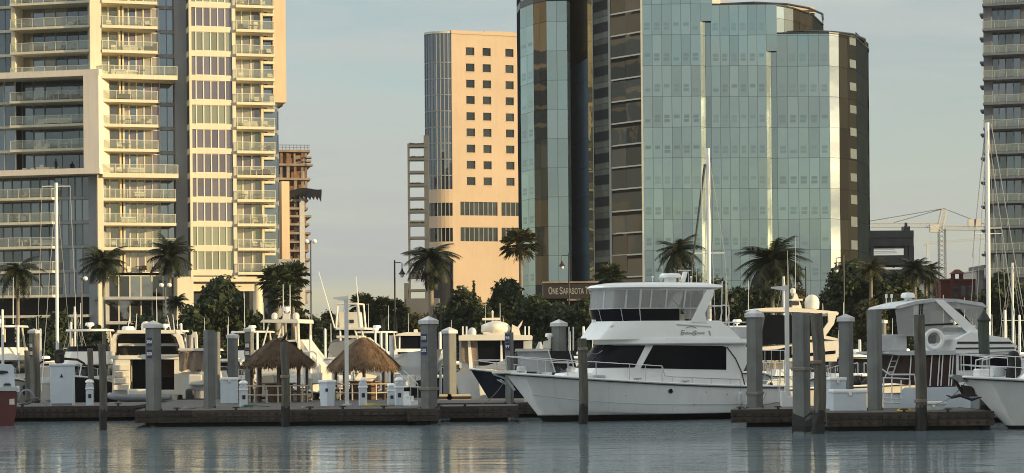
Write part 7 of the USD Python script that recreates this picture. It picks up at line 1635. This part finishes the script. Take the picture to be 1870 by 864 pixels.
# ---- the rows of moored boats farther back: a bow-on flybridge cruiser, an express cruiser and a centre console, placed one by one
def back_boat(kind, px, D, label, rot=-90, s=1.0, hm='gelcoat_warm', seed=0, hull=''):
    rng = random.Random(seed + int(px)); f = frame_px(px, D, 0, rot); t = thing({'fly': 'flybridge_cruiser', 'express': 'express_cruiser', 'console': 'console_boat'}[kind], label, 'boat', f.o, rot)
    L, B = {'fly': (13 * s, 4.4 * s), 'express': (11 * s, 3.8 * s), 'console': (8.5 * s, 2.8 * s)}[kind]; zs, zb = {'fly': (1.6, 2.5), 'express': (1.4, 2.1), 'console': (1.0, 1.5)}[kind]
    build_hull(t, L, B, zs * s, zb * s, 1.6 * s, hull or hm, .42, rub=True); hw = B * .42
    if kind == 'console':
        obj('console', rbox(1.0, .9, 1.2, .1, (L * .45, 0, zs * s)), 'gelcoat', t); m = MB()
        for x in (.36, .55):
            for y in (-.6, .6): MB().tube([(L * x, y, zs * s), (L * x, y * .9, zs * s + 2.1)], .04, 6).build('t_top_leg', 'alu_white', t)
        obj('t_top', rbox(2.6, 2.1, .12, .05, (L * .46, 0, zs * s + 2.1)), rng.choice(['canvas_grey', 'gelcoat', 'canvas_black']), t); obj('motor', rbox(.6, .6, 1.3, .15, (-.3, 0, .4)), 'rubber', t, smooth=40)
        return
    H = [(zs * s, L * .15, L * .58, L * .18, hw), (zs * s + .7, L * .15, L * .55, L * .17, hw), (zs * s + 1.65 * s, L * .17, L * .48, L * .12, hw * .93)]
    loft(t, 'deckhouse', H, hm); patch(H[1:], .10, .90, .05, .9, .014, 40, 3).build('window_band', 'smoked', t, smooth=60)
    zt = zs * s + 1.65 * s; loft(t, 'roof', [(zt, L * .10, L * .50, L * .13, hw * 1.02), (zt + .14, L * .10, L * .49, L * .13, hw * 1.0)], hm)
    if kind == 'fly':
        F2 = [(zt + .14, L * .16, L * .42, L * .10, hw * .92), (zt + .85, L * .18, L * .38, L * .08, hw * .86)]; loft(t, 'flybridge', F2, hm)
        loft(t, 'flybridge_screen', [(zt + .85, L * .26, L * .38, L * .07, hw * .84), (zt + 1.2, L * .28, L * .36, L * .06, hw * .8)], 'smoked')
        for y in (-hw * .8, hw * .8): MB().tube([(L * .2, y, zt + .8), (L * .24, y * .95, zt + 2.2)], .07, 6).build('arch_leg', hm, t)
        loft(t, 'hardtop', [(zt + 2.2, L * .14, L * .38, L * .06, hw * .85), (zt + 2.34, L * .14, L * .38, L * .05, hw * .82)], hm if rng.random() < .7 else 'canvas_grey'); zt += 2.34
    if kind == 'express' and seed % 2: MB().rings([ring(zt + .15, L * .02, L * .16, .1, hw * .95), ring(zt - .9, L * -.0, L * .16, .1, hw * .98)]).build('cockpit_canvas', ['canvas_blue', 'canvas_black', 'canvas_tan'][seed % 3], t)
    loft(t, 'foredeck_cushion', [(zs * s + .35, L * .60, L * .74, L * .08, hw * .5), (zs * s + .62, L * .60, L * .72, L * .07, hw * .46)], ['canvas_blue', 'canvas_grey', 'canvas_tan', 'cover_white'][seed % 4])
    for sg in (1, -1):
        for q in (.3, .5): MB().lathe([(.02, -.36), (.11, -.30), (.125, .2), (.11, .30), (.02, .36)], (L * q, sg * (B * .5 + .08), zs * s - .35), 8).build('fender', ['canvas_blue', 'gelcoat', 'rubber'][seed % 3], t, smooth=50)
    radar_dome(t, (L * .28, 0, zt + .22), .3, .24); m = MB().tube([(L * .28, 0, zt), (L * .28, 0, zt + .2)], .06, 6); m.build('radar_post', hm, t)
    for y in (-.7, .8): antenna(t, (L * .24, y, zt + .1), rng.uniform(1.5, 3.2), rng.uniform(-.2, .2), .03)
    S = hull_sections(L, B, zs * s, zb * s, 1.6 * s, .42)
    for sg in (1, -1): pts = [(x, sg * max(.1, sheer_at(S, x)[0] - .1), sheer_at(S, x)[1]) for x in np.linspace(L - .2, L * .6, 9)]; rail(t, pts, pts[::2], .65, .025)
BB = [('fly', 22, 152, 'cream flybridge cruiser at the far left behind the red boat', -90, 1.0), ('express', 92, 158, 'low express cruiser behind the targa boat', -84, 1.0), ('express', 140, 168, 'express cruiser moored right behind the bare mast at the left', -95, 1.0), ('fly', 178, 150, 'flybridge cruiser half hidden by the slim dark pile', -88, .9),
      ('fly', 318, 160, 'flybridge cruiser behind the cream stern boat', -92, .9), ('express', 395, 150, 'express cruiser right of the uncapped concrete pile', -82, 1.0), ('express', 440, 165, 'express cruiser behind the first hut, under the round tree', -90, .9), ('fly', 478, 172, 'far flybridge cruiser left of the two dome boat', -96, .9),
      ('express', 585, 158, 'express cruiser between the two dome boat and the fishing boat', -86, .95), ('fly', 700, 165, 'flybridge cruiser right of the fishing boat', -95, .85), ('console', 716, 140, 'centre console boat under the lift beside the second hut', -80, 1.0), ('express', 806, 155, 'express cruiser between the blue plate pile and the orange lit pile', -90, .9),
      ('console', 985, 138, 'centre console boat right of the trawler', -85, 1.1), ('express', 1058, 150, 'express cruiser behind the yacht windscreen', -90, 1.0), ('fly', 1338, 150, 'flybridge cruiser behind the boat deck of the yacht', -90, .85), ('express', 1560, 132, 'express cruiser between the capped pile and the flat topped pile', -97, 1.0), ('express', 1628, 140, 'express cruiser left of the canvas topped boat', -84, 1.0),
      ('fly', 1728, 160, 'flybridge cruiser behind the canvas topped boat', -90, .85), ('express', 1852, 128, 'white express cruiser at the right edge behind the green pile', -150, 1.0), ('express', 1822, 150, 'express cruiser under the tall mast at the right', -95, 1.0), ('console', 640, 136, 'centre console boat between the huts', -92, 1.0), ('console', 545, 134, 'centre console boat behind the left hut', -88, 1.0), ('express', 245, 172, 'far express cruiser over the cream stern boat', -90, 1.0), ('express', 1500, 150, 'express cruiser behind the sunlit arch cruiser', -90, .9)]
for k, (kd, px, D, lb, r, s) in enumerate(BB): back_boat(kd, px, D, lb, r, s, 'gelcoat_warm' if px < 900 else 'gelcoat', k, ['', 'hull_navy', '', 'antifoul', 'hull_navy', '', 'rib_grey'][k % 7])

# ---- sailing boats: only masts and rigging stand clear of the rest
def sail_boat(px, D, top, wpx, label, lines=(), boom=None, boom_m='alu_white', spread=(.55,), hm='gelcoat', lean=0.0, colour='alu_white'):
    f = frame_px(px, D, 0, 90); g = Fr(f.o[0], D); t = thing('sailing_boat', label, 'sailing boat', f.o, 90); zt = g.z(top, 0, px); L = 10.5
    g2_ = build_hull(t, L, 3.2, 1.1, 1.5, 1.3, hm, .4, rub=False); t_x = L * .5
    f0 = Fr(f.o[0], D); MB().tube([(0, 0, 1.0), (0, 0, zt)], wpx / F * D / 2, 9).build('mast', colour, t, smooth=50)
    loft(t, 'cabin', [(1.2, -1.5, 2.5, 1.6, 1.0), (1.75, -1.4, 2.2, 1.3, .85)], 'gelcoat')
    m = MB()
    for s in spread:
        m.tube([(0, -.9, zt * s), (0, .9, zt * s)], .03, 5)
    m.build('spreader', colour, t)
    m = MB()
    for x1, z1 in ((5.2, 1.6), (-5.0, 1.3)): m.tube([(0, 0, zt - .1), (x1, 0, z1)], .018, 4)
    for y1 in (-1.4, 1.4): m.tube([(0, 0, zt - .1), (0, y1 * .65, zt * spread[0]), (0, y1, 1.2)], .016, 4)
    for a, b in lines:                                     # stays that the photo shows, from pixel to pixel in the mast's plane
        p, q = f0.at(*a), f0.at(*b); m.tube([(0, -p[0], p[1]), (0, -q[0], q[1])], .03, 4)
    m.build('stay', 'rib_grey', t)
    if boom:
        p, q = f0.at(*boom[0]), f0.at(*boom[1]); MB().tube([(0, -p[0], p[1]), (0, -q[0], q[1])], [.07, .05], 7).build('boom', boom_m, t)
sail_boat(105, 142, 334, 6, 'sailing boat whose bare pale mast stands before the left wing', spread=(.985,))
sail_boat(1296, 128, 271, 7.5, 'sailing boat whose thick bright mast rises behind the yacht flybridge', boom=((1287, 300), (1263, 492)), boom_m='rubber', spread=(.6,))
sail_boat(1806, 146, 224, 8, 'sailing boat with the tallest mast and slanting stays at the right', lines=(((1810, 226), (1868, 560)), ((1811, 290), (1852, 580)), ((1800, 226), (1776, 470))), spread=(.60, .62))
sail_boat(1432, 190, 505, 4, 'distant sailing boat mast beside the white dock light post')
sail_boat(1850, 176, 480, 4, 'distant sailing boat mast between the stays at the right edge')
sail_boat(137, 176, 560, 3, 'distant short mast right of the bare pale mast')

# ---- white plastic guide poles that stand up between the moored boats, and fenders on the yacht
POLES = [(5, 565, 140, 'at the left edge before the wing'), (33, 596, 146, 'beside the sunlit far left pile'), (74, 600, 146, 'left of the bare pale mast'), (130, 588, 150, 'right of the bare pale mast'), (331, 590, 150, 'over the cream stern boat'), (470, 606, 146, 'left of the first hut apex'), (567, 612, 140, 'right of the first hut roof'), (594, 600, 150, 'left of the fishing boat'), (696, 606, 146, 'between the second hut and the lift boat'), (706, 608, 147, 'beside the lift boat roof'), (804, 606, 134, 'between the plate pile and the orange lit pile'), (1066, 596, 140, 'behind the yacht windscreen'), (1330, 602, 140, 'behind the yacht boat deck'), (1570, 620, 130, 'between the two grey piles'), (1628, 612, 128, 'left of the canvas topped boat'), (1836, 566, 140, 'right of the tallest mast'), (1862, 575, 138, 'at the right edge')]
for px, tp, D, wh in POLES:
    f = frame_px(px, D, 0); t = tag(MB().lathe([(.085, -1), (.085, f.z(tp, 0, px) - .08), (.05, f.z(tp, 0, px))], (f.o[0], D, 0), 8).build('guide_pole', 'alu_white', None, smooth=40), 'thin white guide pole standing ' + wh, 'pole', GROUPS['guide_pole'])
def fender(px, py, w, label):
    x, z = F_YACHT.at(px, py, w); p = F_YACHT.world((x, w, z)); t = thing('fender', label, 'fender', p, 0)
    MB().lathe([(.02, -.36), (.11, -.30), (.125, -.2), (.125, .2), (.11, .30), (.02, .36)], n=12).build('body', 'gelcoat_grey', t, smooth=50); MB().tube([(0, 0, .34), (0, .08, .95)], .012, 4).build('line', 'rope', t)
fender(1352, 728, 2.38, 'grey fender hanging at the yacht stern beside the tall pile')
rope(W(1400, 716, 112), W(1384, 742, 104), .12, 'rope from the yacht stern to the dock by the tall pile')
rope(W(925, 690, 109.4), W(880, 738, 110.6), .2, 'rope from the yacht bow to the dark finger dock')

# ---- furniture on the balconies: far too small to tell apart
def furniture():
    rng = random.Random(77); m = MB(); q = MB()
    def piece(f, x, y, z):
        k = rng.random()
        M_ = m if rng.random() < .6 else q
        def bx(a, b, c, d, e, g):
            p = [f.world((x + u, y + v, w))- np.array([0,0,0]) for u, v, w in ((a, c, z + e), (b, c, z + e), (b, d, z + e), (a, d, z + e), (a, c, z + g), (b, c, z + g), (b, d, z + g), (a, d, z + g))]; M_.hexa(p)
        if k < .45: bx(-.3, .3, -.3, .3, .3, .42); bx(-.3, .3, .22, .3, .42, .85)
        elif k < .7: bx(-.5, .5, -.4, .4, .68, .73); bx(-.05, .05, -.05, .05, 0, .68)
        elif k < .85: bx(-.18, .18, -.18, .18, 0, .4); bx(-.25, .25, -.25, .25, .4, rng.uniform(.7, 1.2))
        else: bx(-.9, .9, -.35, .35, .15, .45); bx(-.9, .9, .25, .35, .45, .8)
    for z in Z_CONDO[1:]:
        for a, b in ((192, 286), (440, 497)):
            for _ in range(rng.randint(2, 5)): piece(F_CONDO, F_CONDO.x(rng.uniform(a, b), 1, 300), rng.uniform(.4, 1.6), z + .01)
    for z in Z_WING[1:]:
        for _ in range(rng.randint(2, 5)): piece(F_WING, F_WING.x(rng.uniform(24, 92 if z < 20 else 145), 1, 300), rng.uniform(.9, 2.2), z + .01)
    tag(m.build('balcony_furniture', 'cover_white', None), 'pale chairs and tables standing on the balconies of the left tower', 'furniture', kind='stuff'); tag(q.build('balcony_furniture', 'canvas_black', None), 'dark chairs and planters standing on the balconies of the left tower', 'furniture', kind='stuff')
furniture()

# ---- the person on the balcony of the left wing
p = F_WING.at(102, 304, 1.2)
zf = [z for z in Z_WING if z < F_WING.at(102, 290, 1.2)[1] + .2][0] if False else None
def balcony_person():
    x, z = F_WING.at(102, 303, .9); zz = min(Z_WING, key=lambda q: abs(q - z)); w = F_WING.world((x, .9, zz + .02))
    person(w, 40, 'person in dark clothes standing on a balcony of the left wing, inside the pale frame', ('cloth_black', True), 'cloth_black', h=1.75)
balcony_person()

# ------------------------------------------------------------------ a thin evening haze over the whole place
HAZE = usdkit.material(stage, LK + 'haze', {'v': ('principled_volume', {'color': (0.92, 0.94, 0.95), 'density': 0.00006, 'anisotropy': 0.3})}, [], volume='v.volume')
_hz = MB().box(-1100, 1100, -350, 1500, -3, 120)
tag(usdkit.mesh(stage, '/World/haze', _hz.get(), HAZE).GetPrim(), 'thin pale evening haze over the marina and the town', 'haze', kind='stuff')
